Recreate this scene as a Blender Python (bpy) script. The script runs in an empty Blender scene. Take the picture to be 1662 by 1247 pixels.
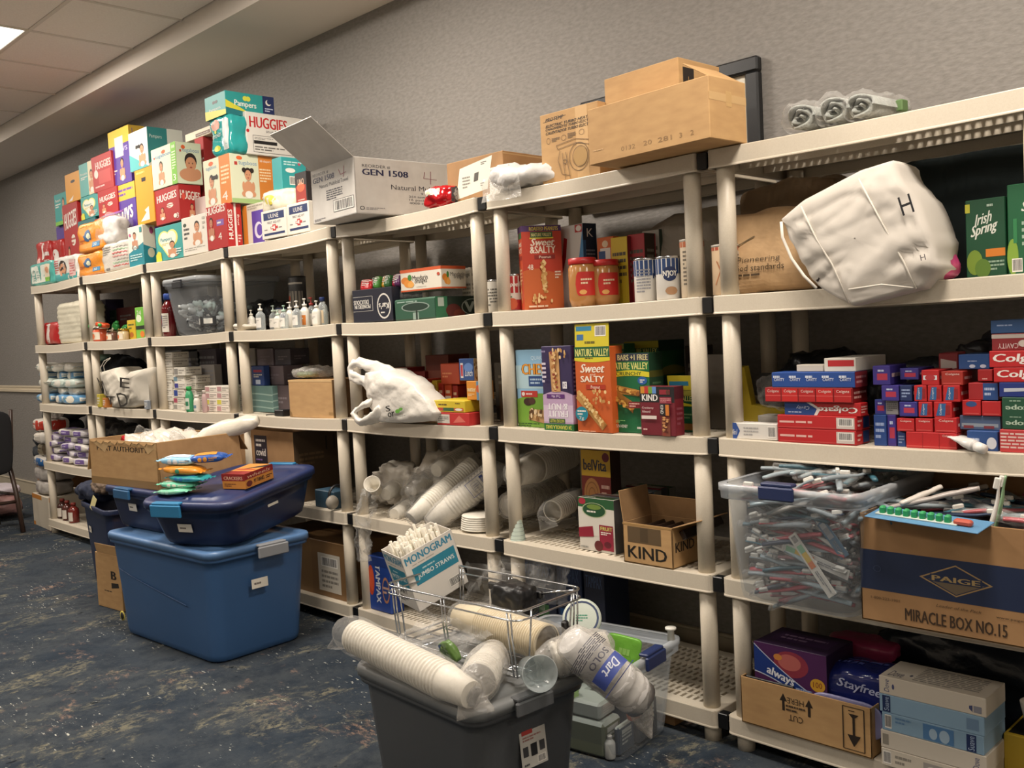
import bpy, math, random
from mathutils import Vector, Matrix, Euler, noise
PI = math.pi
rnd = random.Random(7)
S = bpy.context.scene
COL = S.collection
R = math.radians
# ------------------------------------------------------------------ camera
CAM = Vector((6.07609, -2.33245, 1.24737))
FPX = 1542.33
YAW, PITCH, ROLL = R(45.26858), R(-3.04842), R(-2.81288)
cf = Vector((-math.sin(YAW)*math.cos(PITCH), math.cos(YAW)*math.cos(PITCH), math.sin(PITCH)))
cr0 = Vector((math.cos(YAW), math.sin(YAW), 0))
cu0 = cr0.cross(cf)
cr = cr0*math.cos(ROLL) + cu0*math.sin(ROLL)
cu = -cr0*math.sin(ROLL) + cu0*math.cos(ROLL)
cam_data = bpy.data.cameras.new('camera')
cam = bpy.data.objects.new('camera', cam_data)
COL.objects.link(cam)
cam.matrix_world = Matrix(((cr.x, cu.x, -cf.x, CAM.x), (cr.y, cu.y, -cf.y, CAM.y), (cr.z, cu.z, -cf.z, CAM.z), (0, 0, 0, 1)))
cam_data.sensor_width = 36
cam_data.lens = FPX/1662*36
cam_data.clip_start = 0.05
S.camera = cam
# ------------------------------------------------------------------ world, exposure
S.view_settings.view_transform = 'Standard'
S.view_settings.look = 'None'
S.view_settings.gamma = 1
S.view_settings.exposure = -0.12
world = bpy.data.worlds.new('world')
S.world = world
world.use_nodes = True
world.node_tree.nodes['Background'].inputs[0].default_value = (1, .9, .8, 1)
world.node_tree.nodes['Background'].inputs[1].default_value = 0.02
LIGHT_COL = (1.0, 0.90, 0.79)
CEIL = 2.957      # ceiling tiles
SOFF = 2.85       # underside of the soffit
WY = 0.57         # long wall plane
PANELS = [(0.455, -0.79, 56), (2.88, -0.79, 70), (5.30, -0.79, 58), (7.8, -0.79, 38),
          (0.455, -3.2, 26), (2.88, -3.2, 26), (5.30, -3.2, 24), (-2.1, -0.79, 34), (-2.1, -3.2, 24), (-4.6, -2.0, 26)]
def add_light(x, y, e, size=0.56):
    l = bpy.data.lights.new('panel_light', 'AREA')
    l.shape = 'SQUARE'; l.size = size; l.energy = e; l.color = LIGHT_COL
    o = bpy.data.objects.new('panel_light', l)
    o.location = (x, y, CEIL-0.02)
    COL.objects.link(o)
for x, y, e in PANELS:
    add_light(x, y, e)
# ------------------------------------------------------------------ pixel helpers (a camera ray cut with a real plane gives a measured place)
def sx(px, y, z):
    """x of the point on the line (y,z) that is seen in column px"""
    k = (px-831)/FPX
    a = cr - cf*k
    return CAM.x - (a.y*(y-CAM.y) + a.z*(z-CAM.z))/a.x
def sy(px, x, z):
    k = (px-831)/FPX
    a = cr - cf*k
    return CAM.y - (a.x*(x-CAM.x) + a.z*(z-CAM.z))/a.y
def sz(py, x, y):
    k = (623.5-py)/FPX
    a = cu - cf*k
    return CAM.z - (a.x*(x-CAM.x) + a.y*(y-CAM.y))/a.z
def ray(px, py):
    return (cf + cr*((px-831)/FPX) + cu*((623.5-py)/FPX)).normalized()
def onY(px, py, y):
    d = ray(px, py); return CAM + d*((y-CAM.y)/d.y)
def onZ(px, py, z):
    d = ray(px, py); return CAM + d*((z-CAM.z)/d.z)
def onX(px, py, x):
    d = ray(px, py); return CAM + d*((x-CAM.x)/d.x)
# ------------------------------------------------------------------ materials
MATS = {}
def lin(c):
    c = c/255
    return c/12.92 if c <= .04045 else ((c+.055)/1.055)**2.4
def hexc(h):
    h = h.lstrip('#')
    return (lin(int(h[0:2], 16)), lin(int(h[2:4], 16)), lin(int(h[4:6], 16)), 1)
def nt(m):
    m.use_nodes = True
    t = m.node_tree
    return t, t.nodes['Principled BSDF'], t.nodes['Material Output']
def mat(key):
    """key: 'rrggbb' print colour with a suffix: '' satin print, ':p' plastic, ':m' matte, ':g' glossy, ':k' metal, or one of the named ones"""
    if key in MATS: return MATS[key]
    if key in SPECIAL:
        m = SPECIAL[key](key)
    else:
        c, _, suf = key.partition(':')
        m = bpy.data.materials.new(('print_' if not suf else 'surface_')+c)
        t, b, o = nt(m)
        rough = {'': .5, 'p': .38, 'm': .85, 'g': .16, 'k': .22, 'f': .3}[suf]
        b.inputs['Base Color'].default_value = hexc(c)
        b.inputs['Roughness'].default_value = rough
        if suf == 'k': b.inputs['Metallic'].default_value = 1
        if suf in ('p', 'm', 'f'):
            tc = t.nodes.new('ShaderNodeTexCoord'); n = t.nodes.new('ShaderNodeTexNoise')
            n.inputs['Scale'].default_value = 900 if suf == 'm' else (60 if suf == 'f' else 400)
            bp = t.nodes.new('ShaderNodeBump'); bp.inputs['Strength'].default_value = .25 if suf != 'f' else .5
            bp.inputs['Distance'].default_value = .001 if suf != 'f' else .003
            t.links.new(tc.outputs['Object'], n.inputs['Vector'])
            t.links.new(n.outputs['Fac'], bp.inputs['Height'])
            t.links.new(bp.outputs['Normal'], b.inputs['Normal'])
    MATS[key] = m
    return m
def noisy(name, c1, c2, scale, rough=.8, bump=.2, dist=.002, detail=4, stretch=(1, 1, 1), metallic=0, sheen=0):
    m = bpy.data.materials.new(name)
    t, b, o = nt(m)
    tc = t.nodes.new('ShaderNodeTexCoord'); mp = t.nodes.new('ShaderNodeMapping')
    mp.inputs['Scale'].default_value = stretch
    n = t.nodes.new('ShaderNodeTexNoise'); n.inputs['Scale'].default_value = scale; n.inputs['Detail'].default_value = detail
    r = t.nodes.new('ShaderNodeValToRGB')
    r.color_ramp.elements[0].position = .3; r.color_ramp.elements[1].position = .7
    r.color_ramp.elements[0].color = hexc(c1); r.color_ramp.elements[1].color = hexc(c2)
    bp = t.nodes.new('ShaderNodeBump'); bp.inputs['Strength'].default_value = bump; bp.inputs['Distance'].default_value = dist
    L = t.links.new
    L(tc.outputs['Object'], mp.inputs['Vector']); L(mp.outputs['Vector'], n.inputs['Vector'])
    L(n.outputs['Fac'], r.inputs['Fac']); L(r.outputs['Color'], b.inputs['Base Color'])
    L(n.outputs['Fac'], bp.inputs['Height']); L(bp.outputs['Normal'], b.inputs['Normal'])
    b.inputs['Roughness'].default_value = rough
    b.inputs['Metallic'].default_value = metallic
    if sheen: b.inputs['Sheen Weight'].default_value = sheen
    return m
def clearmat(name, tint, body, fac, rough, bump, scale, gl=1.0):
    """see-through plastic: transparent body, some milky scatter, a glossy skin"""
    m = bpy.data.materials.new(name)
    t, b, o = nt(m)
    L = t.links.new
    b.inputs['Base Color'].default_value = hexc(body); b.inputs['Roughness'].default_value = rough
    b.inputs['Specular IOR Level'].default_value = .8
    tr = t.nodes.new('ShaderNodeBsdfTransparent'); tr.inputs[0].default_value = hexc(tint)
    mx = t.nodes.new('ShaderNodeMixShader')
    lw = t.nodes.new('ShaderNodeLayerWeight'); lw.inputs['Blend'].default_value = .25
    mr = t.nodes.new('ShaderNodeMapRange')
    mr.inputs['To Min'].default_value = fac; mr.inputs['To Max'].default_value = min(1, fac+.55*gl)
    L(lw.outputs['Facing'], mr.inputs['Value'])
    L(mr.outputs['Result'], mx.inputs['Fac'])
    L(tr.outputs[0], mx.inputs[1]); L(b.outputs[0], mx.inputs[2]); L(mx.outputs[0], o.inputs['Surface'])
    if bump:
        tc = t.nodes.new('ShaderNodeTexCoord'); n = t.nodes.new('ShaderNodeTexNoise')
        n.inputs['Scale'].default_value = scale; n.inputs['Detail'].default_value = 3
        n.inputs['Distortion'].default_value = 1.5
        bp = t.nodes.new('ShaderNodeBump'); bp.inputs['Strength'].default_value = bump; bp.inputs['Distance'].default_value = .006
        L(tc.outputs['Object'], n.inputs['Vector']); L(n.outputs['Fac'], bp.inputs['Height'])
        L(bp.outputs['Normal'], b.inputs['Normal']); L(bp.outputs['Normal'], lw.inputs['Normal'])
    return m
def m_carpet(k):
    m = bpy.data.materials.new('carpet')
    t, b, o = nt(m); L = t.links.new; N = t.nodes.new
    tc = N('ShaderNodeTexCoord')
    def noise_(scale, det=5, stretch=(1, 1, 1), rough=.6, dist=0, off=(0, 0, 0)):
        mp = N('ShaderNodeMapping'); mp.inputs['Scale'].default_value = stretch; mp.inputs['Location'].default_value = off
        mp.inputs['Rotation'].default_value = (0, 0, R(20))
        n = N('ShaderNodeTexNoise'); n.inputs['Scale'].default_value = scale; n.inputs['Detail'].default_value = det
        n.inputs['Roughness'].default_value = rough; n.inputs['Distortion'].default_value = dist
        L(tc.outputs['Object'], mp.inputs['Vector']); L(mp.outputs['Vector'], n.inputs['Vector'])
        return n.outputs['Fac']
    def ramp(f, p0, p1, inv=False):
        r = N('ShaderNodeMapRange'); r.inputs['From Min'].default_value = p0; r.inputs['From Max'].default_value = p1
        L(f, r.inputs['Value']); return r.outputs['Result']
    def mul(a, c):
        r = N('ShaderNodeMath'); r.operation = 'MULTIPLY'; L(a, r.inputs[0])
        if isinstance(c, float): r.inputs[1].default_value = c
        else: L(c, r.inputs[1])
        return r.outputs[0]
    def mix(f, a, c):
        r = N('ShaderNodeMix'); r.data_type = 'RGBA'
        L(f, r.inputs[0])
        if isinstance(a, str): r.inputs[6].default_value = hexc(a)
        else: L(a, r.inputs[6])
        if isinstance(c, str): r.inputs[7].default_value = hexc(c)
        else: L(c, r.inputs[7])
        return r.outputs[2]
    base = mix(ramp(noise_(2.2, 6, rough=.7), .35, .65), '2a343f', '42474b')
    base = mix(mul(ramp(noise_(9, 6, rough=.8), .45, .6), .6), base, '1d2733')
    # worn tan and olive patches, broken up by a fine grain
    patch = ramp(noise_(3.1, 6, (1.2, .8, 1), .75, .6, (3, 1, 0)), .53, .63)
    grain = ramp(noise_(38, 5, (1, .6, 1), .8, 0, (1, 2, 0)), .46, .56)
    base = mix(mul(mul(patch, grain), .75), base, '7f7a66')
    patch2 = ramp(noise_(2.6, 5, (1, 1, 1), .7, .4, (9, 4, 0)), .56, .65)
    grain2 = ramp(noise_(30, 6, (.6, 1.1, 1), .8, 0, (5, 2, 0)), .5, .6)
    base = mix(mul(mul(patch2, grain2), .8), base, '9c7f6c')
    pt3 = ramp(noise_(3.7, 3, (.8, 1, 1), .6, .5, (14, 7, 0)), .5, .6)
    g3 = ramp(noise_(60, 4, (.35, 1.2, 1), .7, 0, (2, 8, 0)), .62, .66)
    base = mix(mul(pt3, g3), base, 'c9c8bd')
    d1 = ramp(noise_(26, 3, (1, .6, 1), .6, 0, (7, 7, 0)), .68, .72)
    base = mix(d1, base, '10161d')
    L(base, b.inputs['Base Color'])
    b.inputs['Roughness'].default_value = .95
    b.inputs['Specular IOR Level'].default_value = .2
    bp = N('ShaderNodeBump'); bp.inputs['Strength'].default_value = .5; bp.inputs['Distance'].default_value = .004
    L(noise_(240, 3), bp.inputs['Height']); L(bp.outputs['Normal'], b.inputs['Normal'])
    return m
def m_wall(k):
    m = noisy('wallcovering', '7a7671', '8a8681', 55, .7, .6, .004, 5, (.7, .7, 1.6))
    return m
def m_tile(k):
    m = noisy('ceiling_tile', 'ebe2da', 'f2eae2', 120, .95, .3, .002)
    return m
def m_lamp(k):
    m = bpy.data.materials.new('lamp_diffuser')
    t, b, o = nt(m)
    b.inputs['Emission Color'].default_value = (1, .93, .84, 1); b.inputs['Emission Strength'].default_value = 3
    return m
SPECIAL = {
    'carpet': m_carpet, 'wall': m_wall, 'tile': m_tile, 'lamp': m_lamp,
    'card': lambda k: noisy('cardboard', 'b08a5c', 'bd9766', 14, .8, .12, .001, 3, (1, 1, 3)),
    'card2': lambda k: noisy('cardboard_darker', '94704a', 'a27c53', 12, .8, .15, .001, 3),
    'cardin': lambda k: noisy('cardboard_inside', '8d6c48', '9a7852', 20, .9, .1, .001),
    'cardw': lambda k: noisy('white_cardboard', 'c8c3bc', 'd3cfc8', 14, .7, .1, .001, 3),
    'cardg': lambda k: noisy('grey_board', '8b8782', '979390', 20, .9, .1, .001),
    'shelf': lambda k: noisy('shelf_resin', 'cabfac', 'd0c6b4', 300, .42, .12, .0006),
    'paperbag': lambda k: noisy('kraft_paper', 'a88964', 'b8976f', 30, .85, .3, .003),
    'cup': lambda k: noisy('foam_cup', 'd8d2c4', 'e2dccf', 80, .55, .05, .001),
    'film': lambda k: clearmat('plastic_film', 'fafafa', 'e9e7e2', .03, .1, .9, 34, .6),
    'filmmilky': lambda k: clearmat('milky_film', 'f5f5f5', 'e3dfd8', .24, .16, .9, 30, .6),
    'bin': lambda k: clearmat('clear_bin_plastic', 'f6f8fa', 'd9dcdf', .06, .15, .0, 10, .35),
    'binlid': lambda k: clearmat('clear_lid_plastic', 'eef0f2', 'd5d9dd', .38, .25, .0, 10, .4),
    'pet': lambda k: clearmat('clear_bottle_plastic', 'e9eeee', 'dfe5e6', .25, .08, .0, 10, .8),
    'mesh_dark': lambda k: noisy('dark_clothing', '14171b', '23282d', 18, .95, .6, .01),
    'towel': lambda k: noisy('towel', '8e918c', 'a4a7a0', 160, .98, .7, .004, 3, (1, 1, 1), 0, .3),
    'chrome': lambda k: noisy('chrome_wire', 'c4c7cb', 'd2d5d8', 30, .18, 0, .001, 2, (1, 1, 1), 1),
}
# ------------------------------------------------------------------ geometry collector
_TXT = {}
def text_geo(s, bold, shear):
    k = (s, bold, shear)
    if k in _TXT: return _TXT[k]
    cv = bpy.data.curves.new('lettering', 'FONT')
    cv.body = s; cv.size = 1; cv.offset = 0; cv.shear = shear; cv.resolution_u = 2
    cv.fill_mode = 'BOTH'; cv.extrude = 0; cv.space_line = .9
    ob = bpy.data.objects.new('lettering', cv)
    me = bpy.data.meshes.new_from_object(ob)
    vs = [(v.co.x, v.co.y) for v in me.vertices]
    fs = [tuple(p.vertices) for p in me.polygons]
    bpy.data.meshes.remove(me); bpy.data.objects.remove(ob); bpy.data.curves.remove(cv)
    if vs:
        x0 = min(v[0] for v in vs); x1 = max(v[0] for v in vs); y0 = min(v[1] for v in vs); y1 = max(v[1] for v in vs)
        vs = [((x-x0)/max(1e-6, x1-x0), (y-y0)/max(1e-6, y1-y0)) for x, y in vs]
        b0 = vs
        if bold > .015:      # heavier strokes: the same letters laid down again a hair to each side
            e = bold*1.1/max(1e-6, x1-x0); n = len(vs); b0 = vs; f0 = fs
            for q in (-1, 1):
                vs = vs+[(x+e*q, y+q*1e-4) for x, y in b0]; fs = fs+[tuple(i+(n if q < 0 else 2*n) for i in f) for f in f0]
    _TXT[k] = (vs, fs, len(b0) if bold > .015 and vs else 10**9)
    return _TXT[k]
class G:
    def __init__(s):
        s.v = []; s.f = []; s.m = []; s.sm = []
    def add(s, vs, fs, m, smooth=False, xf=None):
        b = len(s.v)
        if xf is not None: vs = [xf @ Vector(p) for p in vs]
        s.v += [tuple(p) for p in vs]
        for f in fs:
            s.f.append(tuple(i+b for i in f)); s.sm.append(smooth)
        if isinstance(m, (list, tuple)): s.m += list(m)
        else: s.m += [m]*len(fs)
        return s
    def box(s, w, d, h, m, bev=.0015, o=(0, 0, 0), faces=None, xf=None):
        """base centred at o; faces: dict of 'top','front','right','left','back','bottom' -> material"""
        faces = faces or {}
        bev = min(bev, w*.3, d*.3, h*.3)
        hx, hy, hz = w/2, d/2, h/2
        ids = {}; vs = []
        for a in (-1, 1):
            for b in (-1, 1):
                for c in (-1, 1):
                    for ax in range(3):
                        p = [a*(hx-bev), b*(hy-bev), c*(hz-bev)]
                        p[ax] = (a*hx, b*hy, c*hz)[ax]
                        ids[(a, b, c, ax)] = len(vs)
                        vs.append((p[0]+o[0], p[1]+o[1], p[2]+hz+o[2]))
        fs = []; ms = []
        names = {(0, 1): 'right', (0, -1): 'left', (1, 1): 'back', (1, -1): 'front', (2, 1): 'top', (2, -1): 'bottom'}
        def oriented(f, n):
            a, b, c = (Vector(vs[f[0]]), Vector(vs[f[1]]), Vector(vs[f[2]]))
            return f if (b-a).cross(c-a).dot(n) > 0 else f[::-1]
        for ax in range(3):
            u, v = [(1, 2), (0, 2), (0, 1)][ax]
            for sgn in (-1, 1):
                f = []
                for (p, q) in ((-1, -1), (1, -1), (1, 1), (-1, 1)):
                    k = [0, 0, 0]; k[ax] = sgn; k[u] = p; k[v] = q
                    f.append(ids[(k[0], k[1], k[2], ax)])
                n = Vector((0, 0, 0)); n[ax] = sgn
                fs.append(oriented(f, n)); ms.append(faces.get(names[(ax, sgn)], m))
        for ax in range(3):      # edges running along ax
            u, v = [(1, 2), (0, 2), (0, 1)][ax]
            for p in (-1, 1):
                for q in (-1, 1):
                    k0 = [0, 0, 0]; k0[u] = p; k0[v] = q; k1 = list(k0); k0[ax] = -1; k1[ax] = 1
                    f = [ids[(*k0, u)], ids[(*k1, u)], ids[(*k1, v)], ids[(*k0, v)]]
                    n = Vector((0, 0, 0)); n[u] = p; n[v] = q
                    fs.append(oriented(f, n))
                    ms.append(faces.get(names[(v, q)], m) if v != 1 else faces.get(names[(1, q)], m))
        for a in (-1, 1):
            for b in (-1, 1):
                for c in (-1, 1):
                    f = [ids[(a, b, c, 0)], ids[(a, b, c, 1)], ids[(a, b, c, 2)]]
                    fs.append(oriented(f, Vector((a, b, c)))); ms.append(m)
        s.add(vs, fs, ms, False, xf)
        return s
    def quad(s, a, b, c, d, m): return s.add([a, b, c, d], [(0, 1, 2, 3)], m)
    def lathe(s, prof, m, n=24, o=(0, 0, 0), xf=None, sx=1, sy=1, cap=True):
        """prof: (r,z[,mat]) from bottom to top"""
        vs = []; fs = []; ms = []
        for p in prof:
            for i in range(n):
                a = 2*PI*i/n
                vs.append((o[0]+p[0]*math.cos(a)*sx, o[1]+p[0]*math.sin(a)*sy, o[2]+p[1]))
        for j in range(len(prof)-1):
            mm = prof[j][2] if len(prof[j]) > 2 else m
            for i in range(n):
                k = (i+1) % n
                fs.append((j*n+i, j*n+k, (j+1)*n+k, (j+1)*n+i)); ms.append(mm)
        if cap:
            if prof[0][0] > 1e-5: fs.append(tuple(reversed(range(n)))); ms.append(m)
            if prof[-1][0] > 1e-5: fs.append(tuple(range((len(prof)-1)*n, len(prof)*n))); ms.append(prof[-1][2] if len(prof[-1]) > 2 else m)
        s.add(vs, fs, ms, True, xf)
        return s
    def tube(s, pts, r, m, n=8, closed=False):
        """round bar through pts; r a number or a list"""
        pts = [Vector(p) for p in pts]; L = len(pts)
        rr = r if isinstance(r, (list, tuple)) else [r]*L
        vs = []; fs = []
        up = None
        for i, p in enumerate(pts):
            a = pts[(i-1) % L] if (closed or i > 0) else p
            b = pts[(i+1) % L] if (closed or i < L-1) else p
            t = (b-a).normalized()
            if up is None: up = Vector((0, 0, 1)) if abs(t.z) < .9 else Vector((1, 0, 0))
            x = t.cross(up)
            if x.length < 1e-4: x = t.cross(Vector((1, 0.3, 0)))
            x.normalize(); y = x.cross(t).normalized(); up = y
            for k in range(n):
                an = 2*PI*k/n
                vs.append(p + (x*math.cos(an) + y*math.sin(an))*rr[i])
        for i in range(L if closed else L-1):
            j = (i+1) % L
            for k in range(n):
                q = (k+1) % n
                fs.append((i*n+k, i*n+q, j*n+q, j*n+k))
        if not closed:
            fs.append(tuple(range(n))[::-1]); fs.append(tuple(range((L-1)*n, L*n)))
        s.add(vs, fs, m, True)
        return s
    def loft(s, rings, m, closed_ends=True, smooth=True):
        n = len(rings[0]); vs = [p for r_ in rings for p in r_]; fs = []
        for j in range(len(rings)-1):
            for i in range(n):
                k = (i+1) % n
                fs.append((j*n+i, j*n+k, (j+1)*n+k, (j+1)*n+i))
        if closed_ends:
            fs.append(tuple(reversed(range(n)))); fs.append(tuple(range((len(rings)-1)*n, len(rings)*n)))
        s.add(vs, fs, m, smooth)
        return s
    # ---------------- printed artwork: thin ink shapes lying on a face
    def art(s, fr, ops):
        """fr = function(u,v,n) -> point, with fr.flat; ops in 0..1 face coordinates"""
        for i, op in enumerate(ops):
            off = fr.base + fr.step*i
            P = lambda u, v: fr(u, v, off)
            k = op[0]
            if k == 'r':
                u0, v0, u1, v1, c = op[1:6]
                s.patch(P, [(u0, v0), (u1, v0), (u1, v1), (u0, v1)], c, fr)
            elif k == 'q':
                s.patch(P, op[1], op[2], fr)
            elif k == 'e':
                cu_, cv_, ru, rv, c = op[1:6]; n = 20
                a0, a1 = (op[6] if len(op) > 6 else (0, 2*PI))
                if fr.flat:
                    vs = [P(cu_+ru*math.cos(a0+(a1-a0)*j/n), cv_+rv*math.sin(a0+(a1-a0)*j/n)) for j in range(n)]
                    s.add(vs, [tuple(range(n))], c)
                else:
                    vs = []; fs = []
                    for j in range(9):
                        t = -1+j/4; w_ = math.sqrt(max(0, 1-t*t))
                        for q in range(5): vs.append(P(cu_+ru*t, cv_+rv*w_*(q/2-1)))
                    for j in range(8):
                        for q in range(4): fs.append((j*5+q, (j+1)*5+q, (j+1)*5+q+1, j*5+q+1))
                    s.add(vs, fs, c, True)
            elif k == 'p':
                pts, c = op[1:3]
                s.add([P(*p) for p in pts], [tuple(range(len(pts)))], c)
            elif k == 'w':      # band between two curves: (v_low(u), v_high(u)) sampled
                lo, hi, u0, u1, c = op[1:6]; n = 14; vs = []; fs = []
                for j in range(n+1):
                    u = u0+(u1-u0)*j/n; a, b = lo(u), hi(u)
                    rows = 1 if fr.flat else 5
                    for q in range(rows+1): vs.append(P(u, a+(b-a)*q/rows))
                rows = 1 if fr.flat else 5
                for j in range(n):
                    for q in range(rows):
                        b = j*(rows+1)+q; fs.append((b, b+rows+1, b+rows+2, b+1))
                s.add(vs, fs, c, not fr.flat)
            elif k == 't':
                st, u0, v0, u1, v1, c = op[1:7]
                o = op[7] if len(op) > 7 else {}
                vs, fs, nb = text_geo(st, o.get('b', .012), o.get('s', 0))
                rot = o.get('rot', 0); sk = o.get('slope', 0)
                out = []
                for vi, (x, y) in enumerate(vs):
                    if rot == 180: x, y = 1-x, 1-y
                    elif rot == 90: x, y = 1-y, x
                    elif rot == -90: x, y = y, 1-x
                    if 'arc' in o: y = y + o['arc']*(1-(2*x-1)**2)
                    out.append(fr(u0+(u1-u0)*x, v0+(v1-v0)*y+sk*x, off+fr.step*.3*(vi//nb)))
                s.add(out, fs, c)
            elif k == 'l':      # small print: rows of short bars
                u0, v0, u1, v1, n, c = op[1:7]
                r2 = random.Random(int(u0*1000+v0*777+n))
                for j in range(n):
                    v = v1-(v1-v0)*(j+.5)/n; hh = abs(v1-v0)/n*.25
                    u = u0
                    ue = u1 if j < n-1 else u0+(u1-u0)*.6
                    while u < ue-.001:
                        w_ = (u1-u0)*r2.uniform(.08, .28)
                        s.add([P(u, v-hh), P(min(ue, u+w_), v-hh), P(min(ue, u+w_), v+hh), P(u, v+hh)], [(0, 1, 2, 3)], c)
                        u += w_ + (u1-u0)*.03
            elif k == 'bc':
                u0, v0, u1, v1 = op[1:5]
                s.patch(P, [(u0, v0), (u1, v0), (u1, v1), (u0, v1)], 'e8e4dc', fr)
                r2 = random.Random(3); u = u0+(u1-u0)*.06; P2 = lambda a, b: fr(a, b, off+fr.step*.5)
                while u < u0+(u1-u0)*.92:
                    w_ = (u1-u0)*r2.choice((.015, .03, .045))
                    s.add([P2(u, v0+(v1-v0)*.1), P2(u+w_, v0+(v1-v0)*.1), P2(u+w_, v1-(v1-v0)*.08), P2(u, v1-(v1-v0)*.08)], [(0, 1, 2, 3)], '26242a')
                    u += w_+(u1-u0)*r2.choice((.02, .03))
            elif k == 'o':      # ring
                cu_, cv_, ru, rv, th, c = op[1:7]; n = 24; vs = []; fs = []
                for j in range(n):
                    a = 2*PI*j/n
                    for q in (1, 1-th): vs.append(P(cu_+ru*q*math.cos(a), cv_+rv*q*math.sin(a)))
                for j in range(n):
                    b = 2*j; d = (2*j+2) % (2*n); fs.append((b, d, d+1, b+1))
                s.add(vs, fs, c)
            elif k == 'ln':     # stroke through points
                pts, w_, c = op[1:4]; asp = op[4] if len(op) > 4 else 1
                for (a, b), (a2, b2) in zip(pts, pts[1:]):
                    dx, dy = (a2-a), (b2-b)/asp; L_ = math.hypot(dx, dy) or 1; nx, ny = -dy/L_*w_/2, dx/L_*w_/2*asp
                    s.add([P(a-nx, b-ny), P(a2-nx, b2-ny), P(a2+nx, b2+ny), P(a+nx, b+ny)], [(0, 1, 2, 3)], c)
        return s
    def patch(s, P, q, c, fr):
        if len(q) == 3:
            if fr.flat: s.add([P(*p) for p in q], [(0, 1, 2)], c); return
            q = list(q)+[q[2]]
        if fr.flat:
            s.add([P(*p) for p in q], [(0, 1, 2, 3)], c); return
        n = 8; vs = []; fs = []
        for i in range(n+1):
            for j in range(n+1):
                a, b = i/n, j/n
                u = (q[0][0]*(1-a)+q[1][0]*a)*(1-b)+(q[3][0]*(1-a)+q[2][0]*a)*b
                v = (q[0][1]*(1-a)+q[1][1]*a)*(1-b)+(q[3][1]*(1-a)+q[2][1]*a)*b
                vs.append(P(u, v))
        for i in range(n):
            for j in range(n):
                b = i*(n+1)+j; fs.append((b, b+n+1, b+n+2, b+1))
        s.add(vs, fs, c, True)
    def mesh(s, name):
        me = bpy.data.meshes.new(name)
        me.from_pydata(s.v, [], s.f)
        slots = []; idx = []
        for k in s.m:
            if k not in slots: slots.append(k)
        for k in slots: me.materials.append(mat(k))
        d = {k: i for i, k in enumerate(slots)}
        me.polygons.foreach_set('material_index', [d[k] for k in s.m])
        me.polygons.foreach_set('use_smooth', s.sm)
        me.update()
        return me
    def build(s, name, parent=None, loc=(0, 0, 0), rot=(0, 0, 0)):
        o = bpy.data.objects.new(name, s.mesh(name))
        COL.objects.link(o)
        o.location = loc; o.rotation_euler = rot
        if parent: o.parent = parent
        return o
class Frame:
    def __init__(s, fn, flat=True, base=.0003, step=.00012):
        s.fn = fn; s.flat = flat; s.base = base; s.step = step
    def __call__(s, u, v, n): return s.fn(u, v, n)
def plane_frame(O, U, V, **k):
    O, U, V = Vector(O), Vector(U), Vector(V); N = U.cross(V).normalized()
    return Frame(lambda u, v, n: O+U*u+V*v+N*n, True, **k)
def box_frame(w, d, h, side, o=(0, 0, 0)):
    x, y, z = o
    return {'front': plane_frame((x-w/2, y-d/2, z), (w, 0, 0), (0, 0, h)),
            'right': plane_frame((x+w/2, y-d/2, z), (0, d, 0), (0, 0, h)),
            'left': plane_frame((x-w/2, y+d/2, z), (0, -d, 0), (0, 0, h)),
            'top': plane_frame((x-w/2, y-d/2, z+h), (w, 0, 0), (0, d, 0))}[side]
def cyl_frame(r, h, z0=0, a0=-PI/2-1.3, a1=-PI/2+1.3, r2=None):
    """wraps 0..1 around the side of a cylinder from angle a0 to a1"""
    r2 = r2 or r
    def fn(u, v, n):
        a = a0+(a1-a0)*u; q = r+(r2-r)*v+n
        return Vector((q*math.cos(a), q*math.sin(a), z0+h*v))
    return Frame(fn, False, .0006, .0003)
# ------------------------------------------------------------------ scene bookkeeping
def tag(o, label, cat, group=None, kind=None):
    o['label'] = label; o['category'] = cat
    if group: o['group'] = group
    if kind: o['kind'] = kind
    return o
def thing(name, label, cat, loc=(0, 0, 0), rot=(0, 0, 0), group=None):
    o = bpy.data.objects.new(name, None)
    o.empty_display_size = .05
    COL.objects.link(o); o.location = loc; o.rotation_euler = rot
    return tag(o, label, cat, group)
def struct(o): o['kind'] = 'structure'; return o
def copy_tree(o, parent=None):
    c = o.copy(); COL.objects.link(c)
    if parent: c.parent = parent
    for ch in list(o.children): copy_tree(ch, c)
    return c
# ------------------------------------------------------------------ the room
def slab(name, x0, y0, z0, x1, y1, z1, m):
    g = G(); g.box(x1-x0, y1-y0, z1-z0, m, 0.0005, ((x0+x1)/2, (y0+y1)/2, z0))
    return struct(g.build(name))
X0, X1, Y0 = -6.2, 8.6, -5.2
slab('floor', X0, Y0, -.1, X1, WY+.1, 0, 'carpet')
slab('wall_back', X0, WY, 0, X1, WY+.12, CEIL+.3, 'wall')
slab('wall_left', X0-.12, Y0, 0, X0, WY+.12, CEIL+.3, 'd9d2c6:m')
slab('wall_right', X1, Y0, 0, X1+.12, WY+.12, CEIL+.3, 'd9d2c6:m')
slab('wall_front', X0, Y0-.12, 0, X1, Y0, CEIL+.3, 'd9d2c6:m')
slab('ceiling_soffit', X0, .07, SOFF, X1, WY, CEIL+.3, 'e6ddd2:m').name = 'trim_1'
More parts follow.
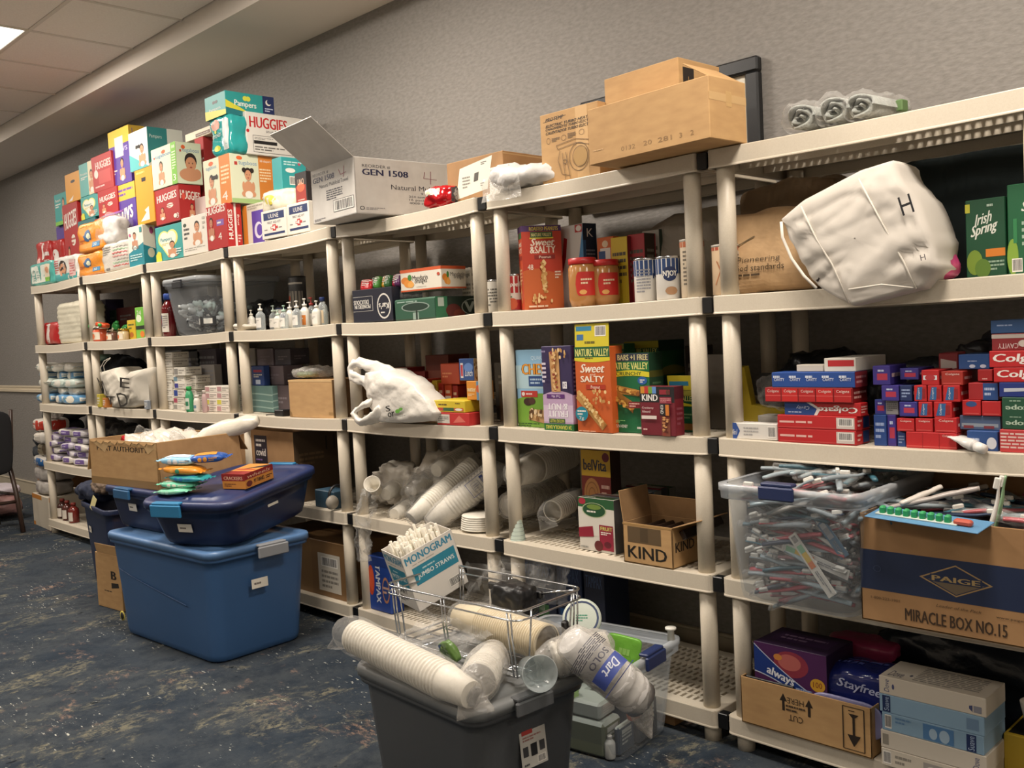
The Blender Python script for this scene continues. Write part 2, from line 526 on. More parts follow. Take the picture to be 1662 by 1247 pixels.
# ceiling: mineral tiles in a lay-in grid, gaps left for the light panels
TX0, TY0, TP = 0.133, -.485, .605
cells = {}
for (lx, ly, e) in PANELS:
    cells[(round((lx-TX0-.3)/TP), round((ly-TY0+.3)/-TP))] = (lx, ly)
g = G()
g.box(X1-X0, .07-Y0, .05, 'b9b0a4:m', .001, ((X0+X1)/2, (Y0+.07)/2, CEIL+.03))
nx0 = int((X0-TX0)/TP)-1
for i in range(nx0, int((X1-TX0)/TP)+1):
    xa, xb = max(X0, TX0+i*TP), min(X1, TX0+(i+1)*TP)
    if xb-xa < .02: continue
    for j in range(-1, 9):
        yb = min(.07, TY0-j*TP); ya = max(Y0, TY0-(j+1)*TP)
        if yb-ya < .02: continue
        if any(abs((xa+xb)/2-lx) < .12 and abs((ya+yb)/2-ly) < .12 for lx, ly, e in PANELS): continue
        g.box(xb-xa-.010, yb-ya-.010, .025, 'tile', .004, ((xa+xb)/2, (ya+yb)/2, CEIL+.004))
for i in range(nx0, int((X1-TX0)/TP)+2):
    x = TX0+i*TP
    if X0 < x < X1: g.box(.022, .07-Y0, .012, 'd9d0c6:m', .001, (x, (Y0+.07)/2, CEIL))
for j in range(0, 9):
    y = TY0-j*TP
    if y > Y0: g.box(X1-X0, .022, .012, 'd9d0c6:m', .001, ((X0+X1)/2, y, CEIL+.0005))
struct(g.build('ceiling'))
for n, (lx, ly, e) in enumerate(PANELS):
    t = thing('ceiling_light', 'bright square light panel set in the tiled ceiling', 'ceiling light', (lx, ly, CEIL), group='square light panels in the tiled ceiling')
    g = G(); a = .293
    for (x, y, w, d) in ((0, a, .60, .015), (0, -a, .60, .015), (a, 0, .015, .57), (-a, 0, .015, .57)):
        g.box(w, d, .012, 'd8d0c4:p', .002, (x, y, -.004))
    g.build('frame', t)
    G().box(.572, .572, .006, 'lamp', .001, (0, 0, .004)).build('diffuser', t)
# chair rail (two mouldings), skirting board
g = G()
for z, h, d in ((.935, .028, .02), (.975, .018, .014), (.953, .030, .010)):
    g.box(X1-X0, d, h, 'cdbfa6:p', .004, ((X0+X1)/2, WY-d/2, z))
struct(g.build('trim_2'))
g = G(); g.box(X1-X0, .016, .12, 'b7ac97:p', .004, ((X0+X1)/2, WY-.008, 0)); g.box(X1-X0, .022, .012, 'b7ac97:p', .004, ((X0+X1)/2, WY-.011, .115))
struct(g.build('baseboard_back'))
# black framed picture behind the cartons
t = thing('picture_frame', 'wide black picture frame with a cream mat hanging behind the tall cartons', 'picture frame', (4.02, WY-.02, 1.55))
g = G(); W_, H_, b_ = .78, .42, .05
for (x, z, w, h) in ((0, H_/2-b_/2, W_, b_), (0, -H_/2+b_/2, W_, b_), (-W_/2+b_/2, 0, b_, H_-2*b_), (W_/2-b_/2, 0, b_, H_-2*b_)):
    g.box(w, .034, h, '17181a:p', .006, (x, 0, z-h/2+.37))
g.build('frame', t)
G().box(W_-2*b_, .008, H_-2*b_, 'd8d2c2:m', .001, (0, .008, -H_/2+b_+.37)).build('mat_board', t)
G().box(W_-2*b_-.14, .004, H_-2*b_-.14, '6d7a78:m', .001, (0, .003, -H_/2+b_+.44)).build('print', t)
# ------------------------------------------------------------------ shelving units
ZK = [1.739, 1.327, .918, .509, .100]
XL = [-1.0142, -.0747, .8527, 1.7820, 2.7022, 3.6289, 4.5466]
UW, UD = .8808, .47
AP = .053
SAGS = [[.010, .007, .006, .005, .002], [.010, .007, .006, .004, .002], [.010, .007, .006, .004, .002], [.010, .007, .007, .004, .002],
        [.013, .010, .006, .004, .002], [.005, .004, .004, .003, .002], [.004, .003, .004, .003, .002]]
def sag(u, k, x):
    c = XL[u]+UW/2; t = min(1, abs(x-c)/(UW/2)); return SAGS[u][k]*(1-t*t)
def unit_of(x):
    for i in range(6, -1, -1):
        if x >= XL[i]-.02: return i
    return 0
def deckz(k, x):
    return ZK[k]-sag(unit_of(x), k, x)+.0005
_deck = {}
def deck_mesh(sg):
    if sg in _deck: return _deck[sg]
    g = G()
    hx, hy = UW/2, UD/2
    bend = lambda x: -sg*(1-(x/hx)**2)
    # slotted top plate
    rib = .018
    xs = [-hx+.045]; cols = []
    n = 33; p = (UW-.09)/n
    for i in range(n):
        a = -hx+.045+p*i
        cols.append((a+p*.26, a+p*.74, i != 16))
    rows = []
    for gi in range(3):
        for q in range(3):
            y = -hy+.040+gi*.135+q*.041
            rows.append((y, y+.033))
    bx = sorted(set([-hx+.004]+[c for t_ in cols for c in t_[:2]]+[hx-.004])); by = sorted(set([-hy+.004]+[c for t_ in rows for c in t_]+[hy-.004]))
    slot = set()
    for a, b, ok in cols:
        if not ok: continue
        for c, d in rows: slot.add((bx.index(a), by.index(c)))
    vid = {}
    vs = []; fs = []
    def V(i, j, lo):
        k = (i, j, lo)
        if k not in vid:
            vid[k] = len(vs); vs.append((bx[i], by[j], (-rib if lo else 0)+bend(bx[i])))
        return vid[k]
    nx, ny = len(bx)-1, len(by)-1
    for i in range(nx):
        for j in range(ny):
            if (i, j) in slot:
                fs.append((V(i, j, 0), V(i, j, 1), V(i+1, j, 1), V(i+1, j, 0)))
                fs.append((V(i+1, j, 0), V(i+1, j, 1), V(i+1, j+1, 1), V(i+1, j+1, 0)))
                fs.append((V(i+1, j+1, 0), V(i+1, j+1, 1), V(i, j+1, 1), V(i, j+1, 0)))
                fs.append((V(i, j+1, 0), V(i, j+1, 1), V(i, j, 1), V(i, j, 0)))
            else:
                fs.append((V(i, j, 0), V(i+1, j, 0), V(i+1, j+1, 0), V(i, j+1, 0)))
                fs.append((V(i, j, 1), V(i, j+1, 1), V(i+1, j+1, 1), V(i+1, j, 1)))
    g.add(vs, fs, 'shelf')
    # long stiffening ribs under the plate
    for y in (-hy+.167, -hy+.302):
        rg = []
        for q in range(13):
            x = -hx+.01+(UW-.02)*q/12; z = bend(x)-rib
            rg.append([(x, y-.003, z), (x, y+.003, z), (x, y+.003, z-.024), (x, y-.003, z-.024)])
        g.loft(rg, 'shelf', True, False)
    # apron ring with rounded corners and a bottom lip
    def ring(off, z):
        out = []; r = .018
        pts = []
        for cxs, cys, a0 in ((hx-r, hy-r, 0), (-hx+r, hy-r, PI/2), (-hx+r, -hy+r, PI), (hx-r, -hy+r, 1.5*PI)):
            for q in range(5):
                a = a0+PI/2*q/4; pts.append((cxs+(r+off)*math.cos(a), cys+(r+off)*math.sin(a)))
        full = []
        for a, b in zip(pts, pts[1:]+pts[:1]):
            full.append(a)
            if abs(a[0]-b[0]) > .3:
                for q in range(1, 12): full.append((a[0]+(b[0]-a[0])*q/12, a[1]))
        return [(x, y, z+bend(max(-hx, min(hx, x)))) for x, y in full]
    g.loft([ring(-.006, 0), ring(-.001, -.0008), ring(0, -.003), ring(0, -AP+.006), ring(.0015, -AP+.003), ring(.0015, -AP), ring(-.010, -AP), ring(-.010, -AP+.004), ring(-.004, -AP+.006), ring(-.004, -.002)], 'shelf', False, False)
    _deck[sg] = g.mesh('shelf_deck')
    return _deck[sg]
def post_mesh(h):
    g = G(); g.lathe([(.0255, 0), (.0255, h*.5), (.0255, h)], 'shelf', 20)
    return g.mesh('post')
PH = {}
UNIT_LABEL = ['leftmost beige resin shelving unit, with diaper packs on top and wipes below',
              'beige resin shelving unit second from the left, behind the open brown carton',
              'beige resin shelving unit third from the left, holding the lidded clear bin of small bottles',
              'beige resin shelving unit holding the pump bottles and the dark tissue boxes',
              'beige resin shelving unit holding the grocery bag and the heap of cup sleeves',
              'beige resin shelving unit holding the cereal bar boxes, its bottom shelf nearly empty',
              'rightmost beige resin shelving unit, with toothpaste boxes and the bin of toothbrushes']
for u in range(7):
    t = thing('storage_shelf', UNIT_LABEL[u], 'shelving unit', (XL[u]+UW/2, UD/2, 0), group='beige resin shelving units along the wall')
    for k in range(5):
        d = bpy.data.objects.new('shelf_deck', deck_mesh(SAGS[u][k])); COL.objects.link(d); d.parent = t; d.location = (0, 0, ZK[k])
        if u < 6:       # a plain black block filling the gap towards the next unit
            gap = XL[u+1]-XL[u]-UW
            c = G(); c.box(gap-.004, .03, AP-.007, '0d0e10:p', .002, (0, 0, 0)).build('gap_block', d, (UW/2+gap/2, -UD/2+.021, -AP+.004))
    for i, xx in enumerate((-UW/2+.041, UW/2-.036)):
        for yy in (-UD/2+.036, UD/2-.036):
            for k in range(5):
                zt = ZK[k]-.030; zb = ZK[k+1]-.001 if k < 4 else 0
                hh = round(zt-zb, 4)
                if hh not in PH: PH[hh] = post_mesh(hh)
                p_ = bpy.data.objects.new('post' if k < 4 else 'foot', PH[hh]); COL.objects.link(p_); p_.parent = t; p_.location = (xx, yy, zb)
# ------------------------------------------------------------------ placing things
def march(C, dr, px, lo=.002, hi=2.0):
    """distance from C along the ground direction dr at which column px is reached"""
    C = Vector(C); dr = Vector(dr)
    k = (px-831)/FPX; a = cr-cf*k
    den = a.dot(dr)
    t = -a.dot(C-CAM)/den if abs(den) > 1e-6 else lo
    return max(lo, min(hi, t))
def pbox(name, label, cat, cx, y0, zb, lx=None, rx=None, top=None, w=None, d=.2, h=None, yaw=0, col='cdc6b8', faces=None,
         front=(), right=(), topo=(), group=None, bev=.002, x1=None, roll=0, make=None):
    if x1 is None: x1 = sx(cx, y0, zb)
    C = Vector((x1, y0, zb))
    cw, sw = math.cos(yaw), math.sin(yaw)
    if lx is not None: w = march(C, (-cw, -sw, 0), lx, .01)
    if rx is not None: d = march(C, (-sw, cw, 0), rx, .01)
    if top is not None: h = max(.01, sz(top, x1, y0)-zb)
    cen = C + Vector((-w/2*cw-d/2*sw, -w/2*sw+d/2*cw, 0))
    if make: return make(w, d, h, cen, yaw)
    g = G(); g.box(w, d, h, col, bev, faces=faces)
    if front: g.art(box_frame(w, d, h, 'front'), front)
    if right: g.art(box_frame(w, d, h, 'right'), right)
    if topo: g.art(box_frame(w, d, h, 'top'), topo)
    o = g.build(name, None, cen, (roll, 0, yaw))
    tag(o, label, cat, group)
    o['_h'] = h
    return o, zb+h
# ------------------------------------------------------------------ shapes
def nz(p, s, seed=0):
    return noise.noise(Vector((p[0]*s+seed*13.1, p[1]*s+seed*7.7, p[2]*s+seed*3.3)))
def rg(p, s, seed=0):
    """creased noise: sharp folds"""
    return .5-abs(nz(p, s, seed))*2.2
class Soft:
    """plump wrapped pack: a rounded cube, wrinkled, optionally pinched at the ends of one axis"""
    def __init__(s, w, d, h, k=5, amp=.004, sc=18, pinch=0, seed=0, axis=0, fold=0):
        s.w, s.d, s.h, s.k, s.amp, s.sc, s.pinch, s.seed, s.axis = w, d, h, k, amp, sc, pinch, seed, axis
        s.fold = fold
    def pt(s, p, off=0):
        x, y, z = p
        mx = max(abs(x), abs(y), abs(z), 1e-6)
        nk = (abs(x)**s.k+abs(y)**s.k+abs(z)**s.k)**(1/s.k)
        q = [c*mx/nk for c in (x, y, z)]
        if s.pinch:
            e = abs(q[s.axis]); f = 1-s.pinch*e**5
            for i in (1, 2) if s.axis == 0 else ((0, 1) if s.axis == 2 else (0, 2)):
                if s.axis == 0 and i == 1: continue
                q[i] *= f
        v = Vector((q[0]*s.w/2, q[1]*s.d/2, q[2]*s.h/2))
        n = Vector((q[0]/s.w, q[1]/s.d, q[2]/s.h)).normalized()
        a = s.amp*(nz(v, s.sc, s.seed)+.5*nz(v, s.sc*2.3, s.seed+5))
        if s.fold: a += s.amp*.8*math.sin(v.z*s.fold+2*nz(v, 6, s.seed))
        v += n*(a+off)
        v.z += s.h/2
        return v
    def frame(s, side):
        f = {'front': lambda u, v: (2*u-1, -1, 2*v-1), 'right': lambda u, v: (1, 2*u-1, 2*v-1), 'top': lambda u, v: (2*u-1, 2*v-1, 1)}[side]
        return Frame(lambda u, v, n: s.pt(f(u, v), n), False, .0010, .0003)
    def geo(s, g, m, n=10, faces=None, sz_=(1, 1, 1)):
        faces = faces or {}
        names = {(0, 1): 'right', (0, -1): 'left', (1, 1): 'back', (1, -1): 'front', (2, 1): 'top', (2, -1): 'bottom'}
        idx = {}; vs = []; fs = []; ms = []
        for ax in range(3):
            for sg in (-1, 1):
                u, v = [(1, 2), (2, 0), (0, 1)][ax]
                for i in range(n):
                    for j in range(n):
                        f = []
                        for a, b in ((i, j), (i+1, j), (i+1, j+1), (i, j+1)):
                            k = [0, 0, 0]; k[ax] = sg*n; k[u] = 2*a-n; k[v] = 2*b-n; k = tuple(k)
                            if k not in idx: idx[k] = len(vs); vs.append(s.pt([c/n for c in k]))
                            f.append(idx[k])
                        fs.append(tuple(f) if sg > 0 else tuple(reversed(f))); ms.append(faces.get(names[(ax, sg)], m))
        g.add(vs, fs, ms, True)
        return g
def soft_pack(name, label, cat, w, d, h, loc, rot=(0, 0, 0), m='d8d2c6:f', front=(), right=(), topo=(), group=None, n=12, faces=None, fins=None, parent=None, **kw):
    s = Soft(w, d, h, **kw); g = G(); s.geo(g, m, n, faces)
    for side, ops in (('front', front), ('right', right), ('top', topo)):
        if ops: g.art(s.frame(side), ops)
    o = g.build(name, parent, loc, rot)
    if fins:       # flat crimped ends
        for sg in (-1, 1):
            f = G(); N = 14; vs = []; fs = []
            for i in range(N+1):
                y = -d/2*.92+d*.92*i/N
                for j in range(3): vs.append((sg*(w/2-.006+.009*j), y, h/2+(.0025*math.sin(i*1.9+j) if j else 0)))
            for i in range(N):
                for j in range(2): b = i*3+j; fs.append((b, b+3, b+4, b+1))
            f.add(vs, fs, fins, True).build('crimped_end', o)
    return tag(o, label, cat, group) if label else o
def ppack(name, label, cat, cx, y0, zb, lx=None, rx=None, top=None, w=None, d=.15, h=None, yaw=0, **kw):
    def mk(w, d, h, cen, yaw):
        return soft_pack(name, label, cat, w, d, h, cen, (0, 0, yaw), **kw), cen.z+h
    return pbox(name, label, cat, cx, y0, zb, lx, rx, top, w, d, h, yaw, make=mk)
def carton(name, label, cat, w, d, h, loc, yaw=0, m='card', min_='cardin', flaps=(), front=(), right=(), group=None, t=.004, lowfront=None, tilt=(0, 0), fl=None):
    """open box; flaps: (side, angle from vertical outwards in degrees, length)"""
    r = thing(name, label, cat, loc, (tilt[0], tilt[1], yaw), group)
    g = G()
    g.box(w, d, t, m, .0005)
    for sgn in (-1, 1):
        g.box(t, d, h, m, .001, (sgn*(w-t)/2, 0, 0), {'left' if sgn > 0 else 'right': min_})
        g.box(w, t, h, m, .001, (0, sgn*(d-t)/2, 0), {'front' if sgn > 0 else 'back': min_})
    if front: g.art(box_frame(w, d, h, 'front'), front)
    if right: g.art(box_frame(w, d, h, 'right'), right)
    g.build('body', r)
    for side, ang, ln in flaps:
        f = G(); L = w if side in ('front', 'back') else d
        f.box(L-.004, t*.8, ln, m, .001, (0, 0, 0), {'back': min_})     # built for the front side: inner face looks back
        o = f.build('flap', r)
        a = R(ang)
        if side == 'front': o.location = (0, -d/2+t/2, h-.001); o.rotation_euler = (a, 0, 0)
        if side == 'back': o.location = (0, d/2-t/2, h-.001); o.rotation_euler = (a, 0, PI)
        if side == 'right': o.location = (w/2-t/2, 0, h-.001); o.rotation_euler = (a, 0, PI/2)
        if side == 'left': o.location = (-w/2+t/2, 0, h-.001); o.rotation_euler = (a, 0, -PI/2)
    return r
def rrect(hx, hy, r, z, n=5, sub=0):
    pts = []
    r = min(r, hx*.98, hy*.98)
    for cx, cy, a0 in ((hx-r, hy-r, 0), (-hx+r, hy-r, PI/2), (-hx+r, -hy+r, PI), (hx-r, -hy+r, 1.5*PI)):
        for q in range(n):
            a = a0+PI/2*q/(n-1); pts.append((cx+r*math.cos(a), cy+r*math.sin(a), z))
    return pts
def tote_geo(w, d, h, m, taper=.82, r=.05, t=.003, rim=.022, rimh=.03, ribs=False, hollow=True):
    g = G()
    f = lambda z: taper+(1-taper)*(z/h)
    def ring(z, off=0): s = f(z); return rrect(w/2*s+off, d/2*s+off, r, z)
    rings = [ring(0, -.012), ring(.008, -.002), ring(.03)]
    for q in (.3, .5, .62): rings.append(ring(h*q))
    if ribs: rings += [ring(h*.66), ring(h*.665, .006), ring(h*.82, .006), ring(h-rimh)]
    else: rings += [ring(h*.85), ring(h-rimh)]
    rings += [ring(h-rimh, rim), ring(h-rimh+.006, rim), ring(h-.004, rim), ring(h, rim-.003), ring(h, .002)]
    if hollow:
        rings += [ring(h-.01, -t), ring(h*.5, -t), ring(t+.02, -t-.004), ring(t, -.03)]
    g.loft(rings, m, True, True)
    return g
def lid_geo(w, d, m, r=.05, h=.03, over=.012, dome=.006, inset=.03):
    g = G(); W, D = w/2+over, d/2+over
    rg = [rrect(W-.004, D-.004, r, .002), rrect(W, D, r, 0), rrect(W, D, r, h*.75), rrect(W-.004, D-.004, r, h), rrect(W-inset, D-inset, r*.8, h),
          rrect(W-inset-.006, D-inset-.006, r*.8, h-.007), rrect(W-inset-.05, D-inset-.05, r*.6, h-.007), rrect(W-inset-.056, D-inset-.056, r*.6, h-.001), rrect(W*.3, D*.3, r*.3, h-.001+dome*.3)]
    g.loft(rg, m, True, True)
    return g
def latch(parent, x, y, z, ang, m, L=.14, hh=.05):
    g = G(); g.box(L, .012, hh, m, .004, (0, -.006, -hh*.75)); g.box(L*.9, .03, .010, m, .003, (0, .008, hh*.22))
    return g.build('latch', parent, (x, y, z), (0, 0, ang))
def sticker(parent, w, h, loc, rot, name='paper_label', ops=(('l', .15, .3, .85, .7, 1, '6b6460'),), col='d9d3c6'):
    g = G(); g.box(w, .0008, h, col, .0002, (0, 0, -h/2))
    g.art(plane_frame((-w/2, -.0005, -h/2), (w, 0, 0), (0, 0, h)), ops)
    return g.build(name, parent, loc, rot)
def path_frames(pts):
    out = []; up = None
    for i, p in enumerate(pts):
        a = pts[max(0, i-1)]; b = pts[min(len(pts)-1, i+1)]
        t = (b-a).normalized()
        if up is None: up = Vector((0, 0, 1)) if abs(t.z) < .9 else Vector((0, 1, 0))
        x = t.cross(up).normalized(); y = x.cross(t).normalized(); up = y
        out.append((p, x, y, t))
    return out
def skin(g, pts, rad, m, n=20, amp=0, sc=15, seed=0, sm=True, ends=True, ripple=0):
    """crumpled loft along pts with radii (a,b)"""
    pts = [Vector(p) for p in pts]; rings = []
    for (p, x, y, t), r in zip(path_frames(pts), rad):
        a, b = r if isinstance(r, tuple) else (r, r)
        ring = []
        for k in range(n):
            an = 2*PI*k/n
            q = p+x*a*math.cos(an)+y*b*math.sin(an)
            dr = (x*math.cos(an)+y*math.sin(an))
            q = q+dr*(amp*(nz(q, sc*.7, seed)*.9+.55*rg(q, sc*1.3, seed+3)+.3*rg(q, sc*3, seed+6)) + ripple*math.sin(an*7+seed)*min(a, b))
            ring.append(q)
        rings.append(ring)
    g.loft(rings, m, ends, sm)
    return g
def resample(pts, rad, n):
    P = [Vector(p) for p in pts]; Rr = [(r if isinstance(r, tuple) else (r, r)) for r in rad]; out = []; ro = []
    for i in range(n):
        t = i/(n-1)*(len(P)-1); k = min(int(t), len(P)-2); f = t-k
        p0 = P[max(0, k-1)]; p1 = P[k]; p2 = P[k+1]; p3 = P[min(len(P)-1, k+2)]
        out.append(.5*((2*p1)+(-p0+p2)*f+(2*p0-5*p1+4*p2-p3)*f*f+(-p0+3*p1-3*p2+p3)*f**3))
        f2 = f*f*(3-2*f)
        ro.append(tuple(Rr[k][j]*(1-f2)+Rr[k+1][j]*f2 for j in (0, 1)))
    return out, ro
def cups_geo(L, r0, pitch, m='cup', open_end=True, taper=.985, n=24):
    """a sleeve of nested cups along +X: rim after rim"""
    g = G(); N = max(3, int(L/pitch)); prof = []
    cup_h = r0*2.1
    prof.append((r0*.68, -cup_h)); prof.append((r0*.70, -cup_h)); prof.append((r0*.94, -.004))
    for i in range(N):
        z = i*pitch
        prof += [(r0*.90, z), (r0*.99, z+pitch*.04), (r0*1.0, z+pitch*.10), (r0*1.0, z+pitch*.42), (r0*.99, z+pitch*.48), (r0*.90, z+pitch*.54)]
    z = N*pitch
    prof += [(r0*.93, z)]
    if open_end: prof += [(r0*.70, z-cup_h*.85), (0.0001, z-cup_h*.85)]
    g.lathe(prof, m, n, xf=Matrix.Rotation(PI/2, 4, 'Y'))
    return g, N*pitch
def cup_sleeve(label, a, b, r0, pitch=.012, group=None, bag='film', bagr=1.12, tail=.07, seed=0, printed=(), cat='cups', bagname='plastic_sleeve', tail2=0, m='cup', taper=.0):
    """nested cups from point a (bottoms) to point b (open rims) in a thin plastic sleeve"""
    a, b = Vector(a), Vector(b); dv = b-a; L = dv.length
    q = dv.to_track_quat('X', 'Z')
    r = thing('cup_sleeve', label, cat, a, q.to_euler(), group)
    cup_h = r0*2.1
    g, l2 = cups_geo(L-cup_h, r0, pitch, m)
    g.build('nested_cups', r, (cup_h, 0, 0))
    if bag:
        s = G(); R_ = r0*bagr
        pts = [(-.02-tail2, 0, 0), (-.012, 0, 0), (0, 0, 0), (L*.25, 0, 0), (L*.5, 0, 0), (L*.75, 0, 0), (L*.95, 0, 0), (L+.02, 0, -.005), (L+.02+tail*.6, .0, -.02), (L+.02+tail, .01, -.05)]
        rad = [r0*.15 if not tail2 else (r0*.9, r0*.3), r0*.5, r0*.85, R_, R_*1.03, R_, R_*1.02, R_*.9, (R_*.7, R_*.4), (R_*.9, R_*.2)]
        p2, r2 = resample(pts, rad, 30)
        skin(s, p2, r2, bag, 22, r0*.10, 14/r0*.05, seed)
        s.build(bagname, r)
    for w_, x0_, a_, ops in printed:
        pass
    return r
def crumple_blob(name, label, cat, w, d, h, loc, m, seed=0, amp=.35, sc=5, rot=(0, 0, 0), group=None, k=3, n=16, parent=None, kind=None, sharp=True):
    s = Soft(w, d, h, k=k, amp=min(w, d, h)*amp, sc=sc/max(w, d, h)*1.0, seed=seed)
    g = G(); s.geo(g, m, n)
    if sharp:
        g.v = [tuple(Vector(v)+Vector((nz(v, 45, seed), nz(v, 45, seed+1), nz(v, 45, seed+2)))*min(w, d, h)*.05) for v in g.v]
    zmin = min(v[2] for v in g.v); g.v = [(x, y, z-zmin) for x, y, z in g.v]
    o = g.build(name, parent, loc, rot)
    return tag(o, label, cat, group, kind) if label else o
def flat_sheet(g, c, u, v, m, nu=12, nv=12, amp=.01, sc=10, seed=0, hole=None):
    c, u, v = Vector(c), Vector(u), Vector(v); n = u.cross(v).normalized(); vs = []; fs = []
    for i in range(nu+1):
        for j in range(nv+1):
            p = c+u*(i/nu)+v*(j/nv); vs.append(p+n*amp*(nz(p, sc, seed)+.5*nz(p, sc*2.5, seed)))
    for i in range(nu):
        for j in range(nv):
            b = i*(nv+1)+j; fs.append((b, b+nv+1, b+nv+2, b+1))
    g.add(vs, fs, m, True)
    return g
def bottle(name, label, cat, loc, r, h, m, cap='d8d4cc:p', group=None, pump=False, lab=None, ops=(), neck=.35, sy=1, yaw=0, capr=None, shoulder=.72, fill=None, caph=.14):
    root = thing(name, label, cat, loc, (0, 0, yaw), group)
    H = h*(1-caph) if not pump else h*.68
    g = G(); g.lathe([(r*.9, 0), (r, .004), (r, H*shoulder), (r*.93, H*(shoulder+.07)), (r*neck*1.3, H*.93), (r*neck, H*.95), (r*neck, H)], m, 18, sy=sy)
    g.build('body', root)
    c = G(); cr_ = (capr or neck*1.35)*r
    if pump:
        c.lathe([(r*neck*1.2, 0), (r*neck*1.25, h*.07), (r*.12, h*.08), (r*.12, h*.2), (r*.3, h*.205), (r*.3, h*.24), (0.0001, h*.25)], cap, 14)
        c.box(r*1.1, r*.32, h*.03, cap, .001, (r*.45, 0, h*.215)); c.build('pump', root, (0, 0, H-.002), (0, 0, rnd.uniform(2.4, 3.6)))
    else:
        c.lathe([(cr_, 0), (cr_, h*caph*.9), (cr_*.9, h*caph), (0.0001, h*caph)], cap, 16); c.build('cap', root, (0, 0, H-.003))
    if lab:
        l = G(); fr = cyl_frame(r, H*.5, H*.12); ell = sy
        def fn(u, v, n, fr=fr):
            p = fr.fn(u, v, n); return Vector((p.x, p.y*ell, p.z))
        l.art(Frame(fn, False, .0008, .0003), [('r', .12, 0, .88, 1, lab)]+list(ops)); l.build('label', root)
    return root
def can(name, label, cat, loc, r, h, m, ops, rim='b9bbbd:k', topm=None, group=None, yaw=0, r2=None, lidname='rim'):
    root = thing(name, label, cat, loc, (0, 0, yaw), group)
    r2 = r2 or r
    g = G(); g.lathe([(r*.96, 0), (r, .003), (r2, h-.003), (r2*.96, h)], m, 32)
    g.art(cyl_frame(r, h-.006, .003, -PI/2-1.6, -PI/2+1.6, r2), ops)
    g.build('body', root)
    c = G(); c.lathe([(r2*.97, -.003), (r2*1.02, -.001), (r2*1.02, .004), (r2*.95, .0045), (r2*.93, .001), (.0001, .0012)], rim, 32)
    c.build(lidname, root, (0, 0, h))
    return root
# ---- little printed pictures
SKIN, SKIN2, HAIR = 'c98f6b', 'a86a48', '2a1d18'
def baby(u, v, s, a=1.0, skin=SKIN, hair=HAIR, sit=True):
    """a simple printed infant; s = height, a = face aspect h/w"""
    w = s*a
    return [('e', u, v+s*.30, w*.26, s*.26, skin), ('e', u-w*.24, v+s*.14, w*.13, s*.09, skin), ('e', u+w*.24, v+s*.14, w*.13, s*.09, skin),
            ('e', u, v+s*.12, w*.2, s*.12, 'e2ddd3'), ('e', u-w*.25, v+s*.38, w*.08, s*.16, skin), ('e', u+w*.25, v+s*.38, w*.08, s*.16, skin),
            ('e', u, v+s*.80, w*.19, s*.19, hair), ('e', u, v+s*.74, w*.17, s*.17, skin), ('e', u-w*.06, v+s*.76, w*.018, s*.018, hair), ('e', u+w*.06, v+s*.76, w*.018, s*.018, hair), ('e', u, v+s*.66, w*.05, s*.018, '9c4a3c')]
def handle(u, v, w=.16, h=.035): return [('e', u-w*.7, v, h*1.2, h*1.4, '1b1614'), ('r', u-w*.7, v-h, u+w*.7, v+h, '1b1614'), ('e', u+w*.7, v, h*1.2, h*1.4, '1b1614')]
def peanuts(u0, v0, u1, v1, n, seed=1, cols=('d9b074', 'c79a5c', 'e6c48c', 'b98a4e'), s=.03, a=1):
    r = random.Random(seed); out = []
    for i in range(n):
        t = r.random(); q = r.random()
        out.append(('e', u0+(u1-u0)*t, v0+(v1-v0)*q, s*r.uniform(.7, 1.2), s*a*r.uniform(.5, .9), r.choice(cols)))
    return out
# ------------------------------------------------------------------ diaper boxes and packs on the top shelves
W_ = 'e3ddd2'
def A_hug(sub='', num='', y=.62, col='e6e0d8'):
    o = [('t', 'HUGGIES', .1, y, .9, y+.2, col, {'b': .03, 'slope': .04})]
    o += [('e', .62, y-.14, .14, .07, 'e0d6c8'), ('l', .48, y-.2, .76, y-.1, 2, 'a3352c')]
    o += baby(.3, .12, .36, .9)
    if num: o += [('e', .82, .16, .07, .06, 'e0d6c8'), ('t', num, .88, .08, .96, .22, 'e6e0d8')]
    return o
def A_tug(acc, num, side='l', a=1.0):
    u = .38 if side == 'l' else .40
    o = [('e', .5, .86, .08, .045, 'd9622f'), ('t', 'tugaboos', .16, .72, .80, .83, '5b86ad', {'b': .02}), ('r', .10, .745, .145, .79, 'b23b35')]
    o += baby(u, .06, .60, a*.75)
    o += [('r', .80, 0, 1, 1, acc), ('t', num, .84, .08, .95, .24, 'e9e4da'), ('t', '88', .84, .86, .96, .93, 'e9e4da'), ('l', .83, .35, .97, .8, 7, 'd8e6c4')]
    return o
def A_pamp(heart=True, a=1.0):
    o = []
    if heart: o += [('e', .32, .62, .22, .24, 'e3dc7a'), ('e', .62, .62, .22, .24, 'e3dc7a'), ('p', [(.12, .55), (.47, .06), (.83, .55)], 'e3dc7a'),
                    ('e', .33, .62, .18, .2, 'e8e4d2'), ('e', .6, .62, .18, .2, 'e8e4d2'), ('p', [(.16, .55), (.47, .13), (.77, .55)], 'e8e4d2')]
    o += [('t', 'Pampers', .2, .52, .62, .66, '2b8f93', {'b': .02}), ('l', .24, .42, .5, .5, 2, 'c4b94a')]
    o += baby(.62, .04, .5, a)
    o += [('p', [(0, 0), (.22, 0), (.2, .25), (.1, .3), (0, .2)], 'd9d23c'), ('l', .75, .1, .95, .3, 3, 'cfe3df')]
    return o
def A_luv(y=.5):
    return [('r', 0, .82, 1, 1, 'd9b13a'), ('l', .1, .86, .9, .96, 2, '6a4a9a'), ('t', 'Luvs', .2, y, .85, y+.22, W_, {'b': .03, 'slope': .05}), ('l', .3, y-.1, .8, y-.03, 1, 'c9bfe0')]+baby(.6, .03, .4, .9)
